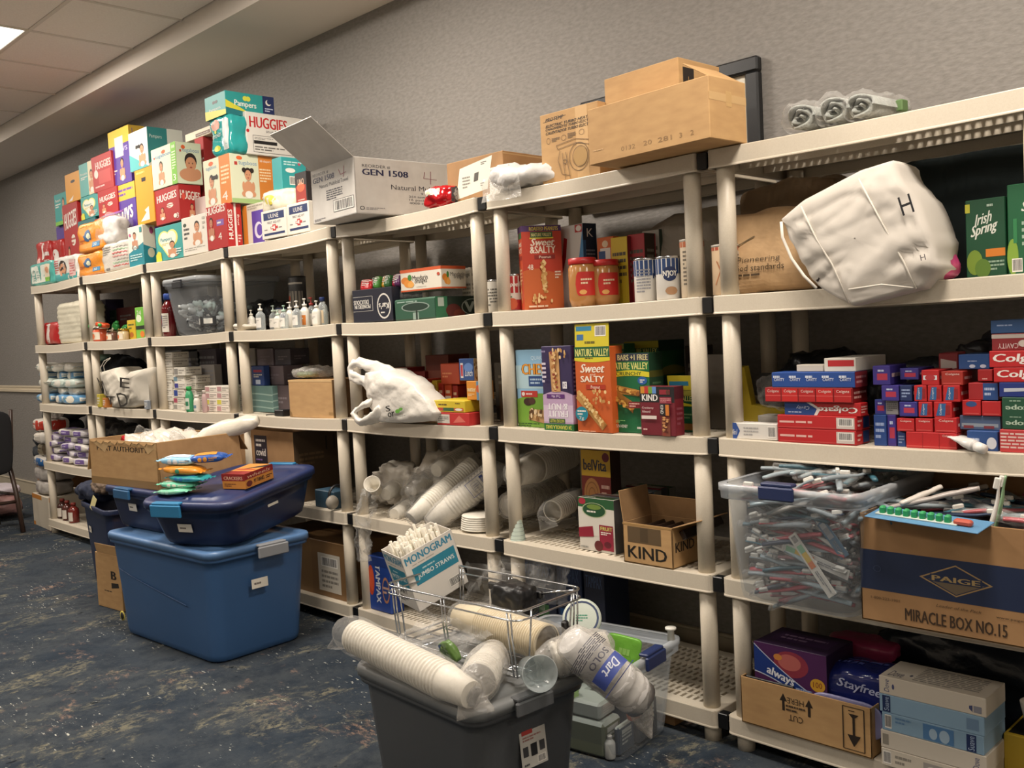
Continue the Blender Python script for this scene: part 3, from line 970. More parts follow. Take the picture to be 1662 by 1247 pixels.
Z0 = lambda x: deckz(0, x)
ZT = ZK[0]+.0005
def zof(px, y): return deckz(0, sx(px, y, ZT))
G_DB = 'diaper boxes heaped on the top shelves'
def dbox(label, cx, lx, top, y0, zb, col, front=(), right=(), rx=None, d=.22, **k):
    return pbox('diaper_box', label, 'diaper box', cx, y0, zb, lx=lx, rx=rx, d=d, top=top, col=col, front=front, right=right, **k)
def dpack(label, cx, lx, top, y0, zb, m, front=(), right=(), rx=None, d=.12, **k):
    kk = dict(k=11, amp=.007, sc=16, seed=int(cx)); kk.update(k)
    return ppack('diaper_pack', label, 'diaper pack', cx, y0, zb, lx=lx, rx=rx, d=d, top=top, m=m, front=front, right=right, **kk)
# --- first unit
dpack('small teal diaper pack with white label at the left end of the top shelf', 87, 49, 421, .03, ZK[0], '4fa39a:f',
      [('r', .12, .12, .68, .86, 'd8dcd0'), ('l', .18, .2, .5, .5, 3, '8aa39c'), ('t', 'Pure', .2, .55, .5, .68, '6b8f8c'), ('r', .68, .12, .88, .86, 'd8c9b0'), ('e', .78, .6, .07, .13, SKIN), ('r', .68, .12, .88, .3, '7ab846')])
dpack('white and teal diaper pack with a baby face between the teal and the orange packs', 126, 88, 411, .03, ZK[0]-.003, 'd0cfc8:f',
      [('r', 0, 0, 1, .3, '3e9a9a'), ('e', .42, .52, .17, .3, HAIR), ('e', .42, .46, .15, .25, SKIN), ('l', .05, .35, .25, .9, 6, 'b04a4a'), ('r', .7, .15, .95, .8, 'c9a9a4'), ('l', .72, .2, .93, .7, 5, 'b25a5a')], d=.14)
r1 = dpack('red and white diaper pack lying behind the small teal pack', 84, 63, 389, .165, ZK[0], 'ab2b2a:f', [('r', .45, 0, .6, 1, 'd8cfc8'), ('l', .62, .3, .95, .8, 3, 'd9d0cc'), ('e', .2, .5, .14, .16, 'd9b0a8')], d=.12, amp=.01)
dpack('red diaper pack with white print behind the baby face pack', 106, 86, 386, .19, ZK[0], 'a82422:f', [('e', .4, .6, .3, .2, 'ddd5cf'), ('r', .1, .1, .5, .2, 'd0c5c0')], d=.12, amp=.01)
for i, (lb, tp, zt) in enumerate((('lower orange diaper pack with a blue emblem', 404, None), ('upper orange diaper pack with a blue emblem, stacked on another', 353, 1))):
    zb = ZK[0] if i == 0 else zt2
    o, zt2 = dpack(lb, 169, 127, tp, .02, zb, 'd98726:f', [('e', .42, .55, .15, .2, '3b5f86'), ('e', .46, .52, .08, .1, 'dfe0c0'), ('l', .08, .3, .32, .45, 2, 'c0603a'), ('r', .58, .14, .86, .30, '3c7ea8'), ('t', '30', .62, .17, .74, .27, W_),
            ('l', .1, .84, .85, .95, 1, 'e8b35a')], d=.13, amp=.005, fold=60)
# --- plastic zip bag and chevron pack
chev = []
for q in range(7):
    c = ('c25a58', '8fae8c', 'b9b4ac', 'd08a86')[q % 4]; v = .12+q*.11
    pts = [(.42+.058*i, v+(.05 if i % 2 else 0)) for i in range(11)]
    chev.append(('w', (lambda u, v=v: v+.05*abs(((u-.42)/.058) % 2-1)), (lambda u, v=v: v+.035+.05*abs(((u-.42)/.058) % 2-1)), .42, .98, c))
o, zc = dpack('white diaper pack with a coloured zigzag pattern beside the orange packs', 211, 166, 387, .02, ZK[0]-.004, 'c4beb4:f', chev+[('l', .05, .6, .35, .9, 4, '9b958c'), ('r', .2, .05, .3, .14, '6a645e')], d=.13)
zb_ = thing('zip_bag', 'clear zip bag of white diapers with a purple zip, on the zigzag pack', 'zip bag', (sx(183, .07, zc), .085, zc-.002))
s = Soft(.26, .12, .165, k=4, amp=.016, sc=14, seed=3); g = G(); s.geo(g, 'd6d3cf:f', 14); g.build('folded_diapers', zb_)
s = Soft(.30, .14, .185, k=4, amp=.018, sc=12, seed=8); g = G(); s.geo(g, 'film', 14); g.build('plastic_film', zb_)
G().box(.29, .006, .012, '8a4a94:p', .002, (0, 0, .183)).build('zip_strip', zb_)
# --- bottom row of boxes, third unit
wave = lambda u: .36+.26*math.sin(min(1, u*1.1)*PI)**2
o, zg = dbox('white diaper box with a teal wave print, beside the zigzag pack', 235, 211, 364, .015, ZK[0]-.002, 'ddd6c6',
     [('w', lambda u: 0, lambda u: .34+.22*u, 0, 1, '1f7f8d'), ('e', .45, .62, .22, .2, 'c9ddd8')]+baby(.45, .4, .46, 1.3, 'b9866a')+[('t', 'Good', .25, .42, .7, .52, '3a8791'), ('r', .8, .82, .95, .95, '3a8a8a'), ('l', .1, .12, .9, .3, 3, 'b5d3d2'), ('e', .15, .8, .07, .04, 'b0567e')],
     [('w', lambda u: 0, lambda u: .5-.1*u, 0, 1, '1f7f8d'), ('e', .6, .3, .28, .12, 'cfc8ae'), ('e', .7, .86, .16, .09, 'a94c7c')], rx=255)
o, zh = dbox('teal diaper box with a heart-shaped print, in the bottom row of the heap', 298, 255, 360, .015, ZK[0]-.004, '3b9a96', A_pamp(), d=.2)
o, zi = dbox('white diaper box with a crouching baby print, beside the heart box', 338, 298, 345, .015, ZK[0]-.002, 'dcd6ca',
     [('e', .13, .8, .07, .05, '3a4a3c'), ('l', .08, .4, .3, .74, 3, '3b3a38'), ('l', .08, .1, .9, .2, 2, 'a9a498')]+baby(.62, .2, .66, .8)+[('l', .84, .6, .95, .95, 3, 'b5b0a6')], d=.2)
o, zj = dbox('red diaper box with white lettering on its side, next to the first aid boxes', 371, 338, 329, .005, ZK[0], 'a8201f',
     [('t', 'HUGGIES', .03, .80, .93, .97, W_, {'b': .03, 'slope': .03}), ('r', .5, .52, .85, .66, '7a5aa0'), ('l', .53, .55, .82, .63, 1, W_), ('t', '4', .55, .2, .72, .36, W_)]+baby(.24, .2, .55, .8, 'b67a5c'),
     [('t', 'HUGGIES', .08, .18, .38, .85, W_, {'rot': 90, 'b': .03}), ('r', .5, 0, .64, 1, 'd9d2ca'), ('t', 'snug', .72, .5, .85, .75, W_, {'rot': 90}), ('l', .7, .1, .9, .3, 3, 'd9b5b0')], rx=395)
o, zk = dbox('orange and white diaper box with a purple panel, behind the first aid boxes', 430, 397, 327, .10, ZK[0], 'd8d0c0',
     [('r', 0, 0, .22, 1, 'd07f2e'), ('r', .45, .05, 1, .82, '5a3fa0'), ('e', .75, .35, .2, .2, 'd9d4e6'), ('e', .8, .35, .14, .14, '5a3fa0'), ('l', .26, .86, 1, .97, 2, 'a9a090')], d=.18)
# first aid boxes
def A_uline(): return [('r', .1, .66, .95, .92, '22315c'), ('t', 'ULINE', .3, .72, .72, .86, W_), ('r', .1, .12, .95, .2, '22315c'), ('t', 'FIRST AID KIT', .25, .52, .8, .6, '4b4a55'), ('r', .46, .26, .60, .48, 'b52d30'), ('r', .38, .33, .68, .41, 'b52d30'), ('r', .5, .31, .56, .43, W_), ('r', .4, .35, .5, .39, W_), ('l', .72, .32, .92, .38, 1, '6a6870'), ('l', .12, .3, .32, .36, 1, '6a6870')]
pbox('first_aid_box', 'white first aid box with a navy band, left of the two', 'first aid box', 465, .0, ZK[0]-.004, lx=426, top=336, d=.16, col='d9d3c8', front=A_uline(), yaw=R(2))
o, zu = pbox('first_aid_box', 'white first aid box with a navy band, beside the towel carton', 'first aid box', 503, .01, ZK[0]-.002, lx=468, top=325, d=.16, col='dcd6cb', front=A_uline())
soft_pack('diaper_pack', 'white pack with a yellow patch lying on the first aid boxes', 'diaper pack', .25, .16, .11, (sx(458, .12, zu), .16, zu), (0, 0, .1), 'd9d2bd:f', [('e', .35, .55, .16, .2, 'ccc04a')], k=5, amp=.012, sc=18)
pbox('card_game_box', 'small black and red box leaning against the towel carton', 'box', 499, .08, zu+.002, lx=481, top=277, d=.12, col='211a1a', front=[('r', .05, .05, .95, .6, '8f2c22'), ('e', .5, .55, .34, .14, 'c65a38'), ('t', 'UNO', .25, .62, .8, .8, 'd9b9a0'), ('l', .2, .08, .8, .2, 2, 'cfa8a0')])
# --- second layer
o, zw = dbox('red diaper box numbered 3 under the green-edged box', 293, 254, 298, .035, max(zh, zi)+.001, 'a51d1e', A_hug(num='3'), [('t', 'HUGGIES', .06, .60, .94, .84, W_, {'b': .03, 'slope': -.05}), ('e', .2, .66, .07, .1, 'd24a3c')]+baby(.55, .08, .4, .9), rx=329)
o, zv = dbox('white diaper box with green edges and a crawling baby print', 289, 249, 229, .03, zw+.001, 'd5dcc0', A_tug('78b843', '3', a=.8),
     [('e', .28, .88, .08, .05, 'd9622f'), ('t', 'tugaboos', .25, .74, .9, .86, '5b86ad'), ('r', .13, .76, .2, .82, 'b23b35'), ('e', .5, .22, .42, .16, SKIN), ('e', .55, .56, .24, .19, HAIR), ('e', .55, .48, .21, .17, SKIN), ('e', .48, .5, .02, .02, HAIR), ('e', .62, .5, .02, .02, HAIR), ('e', .55, .4, .05, .018, '9c4a3c'), ('e', .78, .24, .16, .13, SKIN), ('e', .3, .2, .14, .1, SKIN)], rx=330)
pbox('diaper_box', 'plain pale pink diaper carton wedged beside the red boxes', 'diaper box', 338, .12, zi+.001, lx=318, top=317, d=.16, col='c9b5b0')
o, zaa = dbox('purple diaper box with a yellow top band, low in the heap', 228, 192, 293, .17, ZK[0], '533892', A_luv(.56), [('r', 0, .82, 1, 1, 'd9b13a')], d=.2)
o, zbb = dbox('yellow-orange diaper box with a hand hole, standing on the wave box', 252, 224, 268, .03, zg+.001, 'd9951f', [('e', .5, .80, .10, .035, '1b1614'), ('r', .38, .765, .62, .835, '1b1614'), ('p', [(.2, .06), (.55, .2), (.45, .25), (.7, .3), (.72, .06)], W_), ('l', .1, .9, .9, .97, 1, 'e8c06a')], d=.2)
o, zz = dbox('tall purple and yellow diaper box near the top of the heap', 214, 181, 202, .17, zaa+.001, '533892', [('r', 0, .72, 1, 1, 'd9b23c'), ('r', .3, .5, .7, .86, 'dcd4cc'), ('t', 'Luvs', .35, .58, .9, .7, 'c9bfe0'), ('l', .1, .2, .35, .3, 2, W_)]+baby(.6, .06, .42, .9), [('r', 0, .76, 1, 1, 'cda93c'), ('t', 'Luvs', .2, .8, .8, .95, '6a4a9a')], rx=240)
o, zy = dbox('white and teal diaper box with a hand hole, near the top of the heap', 242, 212, 205, .03, zbb+.001, 'd9dcd6', [('w', lambda u: 0, lambda u: .45-.45*u, 0, 1, '4fa6a6')]+baby(.68, .04, .6, .9)+handle(.48, .58, .11, .035), [('w', lambda u: .05+.9*u, lambda u: 1, 0, .55, '2f8588'), ('r', .55, .3, .66, .4, '2a2a2a'), ('t', 'Pampers', .06, .7, .4, .82, 'c9dcd9')], rx=300)
o, zdd0 = dbox('red diaper box mostly hidden behind the zip bag', 192, 160, 347, .16, ZK[0], 'a31c1e', d=.2)
o, zdd = dbox('red diaper box with large white letters above the zip bag', 192, 161, 301, .16, zdd0+.001, 'a31c1e', A_hug(y=.55), d=.2)
o, zcc = dbox('red diaper box leaning back beside the tall purple box', 185, 153, 243, .16, zdd+.001, 'a83030', [('t', 'HUGGIES', .2, .62, .95, .82, 'd9c8c0', {'b': .03}), ('r', .3, .2, .9, .55, 'b84a48'), ('l', .1, .1, .9, .18, 1, 'd9b0ab'), ('e', .2, .5, .1, .12, 'd9c8c0')], d=.2, roll=R(2))
o, zff0 = dbox('dark diaper box hidden behind the upper orange pack', 161, 133, 352, .19, ZK[0], '2e6f74', d=.2)
o, zff = dbox('small teal diaper box with a heart print above the orange packs', 161, 133, 312, .19, zff0+.001, '3b9a96', A_pamp(), d=.18)
o, zee = dbox('tall teal diaper box with a reaching baby print, left of the red leaning box', 157, 131, 258, .19, zff+.001, '5aa5a0', [('r', .55, 0, 1, 1, 'd9cfae'), ('l', .1, .5, .5, .6, 2, W_), ('t', 'Pampers', .08, .62, .5, .72, W_)]+baby(.75, .05, .7, .7), d=.18)
o, zhh = dbox('red diaper box second from the left end of the heap', 134, 110, 326, .2, ZK[0], 'a51d1e', A_hug(y=.68), d=.2)
o, zgg = dbox('orange diaper box with a hand hole, upper left of the heap', 133, 108, 275, .2, zhh+.001, 'd9951f', [('e', .5, .70, .14, .05, '1b1614'), ('p', [(.15, .05), (.5, .22), (.4, .05)], W_)], d=.2)
o, zjj = dbox('small purple diaper box at the left end under the teal one', 119, 98, 363, .26, ZK[0], '4b3488', [('t', 'Luvs', .15, .45, .8, .75, W_)], d=.16)
o, zii = dbox('teal diaper box with a baby print at the far left of the heap', 111, 91, 310, .24, zjj+.001, '2f9693', [('l', .08, .55, .5, .7, 2, W_), ('t', 'Pampers', .08, .72, .5, .84, W_), ('r', 0, 0, 1, .12, '7ab846')]+baby(.72, .1, .75, .6), d=.16)
# --- boxes over the fourth unit
o, zq = dbox('large white diaper box with orange edges and a baby with pigtails', 377, 334, 248, .03, zj+.001, 'd3d6ba', [('e', .3, .90, .09, .045, 'd9622f'), ('t', 'tugaboos', .1, .76, .5, .86, '5b86ad'), ('r', .6, 0, 1, 1, 'd07f33'), ('t', '4', .66, .08, .86, .26, W_), ('l', .66, .4, .95, .8, 5, 'ead0a8')]+baby(.3, .04, .64, .7)+handle(.42, .6, .12, .035),
     [('e', .22, .92, .07, .04, 'd9622f'), ('t', 'tugaboos', .2, .76, .62, .87, '5b86ad'), ('r', .1, .77, .17, .84, 'b23b35'), ('r', .66, 0, 1, 1, 'd07f33'), ('t', '88 diapers', .7, .86, .96, .92, W_), ('t', '4', .7, .06, .82, .24, W_), ('l', .68, .45, .95, .75, 5, 'ead0a8')]+baby(.40, .1, .64, .7)+[('e', .31, .68, .05, .05, HAIR), ('e', .49, .68, .05, .05, HAIR), ('w', lambda u: 0, lambda u: .09, 0, 1, '9db878')], rx=446)
dbox('plain teal diaper box between the pigtail baby box and the towel carton', 459, 444, 254, .12, zk+.03, '2f9394', [], [('l', .1, .75, .9, .9, 2, 'b5d6d3'), ('e', .35, .62, .2, .07, 'd9dcd6'), ('e', .72, .82, .06, .04, 'b04a5c'), ('bc', .3, .2, .6, .45)], rx=499)
o, zku = dbox('red and white diaper box behind the crawling baby box', 338, 324, 221, .2, zi+.02, 'a32c2c', [('t', 'HUGG', .1, .6, .95, .75, W_)], [], d=.14)
pbox('diaper_box', 'cream diaper box with a brown name panel, set back behind the pampered stack', 'diaper box', 342, .2, zku+.001, lx=301, top=203, d=.18, col='d9cfbc', front=[('r', .42, .12, .98, .55, '6e5a50'), ('t', 'KIRKLAND', .46, .25, .92, .42, W_)])
o, zr = dpack('glossy teal diaper pack standing on the pigtail baby box', 375, 345, 183, .03, zq+.001, '2f9d9c:g', [('e', .3, .8, .2, .15, 'c98f7b'), ('t', 'Pampers', .05, .42, .55, .58, W_, {'slope': .04}), ('e', .3, .2, .12, .08, 'cfd24a'), ('r', .62, .1, .95, .9, 'c9d2d0'), ('e', .3, .62, .07, .04, 'cfd24a')], rx=405, k=9, amp=.012)
o, zs = dbox('long white diaper box with red lettering, turned lengthwise at the top of the heap', 402, 385, 180, .12, zq+.001, 'dad5cc', [],
     [('t', 'HUGGIES', .05, .64, .55, .90, 'b9262a', {'b': .035}), ('t', 'snug & dry', .26, .52, .50, .62, '4a4a50'), ('e', .02, .55, .02, .04, 'b9262a'), ('e', .60, .56, .02, .04, 'b9262a'), ('l', .84, .86, .98, .92, 1, '3c3a3a'), ('o', .24, .24, .18, .24, .02, 'e0dbd2'),
      ('r', .08, .06, .62, .46, '4a4848'), ('r', .085, .07, .615, .45, 'd8d3ca'), ('r', .09, .26, .40, .34, '1c1a1a'), ('l', .1, .36, .35, .42, 2, '8a8680'), ('l', .1, .1, .5, .22, 2, '6c6862')], rx=520)
dbox('teal and navy diaper box with a moon print, topmost of the whole heap', 367, 334, 146, .03, zr+.001, '2b9390', [('w', lambda u: 0, lambda u: .4-.2*u, 0, 1, 'cfc93c'), ('t', 'Pampers', .2, .28, .75, .44, W_)]+handle(.5, .66, .1, .05),
     [('p', [(0, .62), (.3, .34), (.62, 0), (0, 0)], 'cfc93c'), ('w', lambda u: 0, lambda u: .3*(1-u), 0, .7, '1f6f74'), ('t', 'Pampers', .18, .34, .62, .66, 'e3e6dc', {'b': .02, 'slope': -.03}), ('e', .40, .76, .05, .11, 'cfd24a'), ('e', .46, .76, .05, .11, 'cfd24a'), ('w', lambda u: 0, lambda u: 1, .76, 1, '1f2c58'), ('e', .88, .72, .06, .13, W_), ('e', .9, .76, .05, .11, '1f2c58'), ('l', .8, .3, .97, .5, 2, 'b9c0d4')], rx=446)
# --- open white carton of paper towels (overhangs the edge)
P0 = Vector((sx(579, -.13, ZK[0]), -.13, ZK[0]))
yw = R(-6)
w_ = march(P0, (-math.cos(yw), -math.sin(yw), 0), 509); d_ = .58
h_ = sz(254, P0.x, P0.y)-ZK[0]
TW = [('t', 'REORDER #', .06, .82, .28, .88, '2b2a33'), ('t', 'GEN 1508', .06, .69, .42, .80, '25264a', {'b': .03}), ('t', 'Natural Multifold Towel', .28, .46, .93, .55, '35343c', {'b': .01}),
      ('t', '9 x 9.5', .52, .39, .64, .43, '4a4850'), ('t', '250 towels per package', .42, .32, .8, .37, '4a4850'), ('t', '16 packages per case', .42, .26, .8, .31, '4a4850'), ('t', '4000 towels per case', .42, .20, .8, .25, '4a4850'),
      ('ln', [(.56, .82), (.55, .70), (.66, .69)], .006, '8a5560', 1.4), ('ln', [(.61, .84), (.605, .60)], .006, '8a5560', 1.4), ('o', .045, .1, .018, .035, .3, '34333a'), ('l', .075, .07, .22, .12, 2, '8a878a')]
TF = [('t', 'REORDER #', .05, .86, .42, .92, '2b2a33'), ('t', 'GEN 1508', .05, .74, .55, .84, '25264a', {'b': .03}), ('t', 'Natural Multifold Towel', .2, .62, .86, .69, '35343c'), ('l', .35, .36, .72, .56, 5, '4a4850'),
      ('r', .5, .12, .96, .34, '2a2830'), ('bc', .51, .13, .95, .33), ('ln', [(.66, .86), (.7, .76), (.82, .78)], .012, '9a5560', 1), ('ln', [(.78, .9), (.76, .7)], .012, '9a5560', 1), ('l', .04, .03, .3, .08, 2, '8a878a')]
cen = P0+Vector((-w_/2*math.cos(yw)-d_/2*math.sin(yw)*0, 0, 0))
cx_ = P0.x-w_/2*math.cos(yw)-d_/2*math.sin(yw); cy_ = P0.y-w_/2*math.sin(yw)+d_/2*math.cos(yw)
tw = carton('open_carton', 'open white paper towel carton overhanging the top shelf, one flap raised', 'carton', w_, d_, h_, (cx_, cy_, ZK[0]+.0006), yw, 'cardw', 'cardg', [('front', 52, .22)], TF, TW)
tz = h_
g = G(); s = Soft(w_-.05, d_-.1, h_*.6, k=8, amp=.006, sc=10); s.geo(g, 'b9a78c:m', 10)
tag(g.build('towel_bundle', None, (cx_, cy_, ZK[0]+.006), (0, 0, yw)), 'brown folded paper towels inside the open white carton', 'paper towels')
# red foil coffee bag
soft_pack('coffee_bag', 'small crumpled red and silver foil bag at the shelf edge', 'foil bag', .15, .09, .075, (sx(705, .0, ZK[0])-.0, .05, ZK[0]-.004), (0, 0, .1), 'a8141a:g', [('r', .12, .55, .62, .95, 'd6cfc6'), ('e', .3, .72, .1, .16, 'b5c29a')], [('r', .1, .1, .9, .9, '2b2422'), ('e', .5, .5, .3, .3, '8a7f76')], k=4, amp=.012, sc=30)
# brown box with the white label
def A_lab(): return [('q', [(.15, .08), (.72, .2), (.82, .95), (.24, .80)], 'ddd8ca'), ('q', [(.48, .42), (.56, .44), (.58, .64), (.5, .62)], '55514c'), ('l', .62, .78, .72, .86, 2, '55514c'), ('l', .28, .3, .42, .6, 4, '8a867e'), ('l', .6, .28, .66, .38, 2, '55514c')]
pbox('parcel', 'brown parcel with a large crooked white shipping label', 'parcel', 819, .05, ZK[0], lx=728, rx=884, top=244, col='card2', faces=None, front=A_lab(), right=[('t', 'AMDG', .75, .1, .95, .45, '4b3a2a', {'rot': 90}), ('r', 0, .93, 1, .96, 'b79468')])
pbox('small_carton', 'small plain white carton in front of the labelled parcel', 'carton', 827, .015, ZK[0]-.002, lx=795, rx=843, top=266, col='d9d4c9', right=[('l', .1, .2, .8, .8, 4, 'a5a19a')], front=[('l', .1, .84, .8, .93, 1, 'a5a19a')])
b = thing('plastic_bag', 'thin white plastic bag slumped over the shelf edge by the small white carton', 'plastic bag', (sx(842, 0, ZK[0]), .02, ZK[0]))
g = G(); p, r_ = resample([(-.14, .02, .03), (-.08, 0, .045), (0, 0, .04), (.10, .02, .035), (.17, .03, .02)], [.02, (.06, .045), (.06, .042), (.05, .035), .012], 26)
skin(g, p, r_, 'd9d6d2:f', 22, .014, 24, 4); g.v = [(x, y, max(z, .001)) for x, y, z in g.v]; g.build('bag', b)
g = G(); flat_sheet(g, (-.16, -.035, .05), (.20, -.012, 0), (0, -.012, -.085), 'filmmilky', 14, 10, .014, 18, 2); g.build('draped_edge', b, (0, .0, 0))
# heater carton
HT = [('r', .62, 0, .82, 1, 'c6a06c'), ('t', 'PROTEMP', .10, .885, .42, .935, '2b2119', {'s': .3, 'b': .02}), ('ln', [(.06, .885), (.46, .92)], .006, '2b2119'), ('t', 'ELECTRIC TURBO HEATER', .1, .80, .9, .84, '2f241a', {'s': .35, 'b': .025}), ('t', 'CHAUFFERETTE TURBO ELECTRIQUE', .1, .75, 1.0, .79, '2f241a', {'s': .35, 'b': .025}), ('t', 'CALENTADOR TURBO ELECTRICO', .1, .70, .97, .74, '2f241a', {'s': .35, 'b': .025}),
      ('o', .14, .61, .035, .045, .12, '5d4a34'), ('l', .2, .58, .34, .64, 3, '6d5a44'), ('o', .41, .61, .045, .04, .12, '5d4a34'), ('l', .48, .58, .62, .66, 4, '6d5a44'), ('o', .72, .63, .045, .04, .12, '5d4a34'),
      ('o', .66, .30, .17, .20, .05, '6d5638'), ('o', .68, .30, .13, .15, .05, '6d5638'), ('e', .685, .30, .115, .135, 'a8854f'), ('ln', [(.30, .46), (.62, .50), (.84, .44)], .008, '6d5638'), ('ln', [(.30, .46), (.28, .52), (.6, .56), (.86, .50)], .008, '6d5638'), ('ln', [(.34, .44), (.30, .30), (.36, .1), (.5, .06)], .008, '6d5638'), ('o', .42, .27, .035, .035, .3, '6d5638'), ('ln', [(.44, .4), (.5, .02)], .008, '6d5638'), ('ln', [(.38, .4), (.42, .02)], .008, '6d5638')]
o, zpt = pbox('heater_carton', 'upright brown heater carton printed with a line drawing, half behind the big carton', 'carton', 975, .02, ZK[0]-.003, lx=881, top=163, d=.34, col='card', front=HT)
# big carton overhanging
bc = pbox('big_carton', 'long brown carton overhanging the top shelf, stamped with numbers', 'carton', 1153, -.14, ZK[0]+.0006, lx=957, rx=1213, top=121, yaw=R(-4), col='card', front=[('t', '0132', .29, .12, .41, .20, '8a6a42', {'b': -.0}), ('t', '20', .48, .125, .55, .205, '8a6a42', {'b': 0}), ('t', '281', .60, .12, .71, .20, '8a6a42', {'b': 0}), ('t', '3', .77, .115, .79, .195, '8a6a42', {'b': 0}), ('t', '2', .855, .115, .88, .195, '8a6a42', {'b': 0}), ('l', .04, .22, .2, .26, 1, 'c7a273')], right=[('r', 0, .62, 1, .75, 'c3a070'), ('r', .45, .55, .6, .8, 'bd9966')])
bw_ = bc[0].dimensions; f = G(); f.box(bw_.y*.9, .003, .10, 'card', .001, faces={'front': 'cardin'}); f.build('flap', bc[0], (bw_.x/2-.004, 0, bc[0]['_h']-.002), (R(58), 0, -PI/2))
sc_ = pbox('small_brown_carton', 'smaller brown carton with a black square mark, set on the big stamped carton', 'carton', 1103, .04, bc[1]+.001, lx=983, rx=1170, top=92, yaw=R(-3), col='card', right=[('r', .1, .12, .36, .8, '241d18'), ('ln', [(.23, .2), (.23, .6)], .01, 'a8854f'), ('ln', [(.15, .35), (.31, .35)], .01, 'a8854f')])
# towels rolled in film
for i, (px, rr, sd) in enumerate(((1303, .052, 1), (1357, .052, 2), (1400, .048, 3))):
    x = sx(px, .06, ZK[0]+.05)
    t = thing('rolled_towel', ['grey rolled towel in clear wrap, leftmost of the three', 'grey rolled towel in clear wrap, middle of the three', 'grey rolled towel in clear wrap, rightmost of the three'][i], 'towel', (x, .04, ZK[0]+rr*.82), (0, 0, R(-8)), 'rolled towels on the right top shelf')
    g = G(); N = 90; vs = []; fs = []
    for j in range(N+1):
        a = j/N*5.2*PI; q = rr*.88*(1-j/N*.86)
        for yy in (0, .17):
            for dr in (0, -.007):
                vs.append((math.cos(a)*(q+dr), yy+.01*math.sin(a*2.3)*(yy == 0), math.sin(a)*(q+dr)*.82))
    for j in range(N):
        b = j*4; c = b+4
        fs += [(b, c, c+2, b+2), (b+1, b+3, c+3, c+1), (b, b+1, c+1, c), (b+2, c+2, c+3, b+3)]
    g.add(vs, fs, 'towel', True); g.lathe([(rr*.55, .01), (rr*.5, .17)], '6c7069:m', 16, xf=Matrix.Rotation(-PI/2, 4, 'X')); g.build('towel', t)
    g = G(); p, r_ = resample([(0, -.03, -.01), (0, -.015, 0), (0, .02, 0), (0, .09, 0), (0, .16, 0), (0, .19, 0)], [(rr*.5, rr*.4), (rr*.85, rr*.75), (rr*1.0, rr*.84), (rr*1.02, rr*.86), (rr, rr*.84), (rr*.4, rr*.3)], 22)
    skin(g, p, r_, 'film', 24, .012, 30, sd); g.build('clear_wrap', t)
    if i == 2: G().box(.02, .03, .03, '5a7648', .003, (.045, .12, -.01)).build('green_tag', t)
# ================================================================== second tier (k=1)
K1 = ZK[1]
def dz(k, px, y): return deckz(k, sx(px, y, ZK[k]))
# U1
ppack('diaper_pack', 'red and white diaper pack on the second shelf at the far left', 'diaper pack', 94, .06, dz(1, 80, .1), lx=66, top=522, d=.12, m='b02426:f', front=[('r', .42, 0, .58, 1, 'd9cfc9'), ('e', .5, .93, .14, .06, 'e0d9d0')], k=6, amp=.008, seed=2)
ppack('diaper_stack', 'tall ribbed stack of white diapers in film beside the red pack', 'diaper pack', 136, .03, dz(1, 110, .05), lx=94, top=487, d=.16, m='cfc9b4:f', k=9, amp=.004, seed=4, fold=190, n=22)
# U2
jars = [(170, .05, .048, .085, 'c85a3c', 'jar of red baby food with a white ribbed wrap, left on the second shelf', 'd4cdc0'), (188, .04, .034, .06, '6b4a3c', 'squat brown baby food jar beside the red one', '8a7a6a'), (206, .04, .032, .062, 'c9b690', 'pale yellow baby food jar with a gold lid', 'b79a4e')]
for px, y, r_, h, c, lb, cc in jars:
    x = sx(px-8, y, K1)
    t = thing('food_jar', lb, 'jar', (x, y+.01, deckz(1, x)))
    g = G(); g.lathe([(r_*.9, 0), (r_, .005), (r_, h*.75), (r_*.85, h*.86), (r_*.85, h*.9)], c+':g', 20)
    g.art(cyl_frame(r_, h*.55, h*.12), [('r', .1, 0, .9, 1, 'd4c9b6'), ('e', .5, .45, .14, .4, 'd06a3c'), ('l', .25, .7, .75, .9, 1, '5a7a4a')]); g.build('glass', t)
    g = G(); g.lathe([(r_*.93, 0), (r_*.93, .012), (r_*.86, .014), (.0001, .014)], cc+':k', 20); g.build('lid', t, (0, 0, h*.9))
for i, (px, y, z_, c, c2) in enumerate(((160, .09, .095, '3f9a4a', 'green'), (172, .07, .100, 'c8502e', 'orange'), (184, .16, .0, '2e7a3a', 'dark green'), (196, .17, .0, '3c8a44', 'leaf green'), (207, .16, .0, '2f6e3c', 'forest green'))):
    x = sx(px, y, K1)
    t = thing('food_pouch', f'{c2} squeeze pouch {"lying on the jars" if i < 2 else "standing behind the baby food jars"}', 'food pouch', (x, y, deckz(1, x)+z_), (PI/2 if i < 2 else 0, .3*i, 0 if i > 1 else .8))
    s = Soft(.075, .03, .13 if i > 1 else .07, k=4, amp=.004, sc=20, seed=i); g = G(); s.geo(g, c+':g', 8); g.art(s.frame('front'), [('e', .5, .55, .25, .2, 'd9d2b4'), ('l', .2, .2, .8, .35, 2, 'e0dccc')]); g.build('pouch', t)
    g = G(); g.lathe([(.011, 0), (.011, .016), (.0001, .017)], '3aa04e:p', 12); g.build('cap', t, (0, 0, .128 if i > 1 else .066))
pbox('cracker_box', 'yellow snack box behind the baby food jars', 'box', 221, .08, dz(1, 215, .1), lx=208, top=519, d=.12, col='c9a82a', front=[('l', .15, .5, .85, .85, 2, '4a5a2a'), ('e', .5, .25, .25, .14, 'a8622c')])
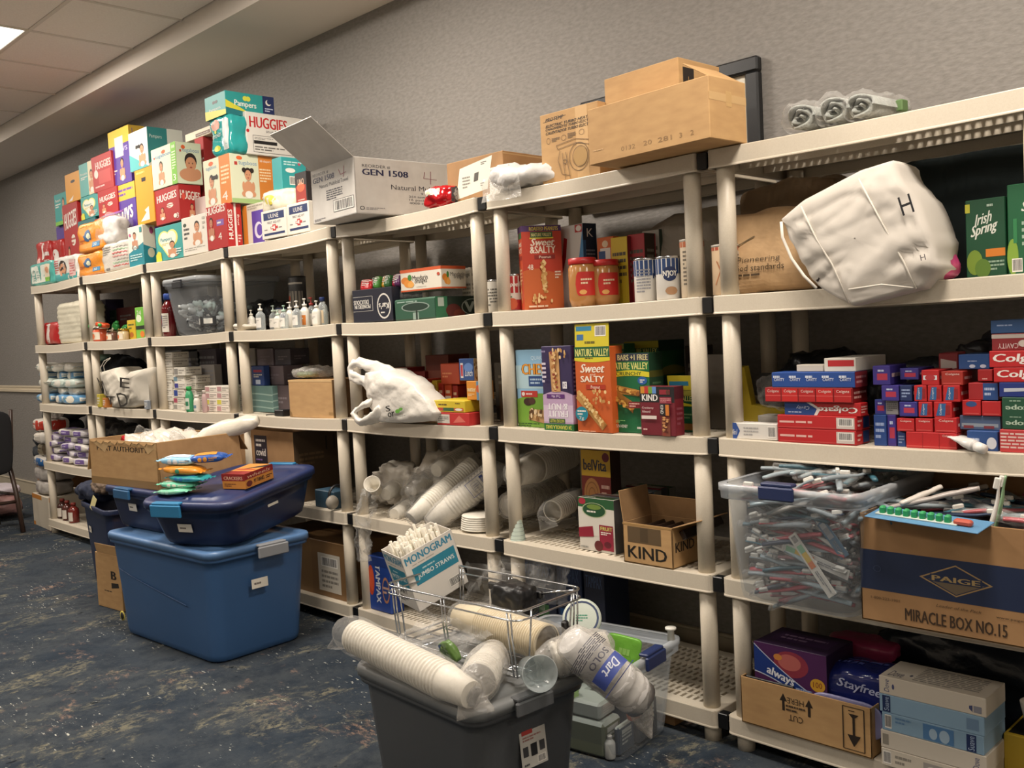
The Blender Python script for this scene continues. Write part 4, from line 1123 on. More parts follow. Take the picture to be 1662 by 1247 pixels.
pbox('snack_box', 'bright green snack box beside the post of the second unit', 'box', 236, .06, dz(1, 228, .1), lx=222, top=498, d=.12, col='6fb23e', front=[('e', .4, .65, .3, .12, 'dde4c8'), ('r', 0, .3, 1, .42, '20261c'), ('t', '24', .2, .75, .7, .9, W_), ('e', .7, .15, .25, .1, 'd0762c')])
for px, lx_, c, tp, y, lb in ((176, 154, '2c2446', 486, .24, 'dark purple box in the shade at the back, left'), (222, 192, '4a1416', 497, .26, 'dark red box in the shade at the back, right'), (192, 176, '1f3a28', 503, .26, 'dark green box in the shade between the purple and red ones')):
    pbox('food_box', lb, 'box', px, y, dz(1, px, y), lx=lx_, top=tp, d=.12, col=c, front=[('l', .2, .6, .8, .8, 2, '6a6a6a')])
# U3
for i, (px, y) in enumerate(((263, .12), (276, .06), (262, .28))):
    x = sx(px, y, K1)
    bottle('juice_bottle', ['cranberry juice bottle at the back left of the clear lidded bin', 'cranberry juice bottle nearest the clear lidded bin', 'cranberry juice bottle in shade at the rear'][i], 'bottle', (x, y, deckz(1, x)), .045, .24, '5e1216:g', '2b4a9a:p', lab='d3cdc2', ops=[('r', .15, .3, .45, .9, '26386a'), ('e', .3, .55, .12, .2, 'a82a2c'), ('l', .5, .2, .82, .9, 6, '8a8580')], sy=.8, neck=.36)
def clear_bin(label, C, w, d, h, yaw, lid=True, latch_c='26282c:p', rimc='binlid', r=.03, taper=.84, z=0, latches=('front',), name='clear_bin'):
    t = thing(name, label, 'storage bin', C, (0, 0, yaw))
    g = tote_geo(w, d, h, 'bin', taper, r, .002, .008, .02); g.build('body', t)
    if lid:
        lid_geo(w, d, 'binlid', r, .03, .014).build('lid', t, (0, 0, h-.002))
    else:
        q = G(); W, D = w/2+.010, d/2+.010
        q.loft([rrect(W-.012, D-.012, r, h-.035), rrect(W, D, r, h-.036), rrect(W+.001, D+.001, r, h-.016), rrect(W+.004, D+.004, r, h-.015), rrect(W+.004, D+.004, r, h+.002), rrect(W-.012, D-.012, r, h+.002)], 'binlid', False)
        q.build('rim', t)
    if 'front' in latches: latch(t, 0 if lid else -.01, -d/2-.016, h+.0, 0, latch_c, w*.26, .035)
    if 'right' in latches: latch(t, w/2+.016, 0, h, PI/2, latch_c, d*.28, .035)
    return t
c_ = Vector((sx(322, -.05, K1), -.05, K1))
w_ = march(c_, (-1, 0, 0), 268)
B3 = clear_bin('clear lidded storage bin full of small bottles, overhanging the second shelf', (c_.x-w_/2+.01, -.05+.24, deckz(1, c_.x-w_/2)+.001), w_, .46, .27, 0, latches=('front',))
B3.rotation_euler.z = R(0)
small = []
for nm, rr, hh, mt, cp in (('travel_bottle', .014, .075, 'c9cbc6:p', 'd9d6ce:p'), ('travel_bottle', .016, .06, 'pet', 'd9d6ce:p'), ('travel_bottle', .013, .08, '22262a:p', '2c3034:p'), ('travel_bottle', .015, .05, 'b9c8bf:p', 'd9d6ce:p')):
    g = G(); g.lathe([(rr, 0), (rr, hh*.75), (rr*.6, hh*.82), (rr*.6, hh), (.0001, hh)], mt, 10)
    g.art(cyl_frame(rr, hh*.5, hh*.12), [('r', .2, 0, .8, 1, 'd8d4ca'), ('l', .25, .3, .75, .7, 2, '6d7a72')])
    small.append(g.mesh(nm))
r3 = random.Random(5)
BLAB = ['white travel bottle jumbled inside the clear lidded bin', 'clear travel bottle jumbled inside the clear lidded bin', 'black travel bottle jumbled inside the clear lidded bin', 'pale green travel bottle jumbled inside the clear lidded bin']
for i in range(120):
    k = r3.choice((0, 0, 1, 1, 2, 3)) if i > 50 else r3.choice((2, 2, 0, 1))
    lay = i/120
    z = .02+lay*.13
    fx = w_*.5*(.74+.2*z/.27); fy = .23*(.76+.2*z/.27)
    if i % 3: px_, py_ = r3.uniform(-.8, .85), r3.choice((-1, -1, 1))*r3.uniform(.7, .86)
    else: px_, py_ = r3.choice((1, 1, .5, 0))*r3.uniform(.75, .86), r3.uniform(-.8, .8)
    if i % 2: px_, py_ = (r3.uniform(.68, .82), r3.uniform(-.8, .8)) if i % 4 == 1 else (px_, -r3.uniform(.7, .8))
    o = bpy.data.objects.new('travel_bottle', small[k]); COL.objects.link(o)
    o.location = B3.location+Vector((px_*(fx-.03), py_*(fy-.03), z)); o.rotation_euler = (r3.uniform(.6, 1.6), r3.uniform(-.6, .6), r3.uniform(0, 6.3))
    tag(o, BLAB[k], 'bottle', ['white', 'clear', 'black', 'pale green'][k]+' travel bottles in the lidded bin')
t = pbox('cream_box', 'black box with a white label among the bottles in the lidded bin', 'box', 345, -.02, K1+.035, w=.07, d=.08, h=.05, col='1d1f22', yaw=R(-20), front=[('r', .2, .2, .8, .8, 'd9d6cc')], right=[('r', .2, .25, .75, .8, 'd9d6cc')], x1=c_.x-.03)
# U4: pump bottles
soft_pack('folded_cloth', 'folded white cloth lying at the left of the pump bottles', 'cloth', .15, .10, .032, (sx(398, .06, K1), .07, dz(1, 398, .06)), (0, 0, .1), 'd5cfc2:m', k=3, amp=.006, sc=20, fold=200)
PB = [(424, .02, 489, .026, '', 'a', 'dcd8ce'), (409, .10, 500, .022, '', 'p', 'd8d4c8'), (452, .09, 500, .024, '', 'p', 'b9cfc0'), (462, .04, 492, .024, '', 'g', 'a9c8b6'), (472, .10, 486, .024, '', 'p', 'd9d5cc'), (483, .03, 484, .025, '', 'a', 'd9d5cc'),
      (496, .09, 480, .026, '', 'a', 'dcd8ce'), (507, .15, 478, .024, '', 'a', 'a83a34'), (515, .05, 484, .024, '', 'p', 'dcd8ce'), (445, .16, 492, .024, '', 'g', 'c9d8cc'), (528, .16, 486, .022, '', 'p', 'dcd8ce'), (549, .08, 467, .023, '', 'a', 'dcd8ce')]
PL = ['leftmost clear pump bottle with a plain white label, standing apart', 'short pump bottle behind the folded cloth', 'pale green pump bottle left of the cluster', 'clear greenish gel pump bottle at the front of the cluster', 'clear pump bottle behind the greenish gel bottle',
      'clear pump bottle with a slim neck in the middle front', 'tall white lotion pump bottle with an orange label', 'red-necked pump bottle at the back', 'clear pump bottle just left of the shelf post', 'pump bottle at the back left of the cluster', 'pump bottle half behind the shelf post', 'pump bottle with a blue printed label between the two posts']
for (px, y, tp, r_, _, kind, lc), lb in zip(PB, PL):
    x = sx(px, y, K1); z = deckz(1, x); h = sz(tp, x, y)-z
    m = {'a': 'pet', 'p': 'd2cfc4:p', 'g': 'pet'}[kind]
    if 'tall white' in lb: m = 'd8d4ca:p'
    ops = [('l', .3, .5, .7, .8, 2, '8a8680')]
    if 'orange' in lb: ops = [('r', .12, 0, .88, .9, 'c9752c'), ('l', .3, .3, .7, .7, 2, W_)]
    if 'blue printed' in lb: ops = [('r', .12, .45, .88, 1, '5aa0c4'), ('t', 'Soft', .25, .6, .8, .85, W_), ('r', .3, .1, .7, .25, '5a3a3c')]
    bottle('pump_bottle', lb, 'pump bottle', (x, y, z), r_, h, m, lc+':p', pump=True, lab='dcd8d0', ops=ops, sy=.8)
x = sx(519, .10, K1); bottle('sanitizer_bottle', 'clear sanitizer bottle with a dark blue cap among the pump bottles', 'bottle', (x, .12, deckz(1, x)), .026, .135, 'pet', '22366e:p', lab='d9c4a4', sy=.8)
x = sx(443, .14, K1); can('cream_jar', 'white jar with a navy lid and purple band behind the pump bottles', 'jar', (x, .20, deckz(1, x)), .034, .10, 'd3cfc6:p', [('r', 0, .55, 1, .75, '3c3a7c')], rim='1f2850:p', lidname='lid')
# dark bags and canister behind
for i, (px, y, w, h) in enumerate(((400, .30, .30, .12), (470, .33, .34, .13), (430, .36, .3, .16), (340, .38, .3, .2))):
    x = sx(px, y, K1)
    crumple_blob('dark_bag', ['black plastic bag at the back left behind the pump bottles', 'black plastic bag under the black canister', 'tallest black bag behind the white jar', 'black bag at the back behind the clear lidded bin'][i], 'bag', w, .2 if i != 2 else .14, h, (x, y, deckz(1, x)), '14161a:g', i+3, .16, 4, k=3)
x = sx(478, .24, K1); can('wipe_canister', 'black-topped canister with a red dot standing on the dark bags', 'canister', (x, .27, deckz(1, x)+.10), .043, .155, '3a3a3c:p', [('r', 0, 0, 1, .55, '8f8a82'), ('r', 0, .78, 1, .84, 'b9b5ad'), ('e', .45, .32, .08, .09, 'b0482e'), ('l', .3, .5, .7, .54, 1, '4a4a4a')], rim='0f1012:p', lidname='lid')
# U5
o, zk1 = pbox('snack_carton', 'dark navy snack carton standing upside down with a white round logo', 'snack carton', 638, .01, dz(1, 600, .05), lx=574, top=465, d=.16, col='1b1d2c',
    front=[('t', 'PIONEERS IN', .06, .42, .46, .54, 'd9d5cc', {'rot': 180, 'b': .03}), ('t', 'DELICIOUS', .04, .55, .42, .68, 'd9d5cc', {'rot': 180, 'b': .03}), ('ln', [(.02, .34), (.52, .34), (.52, .78), (.02, .78)], .008, 'd9d5cc'),
           ('e', .80, .45, .17, .38, 'd9d5cc'), ('e', .80, .45, .145, .33, '1b1d2c'), ('t', "Kar's", .68, .36, .92, .54, 'd9d5cc', {'rot': 180, 'b': .04}), ('l', .72, .22, .88, .3, 1, 'd9d5cc')])
for i, c in enumerate(('b8262c', '2c5a3a', '4a8a3c', 'c9952c', '3a6a3c', 'a8284a', '5a2c5a', '8c2444')):
    x = sx(588+i*8.5, .03, zk1)
    soft_pack('snack_bag', f'small {["red", "dark green", "leaf green", "yellow", "moss green", "pink-red", "plum", "wine red"][i]} snack bag standing on the navy carton', 'snack bag', .034 if i else .075, .05, .055, (x-.0, .06+.015*(i % 2), zk1-.003 if i else zk1-.01), (R(-12), R(4), R(8)), c+':g', [('l', .2, .4, .8, .8, 3, 'd9d0c8'), ('r', 0, .85, 1, .92, 'd9d0c8')], k=4, amp=.003)
o, zv8 = pbox('drink_carton', 'green shrink-wrapped drink carton with an oval carry hole', 'drink carton', 708, .005, dz(1, 670, .03), lx=641, rx=800, top=481, col='2c5540', bev=.006,
    front=[('e', .52, .60, .34, .22, '8a9a90'), ('e', .52, .60, .31, .18, '1c3328'), ('r', .46, .02, .6, .34, '8fa296'), ('r', .53, .02, .57, .42, '14241c'), ('l', .08, .8, .9, .92, 1, '8fa79a')],
    right=[('r', 0, 0, .2, 1, '2f6a4a'), ('r', .2, 0, 1, 1, '17261d'), ('e', .30, .35, .13, .3, '54211c'), ('e', .40, .2, .1, .2, '6a2c1e'), ('t', 'V8', .5, .25, .8, .75, '8a938c', {'b': .04}), ('o', .64, .5, .2, .38, .08, '8a938c'), ('r', .04, .55, .14, .95, 'a9b5ab')])
s = Soft(.27, .12, .05, k=5, amp=.012, sc=18, seed=2); g = G(); s.geo(g, 'film', 12)
tag(g.build('plastic_wrap', None, (sx(675, .1, zv8), .11, zv8+.001)), 'crumpled clear wrap on top of the green drink carton', 'plastic wrap')
ORG = [('e', .12, .5, .1, .16, 'd07a2c'), ('e', .2, .36, .11, .18, 'd98a34'), ('e', .26, .3, .08, .14, 'e0a04e'), ('e', .24, .62, .05, .14, '3f7a34')]
pbox('fruit_cup_box', 'white and orange box of mandarin fruit cups lying on the green carton', 'fruit box', 717, .04, zv8+.03, lx=651, rx=757, top=431, yaw=R(0), col='d6cfc0',
    front=[('r', 0, .86, 1, 1, 'c4552c'), ('r', 0, 0, 1, .07, 'c4552c')]+ORG+[('t', 'Mandarin', .31, .48, .68, .70, '2a2622'), ('t', 'oranges', .36, .28, .66, .48, '2a2622'), ('t', 'in fruit juice', .4, .14, .64, .2, '5a534a'), ('e', .94, .66, .035, .07, 'b54a34')],
    right=[('r', 0, .86, 1, 1, 'c4552c'), ('r', 0, 0, 1, .07, 'c4552c')]+[(a, b+.02, c, d, e, f_) for a, b, c, d, e, f_ in ORG]+[('t', 'Mandarin', .36, .55, .95, .72, '2a2622'), ('t', 'oranges', .5, .38, .9, .55, '2a2622')])
pbox('fruit_cup_box', 'second mandarin fruit cup box standing behind the first', 'fruit box', 768, .20, dz(1, 740, .2), lx=752, rx=778, top=434, col='c9c2b4', front=[('t', 'oranges', .1, .8, .9, .88, '2a2622'), ('l', .1, .3, .9, .7, 5, '8a857c')], right=[('t', 'oranges', .1, .8, .9, .88, '2a2622'), ('l', .1, .3, .9, .7, 5, '8a857c')])
for i in range(4):
    x = sx(575+i*8, .3, K1); bottle('small_bottle', f'{["first", "second", "third", "fourth"][i]} of four small clear bottles behind the navy carton, counted from the left', 'bottle', (x, .32, deckz(1, x)), .022, .15, 'pet', 'b9b5ab:p', group='small clear bottles behind the navy carton')
# U6
x = sx(826, .05, K1); can('soup_can', 'red and white soup can beside the left post', 'can', (x, .08, dz(1, 826, .05)), .043, .125, 'c9c2b6:p', [('r', 0, .5, 1, 1, '9e1f1f'), ('t', "Campbell's", .22, .64, .8, .84, 'ded6cb', {'s': .3, 'b': .02}), ('r', 0, 0, 1, .3, '9e1f1f'), ('e', .5, .18, .14, .17, 'b5502e'), ('l', .35, .36, .6, .42, 1, '5a7a4a')], yaw=R(35))
x = sx(806, .14, K1); can('drink_can', 'tall white can half hidden behind the left post of the sixth unit', 'can', (x, .14, dz(1, 806, .14)), .033, .12, 'c3beb3:p', [('l', .2, .2, .8, .8, 6, '6a6862')])
SSF = [('r', 0, .93, 1, 1, '4a2a5e'), ('t', 'ROASTED PEANUTS', .2, .94, .92, .985, 'd9c44a', {'b': .03}), ('r', .22, .855, .78, .925, '2f5a32'), ('t', 'NATURE VALLEY', .25, .87, .75, .91, 'd9cf8a', {'b': .03}), ('ln', [(.2, .85), (.8, .85)], .015, 'd2c23c'),
       ('t', 'Sweet', .22, .76, .82, .845, 'ecdcc8', {'s': .3, 'b': .03}), ('t', '&SALTY', .2, .67, .84, .755, 'ecdcc8', {'b': .03}), ('r', .3, .60, .82, .65, '8a2318'), ('t', 'Peanut', .42, .61, .72, .64, 'ecdcc8'), ('t', '48', .12, .475, .26, .54, 'ecdcc8'), ('l', .80, .36, .95, .46, 3, 'ecdcc8')]
def bar(u0, v0, u1, v1, n=34, seed=2, cols=('c79a58', 'd9b274', 'b07c40', 'e3c48a')):
    r = random.Random(seed); dx, dy = u1-u0, v1-v0; out = []
    for i in range(n):
        t = i/(n-1); out.append(('e', u0+dx*t+r.uniform(-.055, .055), v0+dy*t+r.uniform(-.012, .012), r.uniform(.03, .05), r.uniform(.014, .024), r.choice(cols)))
    return out
pbox('cereal_bar_box', 'tall red and orange cereal bar box with a peanut bar picture, turned towards the room', 'cereal bar box', 852, .03, dz(1, 870, .06), w=.075, rx=916, top=367, yaw=R(-36), col='b5401f',
     right=[('w', lambda u: .45+.03*math.sin(u*5), lambda u: .93, 0, 1, 'b8381f'), ('w', lambda u: 0, lambda u: .46+.03*math.sin(u*5), 0, 1, 'bf5c28')]+SSF+bar(.53, .2, .5, .56, 40)+peanuts(.22, .08, .8, .18, 14, 4)+[('l', .1, .02, .9, .06, 1, 'e0c4a8')],
     front=[('r', 0, .93, 1, 1, '4a2a5e'), ('r', .15, .855, .95, .925, '2f5a32'), ('t', 'Sweet', .15, .76, .9, .83, 'ecdcc8'), ('t', 'SALTY', .15, .68, .9, .74, 'ecdcc8'), ('r', .1, .6, .9, .65, '8a2318'), ('l', .2, .3, .8, .5, 5, 'e0b48a')]+bar(.5, .1, .5, .5, 20, 5))
KSF = [('p', [(.0, .2), (.35, .62), (.42, .84), (.30, .86), (.22, .66), (.0, .45)], '9c1c22'), ('p', [(.55, 0), (1, .95), (1, 0)], '4a86b4'), ('r', .72, .9, .98, .99, 'b03a34'), ('e', .86, .945, .1, .035, 'd9d4cb')]
pbox('cereal_box', 'white and blue cereal box with a red ribbon letter, behind the peanut butter', 'cereal box', 951, .17, dz(1, 930, .2), lx=908, rx=973, top=362, col='cfccc6', front=KSF, right=[('r', 0, 0, 1, 1, '1c2a3c'), ('t', 'K', .3, .84, .75, .94, W_), ('l', .15, .35, .85, .7, 8, '8a9098'), ('r', 0, 0, .2, .8, '2f5f8c')], yaw=R(-6))
for i, (px, y, tp, lb) in enumerate(((948, .04, 418, 'large peanut butter jar with a red lid at the front of the shelf'), (984, .09, 421, 'large peanut butter jar with a red lid, set back to the right'))):
    x = sx(px, y+.045, K1); z = deckz(1, x); h = sz(tp, x, y)-z
    t = thing('peanut_butter_jar', lb, 'jar', (x, y+.045, z), (0, 0, R(25)))
    r_ = .048; g = G(); g.lathe([(r_*.78, 0), (r_*.86, .004), (r_, .025), (r_, h*.78), (r_*.92, h*.84), (r_*.9, h*.86)], 'ad7b47:g', 32)
    g.art(cyl_frame(r_, h*.48, h*.22), [('r', .5, 0, 1, 1, 'b9281f'), ('e', .5, .5, .1, .5, 'b9281f'), ('l', .55, .45, .85, .75, 2, 'e0c8a8'), ('e', .6, .15, .1, .1, 'd9a05a')]); g.build('glass', t)
    g = G(); g.lathe([(r_*.95, 0), (r_*.98, .002), (r_*.98, h*.12), (r_*.9, h*.13), (.0001, h*.13)], 'b0201f:p', 36); g.build('lid', t, (0, 0, h*.86))
pbox('cereal_box', 'orange cereal box with a blue and white panel behind the second peanut butter jar', 'cereal box', 1000, .20, dz(1, 985, .2), lx=973, rx=1010, top=383, col='c4622a', front=[('r', .2, .62, .8, .84, 'd6d2ca'), ('e', .5, .9, .18, .05, 'd9c4a4'), ('r', .1, .62, .5, .8, '2c4a7c')], right=[('l', .2, .2, .8, .8, 9, '6a3a1e'), ('r', .85, 0, 1, 1, 'c9b22c')])
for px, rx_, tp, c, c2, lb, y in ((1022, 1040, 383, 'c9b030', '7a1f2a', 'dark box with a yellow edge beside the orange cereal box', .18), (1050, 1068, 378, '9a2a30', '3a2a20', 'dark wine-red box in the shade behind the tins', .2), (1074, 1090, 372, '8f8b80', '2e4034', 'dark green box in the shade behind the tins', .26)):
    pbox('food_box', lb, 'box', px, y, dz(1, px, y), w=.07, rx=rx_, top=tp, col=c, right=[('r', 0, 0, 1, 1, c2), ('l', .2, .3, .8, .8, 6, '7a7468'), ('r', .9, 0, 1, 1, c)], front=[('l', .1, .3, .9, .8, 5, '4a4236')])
for i, (px, y, tp, lb) in enumerate(((1050, .08, 422, 'blue and white creamer tin, the left of the pair'), (1086, .06, 419, 'blue and white creamer tin, the right of the pair'))):
    x = sx(px, y, K1); z = deckz(1, x)
    can('creamer_tin', lb, 'tin', (x, y, z), .037, sz(tp, x, y)-z, 'cfcbc3:p', [('r', 0, .62, 1, 1, '26406e'), ('e', .52, .62, .2, .18, '1c2c54'), ('t', "N'JOY", .35, .52, .70, .70, 'e3e0da', {'b': .04}), ('e', .55, .2, .16, .1, 'a07a58')] if i else [('r', 0, .62, 1, 1, '26406e'), ('l', .2, .2, .6, .8, 8, '8a8a90'), ('t', "N'J", .68, .5, .9, .68, '1c2c54', {'b': .04})], yaw=R(40))
x = sx(1120, .05, K1); can('oat_canister', 'tan and white canister behind the right post', 'canister', (x, .07, dz(1, 1120, .05)), .036, .17, 'c2b39c:m', [('r', 0, .9, 1, 1, 'b0623c'), ('l', .2, .2, .8, .85, 9, '6b6256')], rim='b9b3a8:p', yaw=R(40))
# U7
x = sx(1176, .05, K1); can('oat_canister', 'tan canister with a red rim standing left in the seventh unit', 'canister', (x, .06, dz(1, 1176, .05)), .038, sz(400, x, .05)-K1, 'c2a888:m', [('r', 0, .93, 1, 1, 'a84a30'), ('r', .5, 0, 1, .9, 'c9c3b8'), ('l', .52, .1, .95, .85, 12, '5a5650'), ('ln', [(.2, .2), (.35, .5), (.25, .7)], .03, 'a8704a')], rim='b9b3a8:p', yaw=R(40))
def paper_bag(name, label, C, w, d, h, yaw, m, seed, ops=(), tilt=(0, 0), amp=.012, k=8):
    t = thing(name, label, 'bag', C, (tilt[0], tilt[1], yaw))
    s = Soft(w, d, h, k=k, amp=amp, sc=9, seed=seed); g = G(); s.geo(g, m, 18, None)
    g.v = [(x*(1-.0*z), y*(1-.55*max(0, z/h-.35)), z) for x, y, z in g.v]
    # faceted paper: smooth off
    g.sm = [False]*len(g.sm)
    b_ = len(g.v); 
    if ops:
        f0 = s.frame('front'); g.art(Frame(lambda u, v, n: (lambda p: Vector((p.x, p.y*(1-.55*max(0, p.z/h-.35)), p.z)))(f0.fn(u, v, n+.003)), False, .001, .0003), ops)
    g.build('bag', t)
    return t
x = sx(1250, .1, K1)
paper_bag('paper_bag', 'crumpled brown paper bag with printed leaves at the front left', (x, .16, deckz(1, x)), .30, .16, .235, R(6), 'paperbag', 2, [('t', 'Pioneering', .2, .38, .62, .45, '4a3a26'), ('t', 'food standards', .16, .29, .66, .36, '4a3a26'), ('l', .2, .22, .6, .27, 1, '4a3a26'), ('ln', [(.08, .8), (.2, .6), (.12, .5), (.24, .44)], .012, '5a4a30'), ('ln', [(.2, .6), (.35, .7)], .012, '5a4a30')])
x = sx(1290, .3, K1); paper_bag('paper_bag', 'dark brown paper bag standing behind the printed one', (x, .32, deckz(1, x)), .34, .17, .335, R(-4), '6e5a42:m', 5, amp=.02)
x = sx(1190, .34, K1); paper_bag('paper_bag', 'grey-tan paper bag at the back left corner of the seventh unit', (x, .34, deckz(1, x)), .22, .14, .29, R(3), '7c7464:m', 7, amp=.02)
x = sx(1120, .34, K1); paper_bag('cloth_bag', 'pale cloth bag at the back behind the creamer tins', (x, .32, deckz(1, x)), .30, .12, .28, R(0), '857c70:m', 11, amp=.025, k=4)
x = sx(1262, .24, K1); crumple_blob('grey_cloth', 'grey cloth bundled between the paper bags and the white tote', 'cloth', .26, .10, .21, (x+.06, .215, deckz(1, x)), '77757a:m', 4, .16, 5, rot=(0, 0, .1))
# white tote with letter H: traced outline given its own thickness, tilted
def tote_bag(name, label, outline, y0, depth, m, letters, seed=1, seams=()):
    P = [onY(px, py, y0) for px, py in outline]
    t = thing(name, label, 'tote bag', P[0])
    o = P[0]; c = sum((p-o for p in P), Vector())/len(P)
    g = G(); n = len(P); N = 7
    # dense outline
    D_ = []
    for a, b in zip(P, P[1:]+P[:1]):
        for q in range(6): D_.append(a-o+(b-a)*(q/6))
    rings = []
    for f_, yy in [(.01+.04*q, -.031+.020*max(0, q*.04-.45)**2/.3) for q in range(25)]+[ (1, .012), (1.0, depth*.5), (.97, depth*.9), (.9, depth), (.5, depth+.005), (0, depth+.005)]:
        ring = []
        for d in D_:
            p = c+(d-c)*f_; p = Vector((p.x, yy, p.z))
            w = .010*(nz(p, 7, seed)+.9*rg((p.x*.25, 0, p.z-p.x*.35), 16, seed+2)+.3*rg(p, 26, seed+5))
            if 0 < f_: w *= min(1, f_*1.6); p.y += w; p.x += w*.4; p.z += w*.4
            ring.append(p)
        rings.append(ring)
    g.loft(rings, m, False, True)
    for s_ in seams:
        pts = [onY(px, py, y0)-o for px, py in s_]
        g.tube([Vector((p.x, -.036+.006*math.sin(i), p.z)) for i, p in enumerate(pts)], .0022, 'cfc8bc:m', 6)
    for st, q, col in letters:
        a, b, d2 = [onY(*p_, y0)-o for p_ in q]      # lower-left, lower-right, upper-left
        a.y = b.y = d2.y = -.040
        g.art(plane_frame(a, b-a, d2-a), [('t', st, 0, 0, 1, 1, col, {'b': .015})])
    g.build('bag', t)
    return t, o
tb, o_ = tote_bag('tote_bag', 'large white tote bag with a black letter H, slumped over the shelf edge',
    [(1268, 356), (1310, 322), (1397, 276), (1446, 260), (1478, 300), (1514, 372), (1530, 435), (1500, 470), (1392, 494), (1345, 478), (1322, 464), (1300, 420)], -.035, .16, 'c6bfb5:m',
    [('H', [(1477, 352), (1496, 345), (1468, 323)], '15151a'), ('H', [(1506, 424), (1514, 422), (1504, 415)], '4a4048')], 3,
    [[(1311, 336), (1335, 390), (1360, 430), (1388, 492)], [(1404, 292), (1440, 362), (1475, 425), (1496, 468)], [(1388, 470), (1440, 462), (1496, 468)]])
g = G()
pts = [onY(px, py, -.05)-o_ for px, py in ((1268, 360), (1270, 385), (1285, 420), (1305, 448), (1325, 468))]
g.tube(pts, .004, 'ded8cc:m', 8); pts = [onY(px, py, -.045)-o_ for px, py in ((1300, 420), (1322, 432), (1330, 452), (1326, 456))]; g.tube(pts, .0035, '3a2f2a:m', 6)
g.build('strap', tb)
pc = thing('pink_pouch', 'bright pink soft pouch poking out to the right of the white tote', 'pouch', onY(1536, 440, .05)); pc.location.z = dz(1, 1536, .05)+.002
pc.rotation_euler = (0, R(-24), 0)
s = Soft(.065, .12, .165, k=4, amp=.006, sc=20, seed=2); g = G(); s.geo(g, 'c4487c:f', 10); g.build('pouch', pc)
IS = [('t', 'Irish', .24, .66, .66, .80, 'd3d6cc', {'s': .3, 'b': .02, 'slope': .05}), ('t', 'Spring', .14, .48, .80, .66, 'd3d6cc', {'s': .3, 'b': .03, 'slope': .08}), ('r', .0, .84, .12, .95, 'b5b238'), ('r', .5, .26, .98, .36, 'c9782a'), ('l', .5, .08, .95, .22, 3, '8fa894'), ('e', .22, .2, .2, .16, '6f8a30'), ('e', .42, .12, .2, .12, '56762c'), ('l', .55, .88, .8, .94, 1, 'a9bcae')]
pbox('soap_box', 'dark green soap multipack box beside the pink pouch', 'soap box', 1634, .10, dz(1, 1600, .1), lx=1569, top=318, d=.10, col='17482f', front=IS, yaw=R(-2))
pbox('soap_box', 'dark green soap multipack box cut by the right edge of the picture', 'soap box', 1716, .09, dz(1, 1680, .1), lx=1637, top=290, d=.10, col='1b5a38', front=[('t', 'Spring', .3, .66, .95, .8, 'd3d6cc', {'s': .3, 'b': .03}), ('e', .1, .2, .12, .2, '7fa03a'), ('bc', .08, .03, .3, .18), ('l', .3, .3, .5, .6, 4, '9fb8a6'), ('r', .12, .35, .2, .62, '2f7a4a')])
x = sx(1560, .38, K1)
t = thing('dark_garment', 'dark teal garment hanging across the back of the seventh unit', 'clothing', (x+.12, .40, K1+.002))
g = G(); s = Soft(.66, .06, .345, k=10, amp=.012, sc=7, seed=6); s.geo(g, '162223:m', 16); g.build('cloth', t)
# ================================================================== third tier (k=2)
K2 = ZK[2]
# U1 wipes
cols1 = [('5f93bd', 'blue'), ('d3cfc2', 'white'), ('c9d6cc', 'pale green'), ('4a9ad0', 'bright blue'), ('d6d2c6', 'cream'), ('d3cbc8', 'pale pink')]
k = 0
for lay in range(5):
    for j, px in enumerate((84, 110, 128)):
        c, nm = cols1[(k*5+j+lay) % 6]; k += 1
        y = .10+.03*(lay % 2)+(.02 if j else .0); x = sx(px+(lay % 2)*4, y, K2)
        soft_pack('wipes_pack', f'{nm} wipes pack, {["bottom", "second", "third", "fourth", "top"][lay]} layer {["left", "middle", "right"][j]} of the far left stack', 'wipes pack', .23, .13, .062, (x, y, deckz(2, x)+.004+lay*.054), (0, R(rnd.uniform(-3, 3)), R(rnd.uniform(-14, 14))), c+':f',
                  [('e', .5, .5, .22, .4, 'dcd8cc' if nm != 'white' else '8fb8c4'), ('l', .1, .3, .35, .7, 2, '7a9a9a')], [('r', 0, .2, .5, .8, 'd9d5ca'), ('l', .1, .3, .9, .7, 2, '8ab0b8')], pinch=.55, k=4, amp=.004, fins=c+':f', seed=k, n=8)
x = sx(88, .3, K2); crumple_blob('plastic_bag', 'bluish clear plastic bag behind the wipes packs', 'plastic bag', .28, .16, .25, (-.86, .30, deckz(2, -.86)), '6f8ea0:f', 3, .14, 5)
x = sx(116, .26, K2); crumple_blob('grey_sack', 'grey plastic sack behind the wipes at the top', 'bag', .3, .14, .27, (-.60, .33, deckz(2, -.6)), '4d5455:f', 6, .14, 5)
soft_pack('wipes_pack', 'mint green pack resting on the grey sack under the shelf above', 'wipes pack', .17, .1, .05, (-.62, .31, K2+.275), (0, 0, .2), 'a9d0c0:f', k=4, pinch=.4, amp=.003)
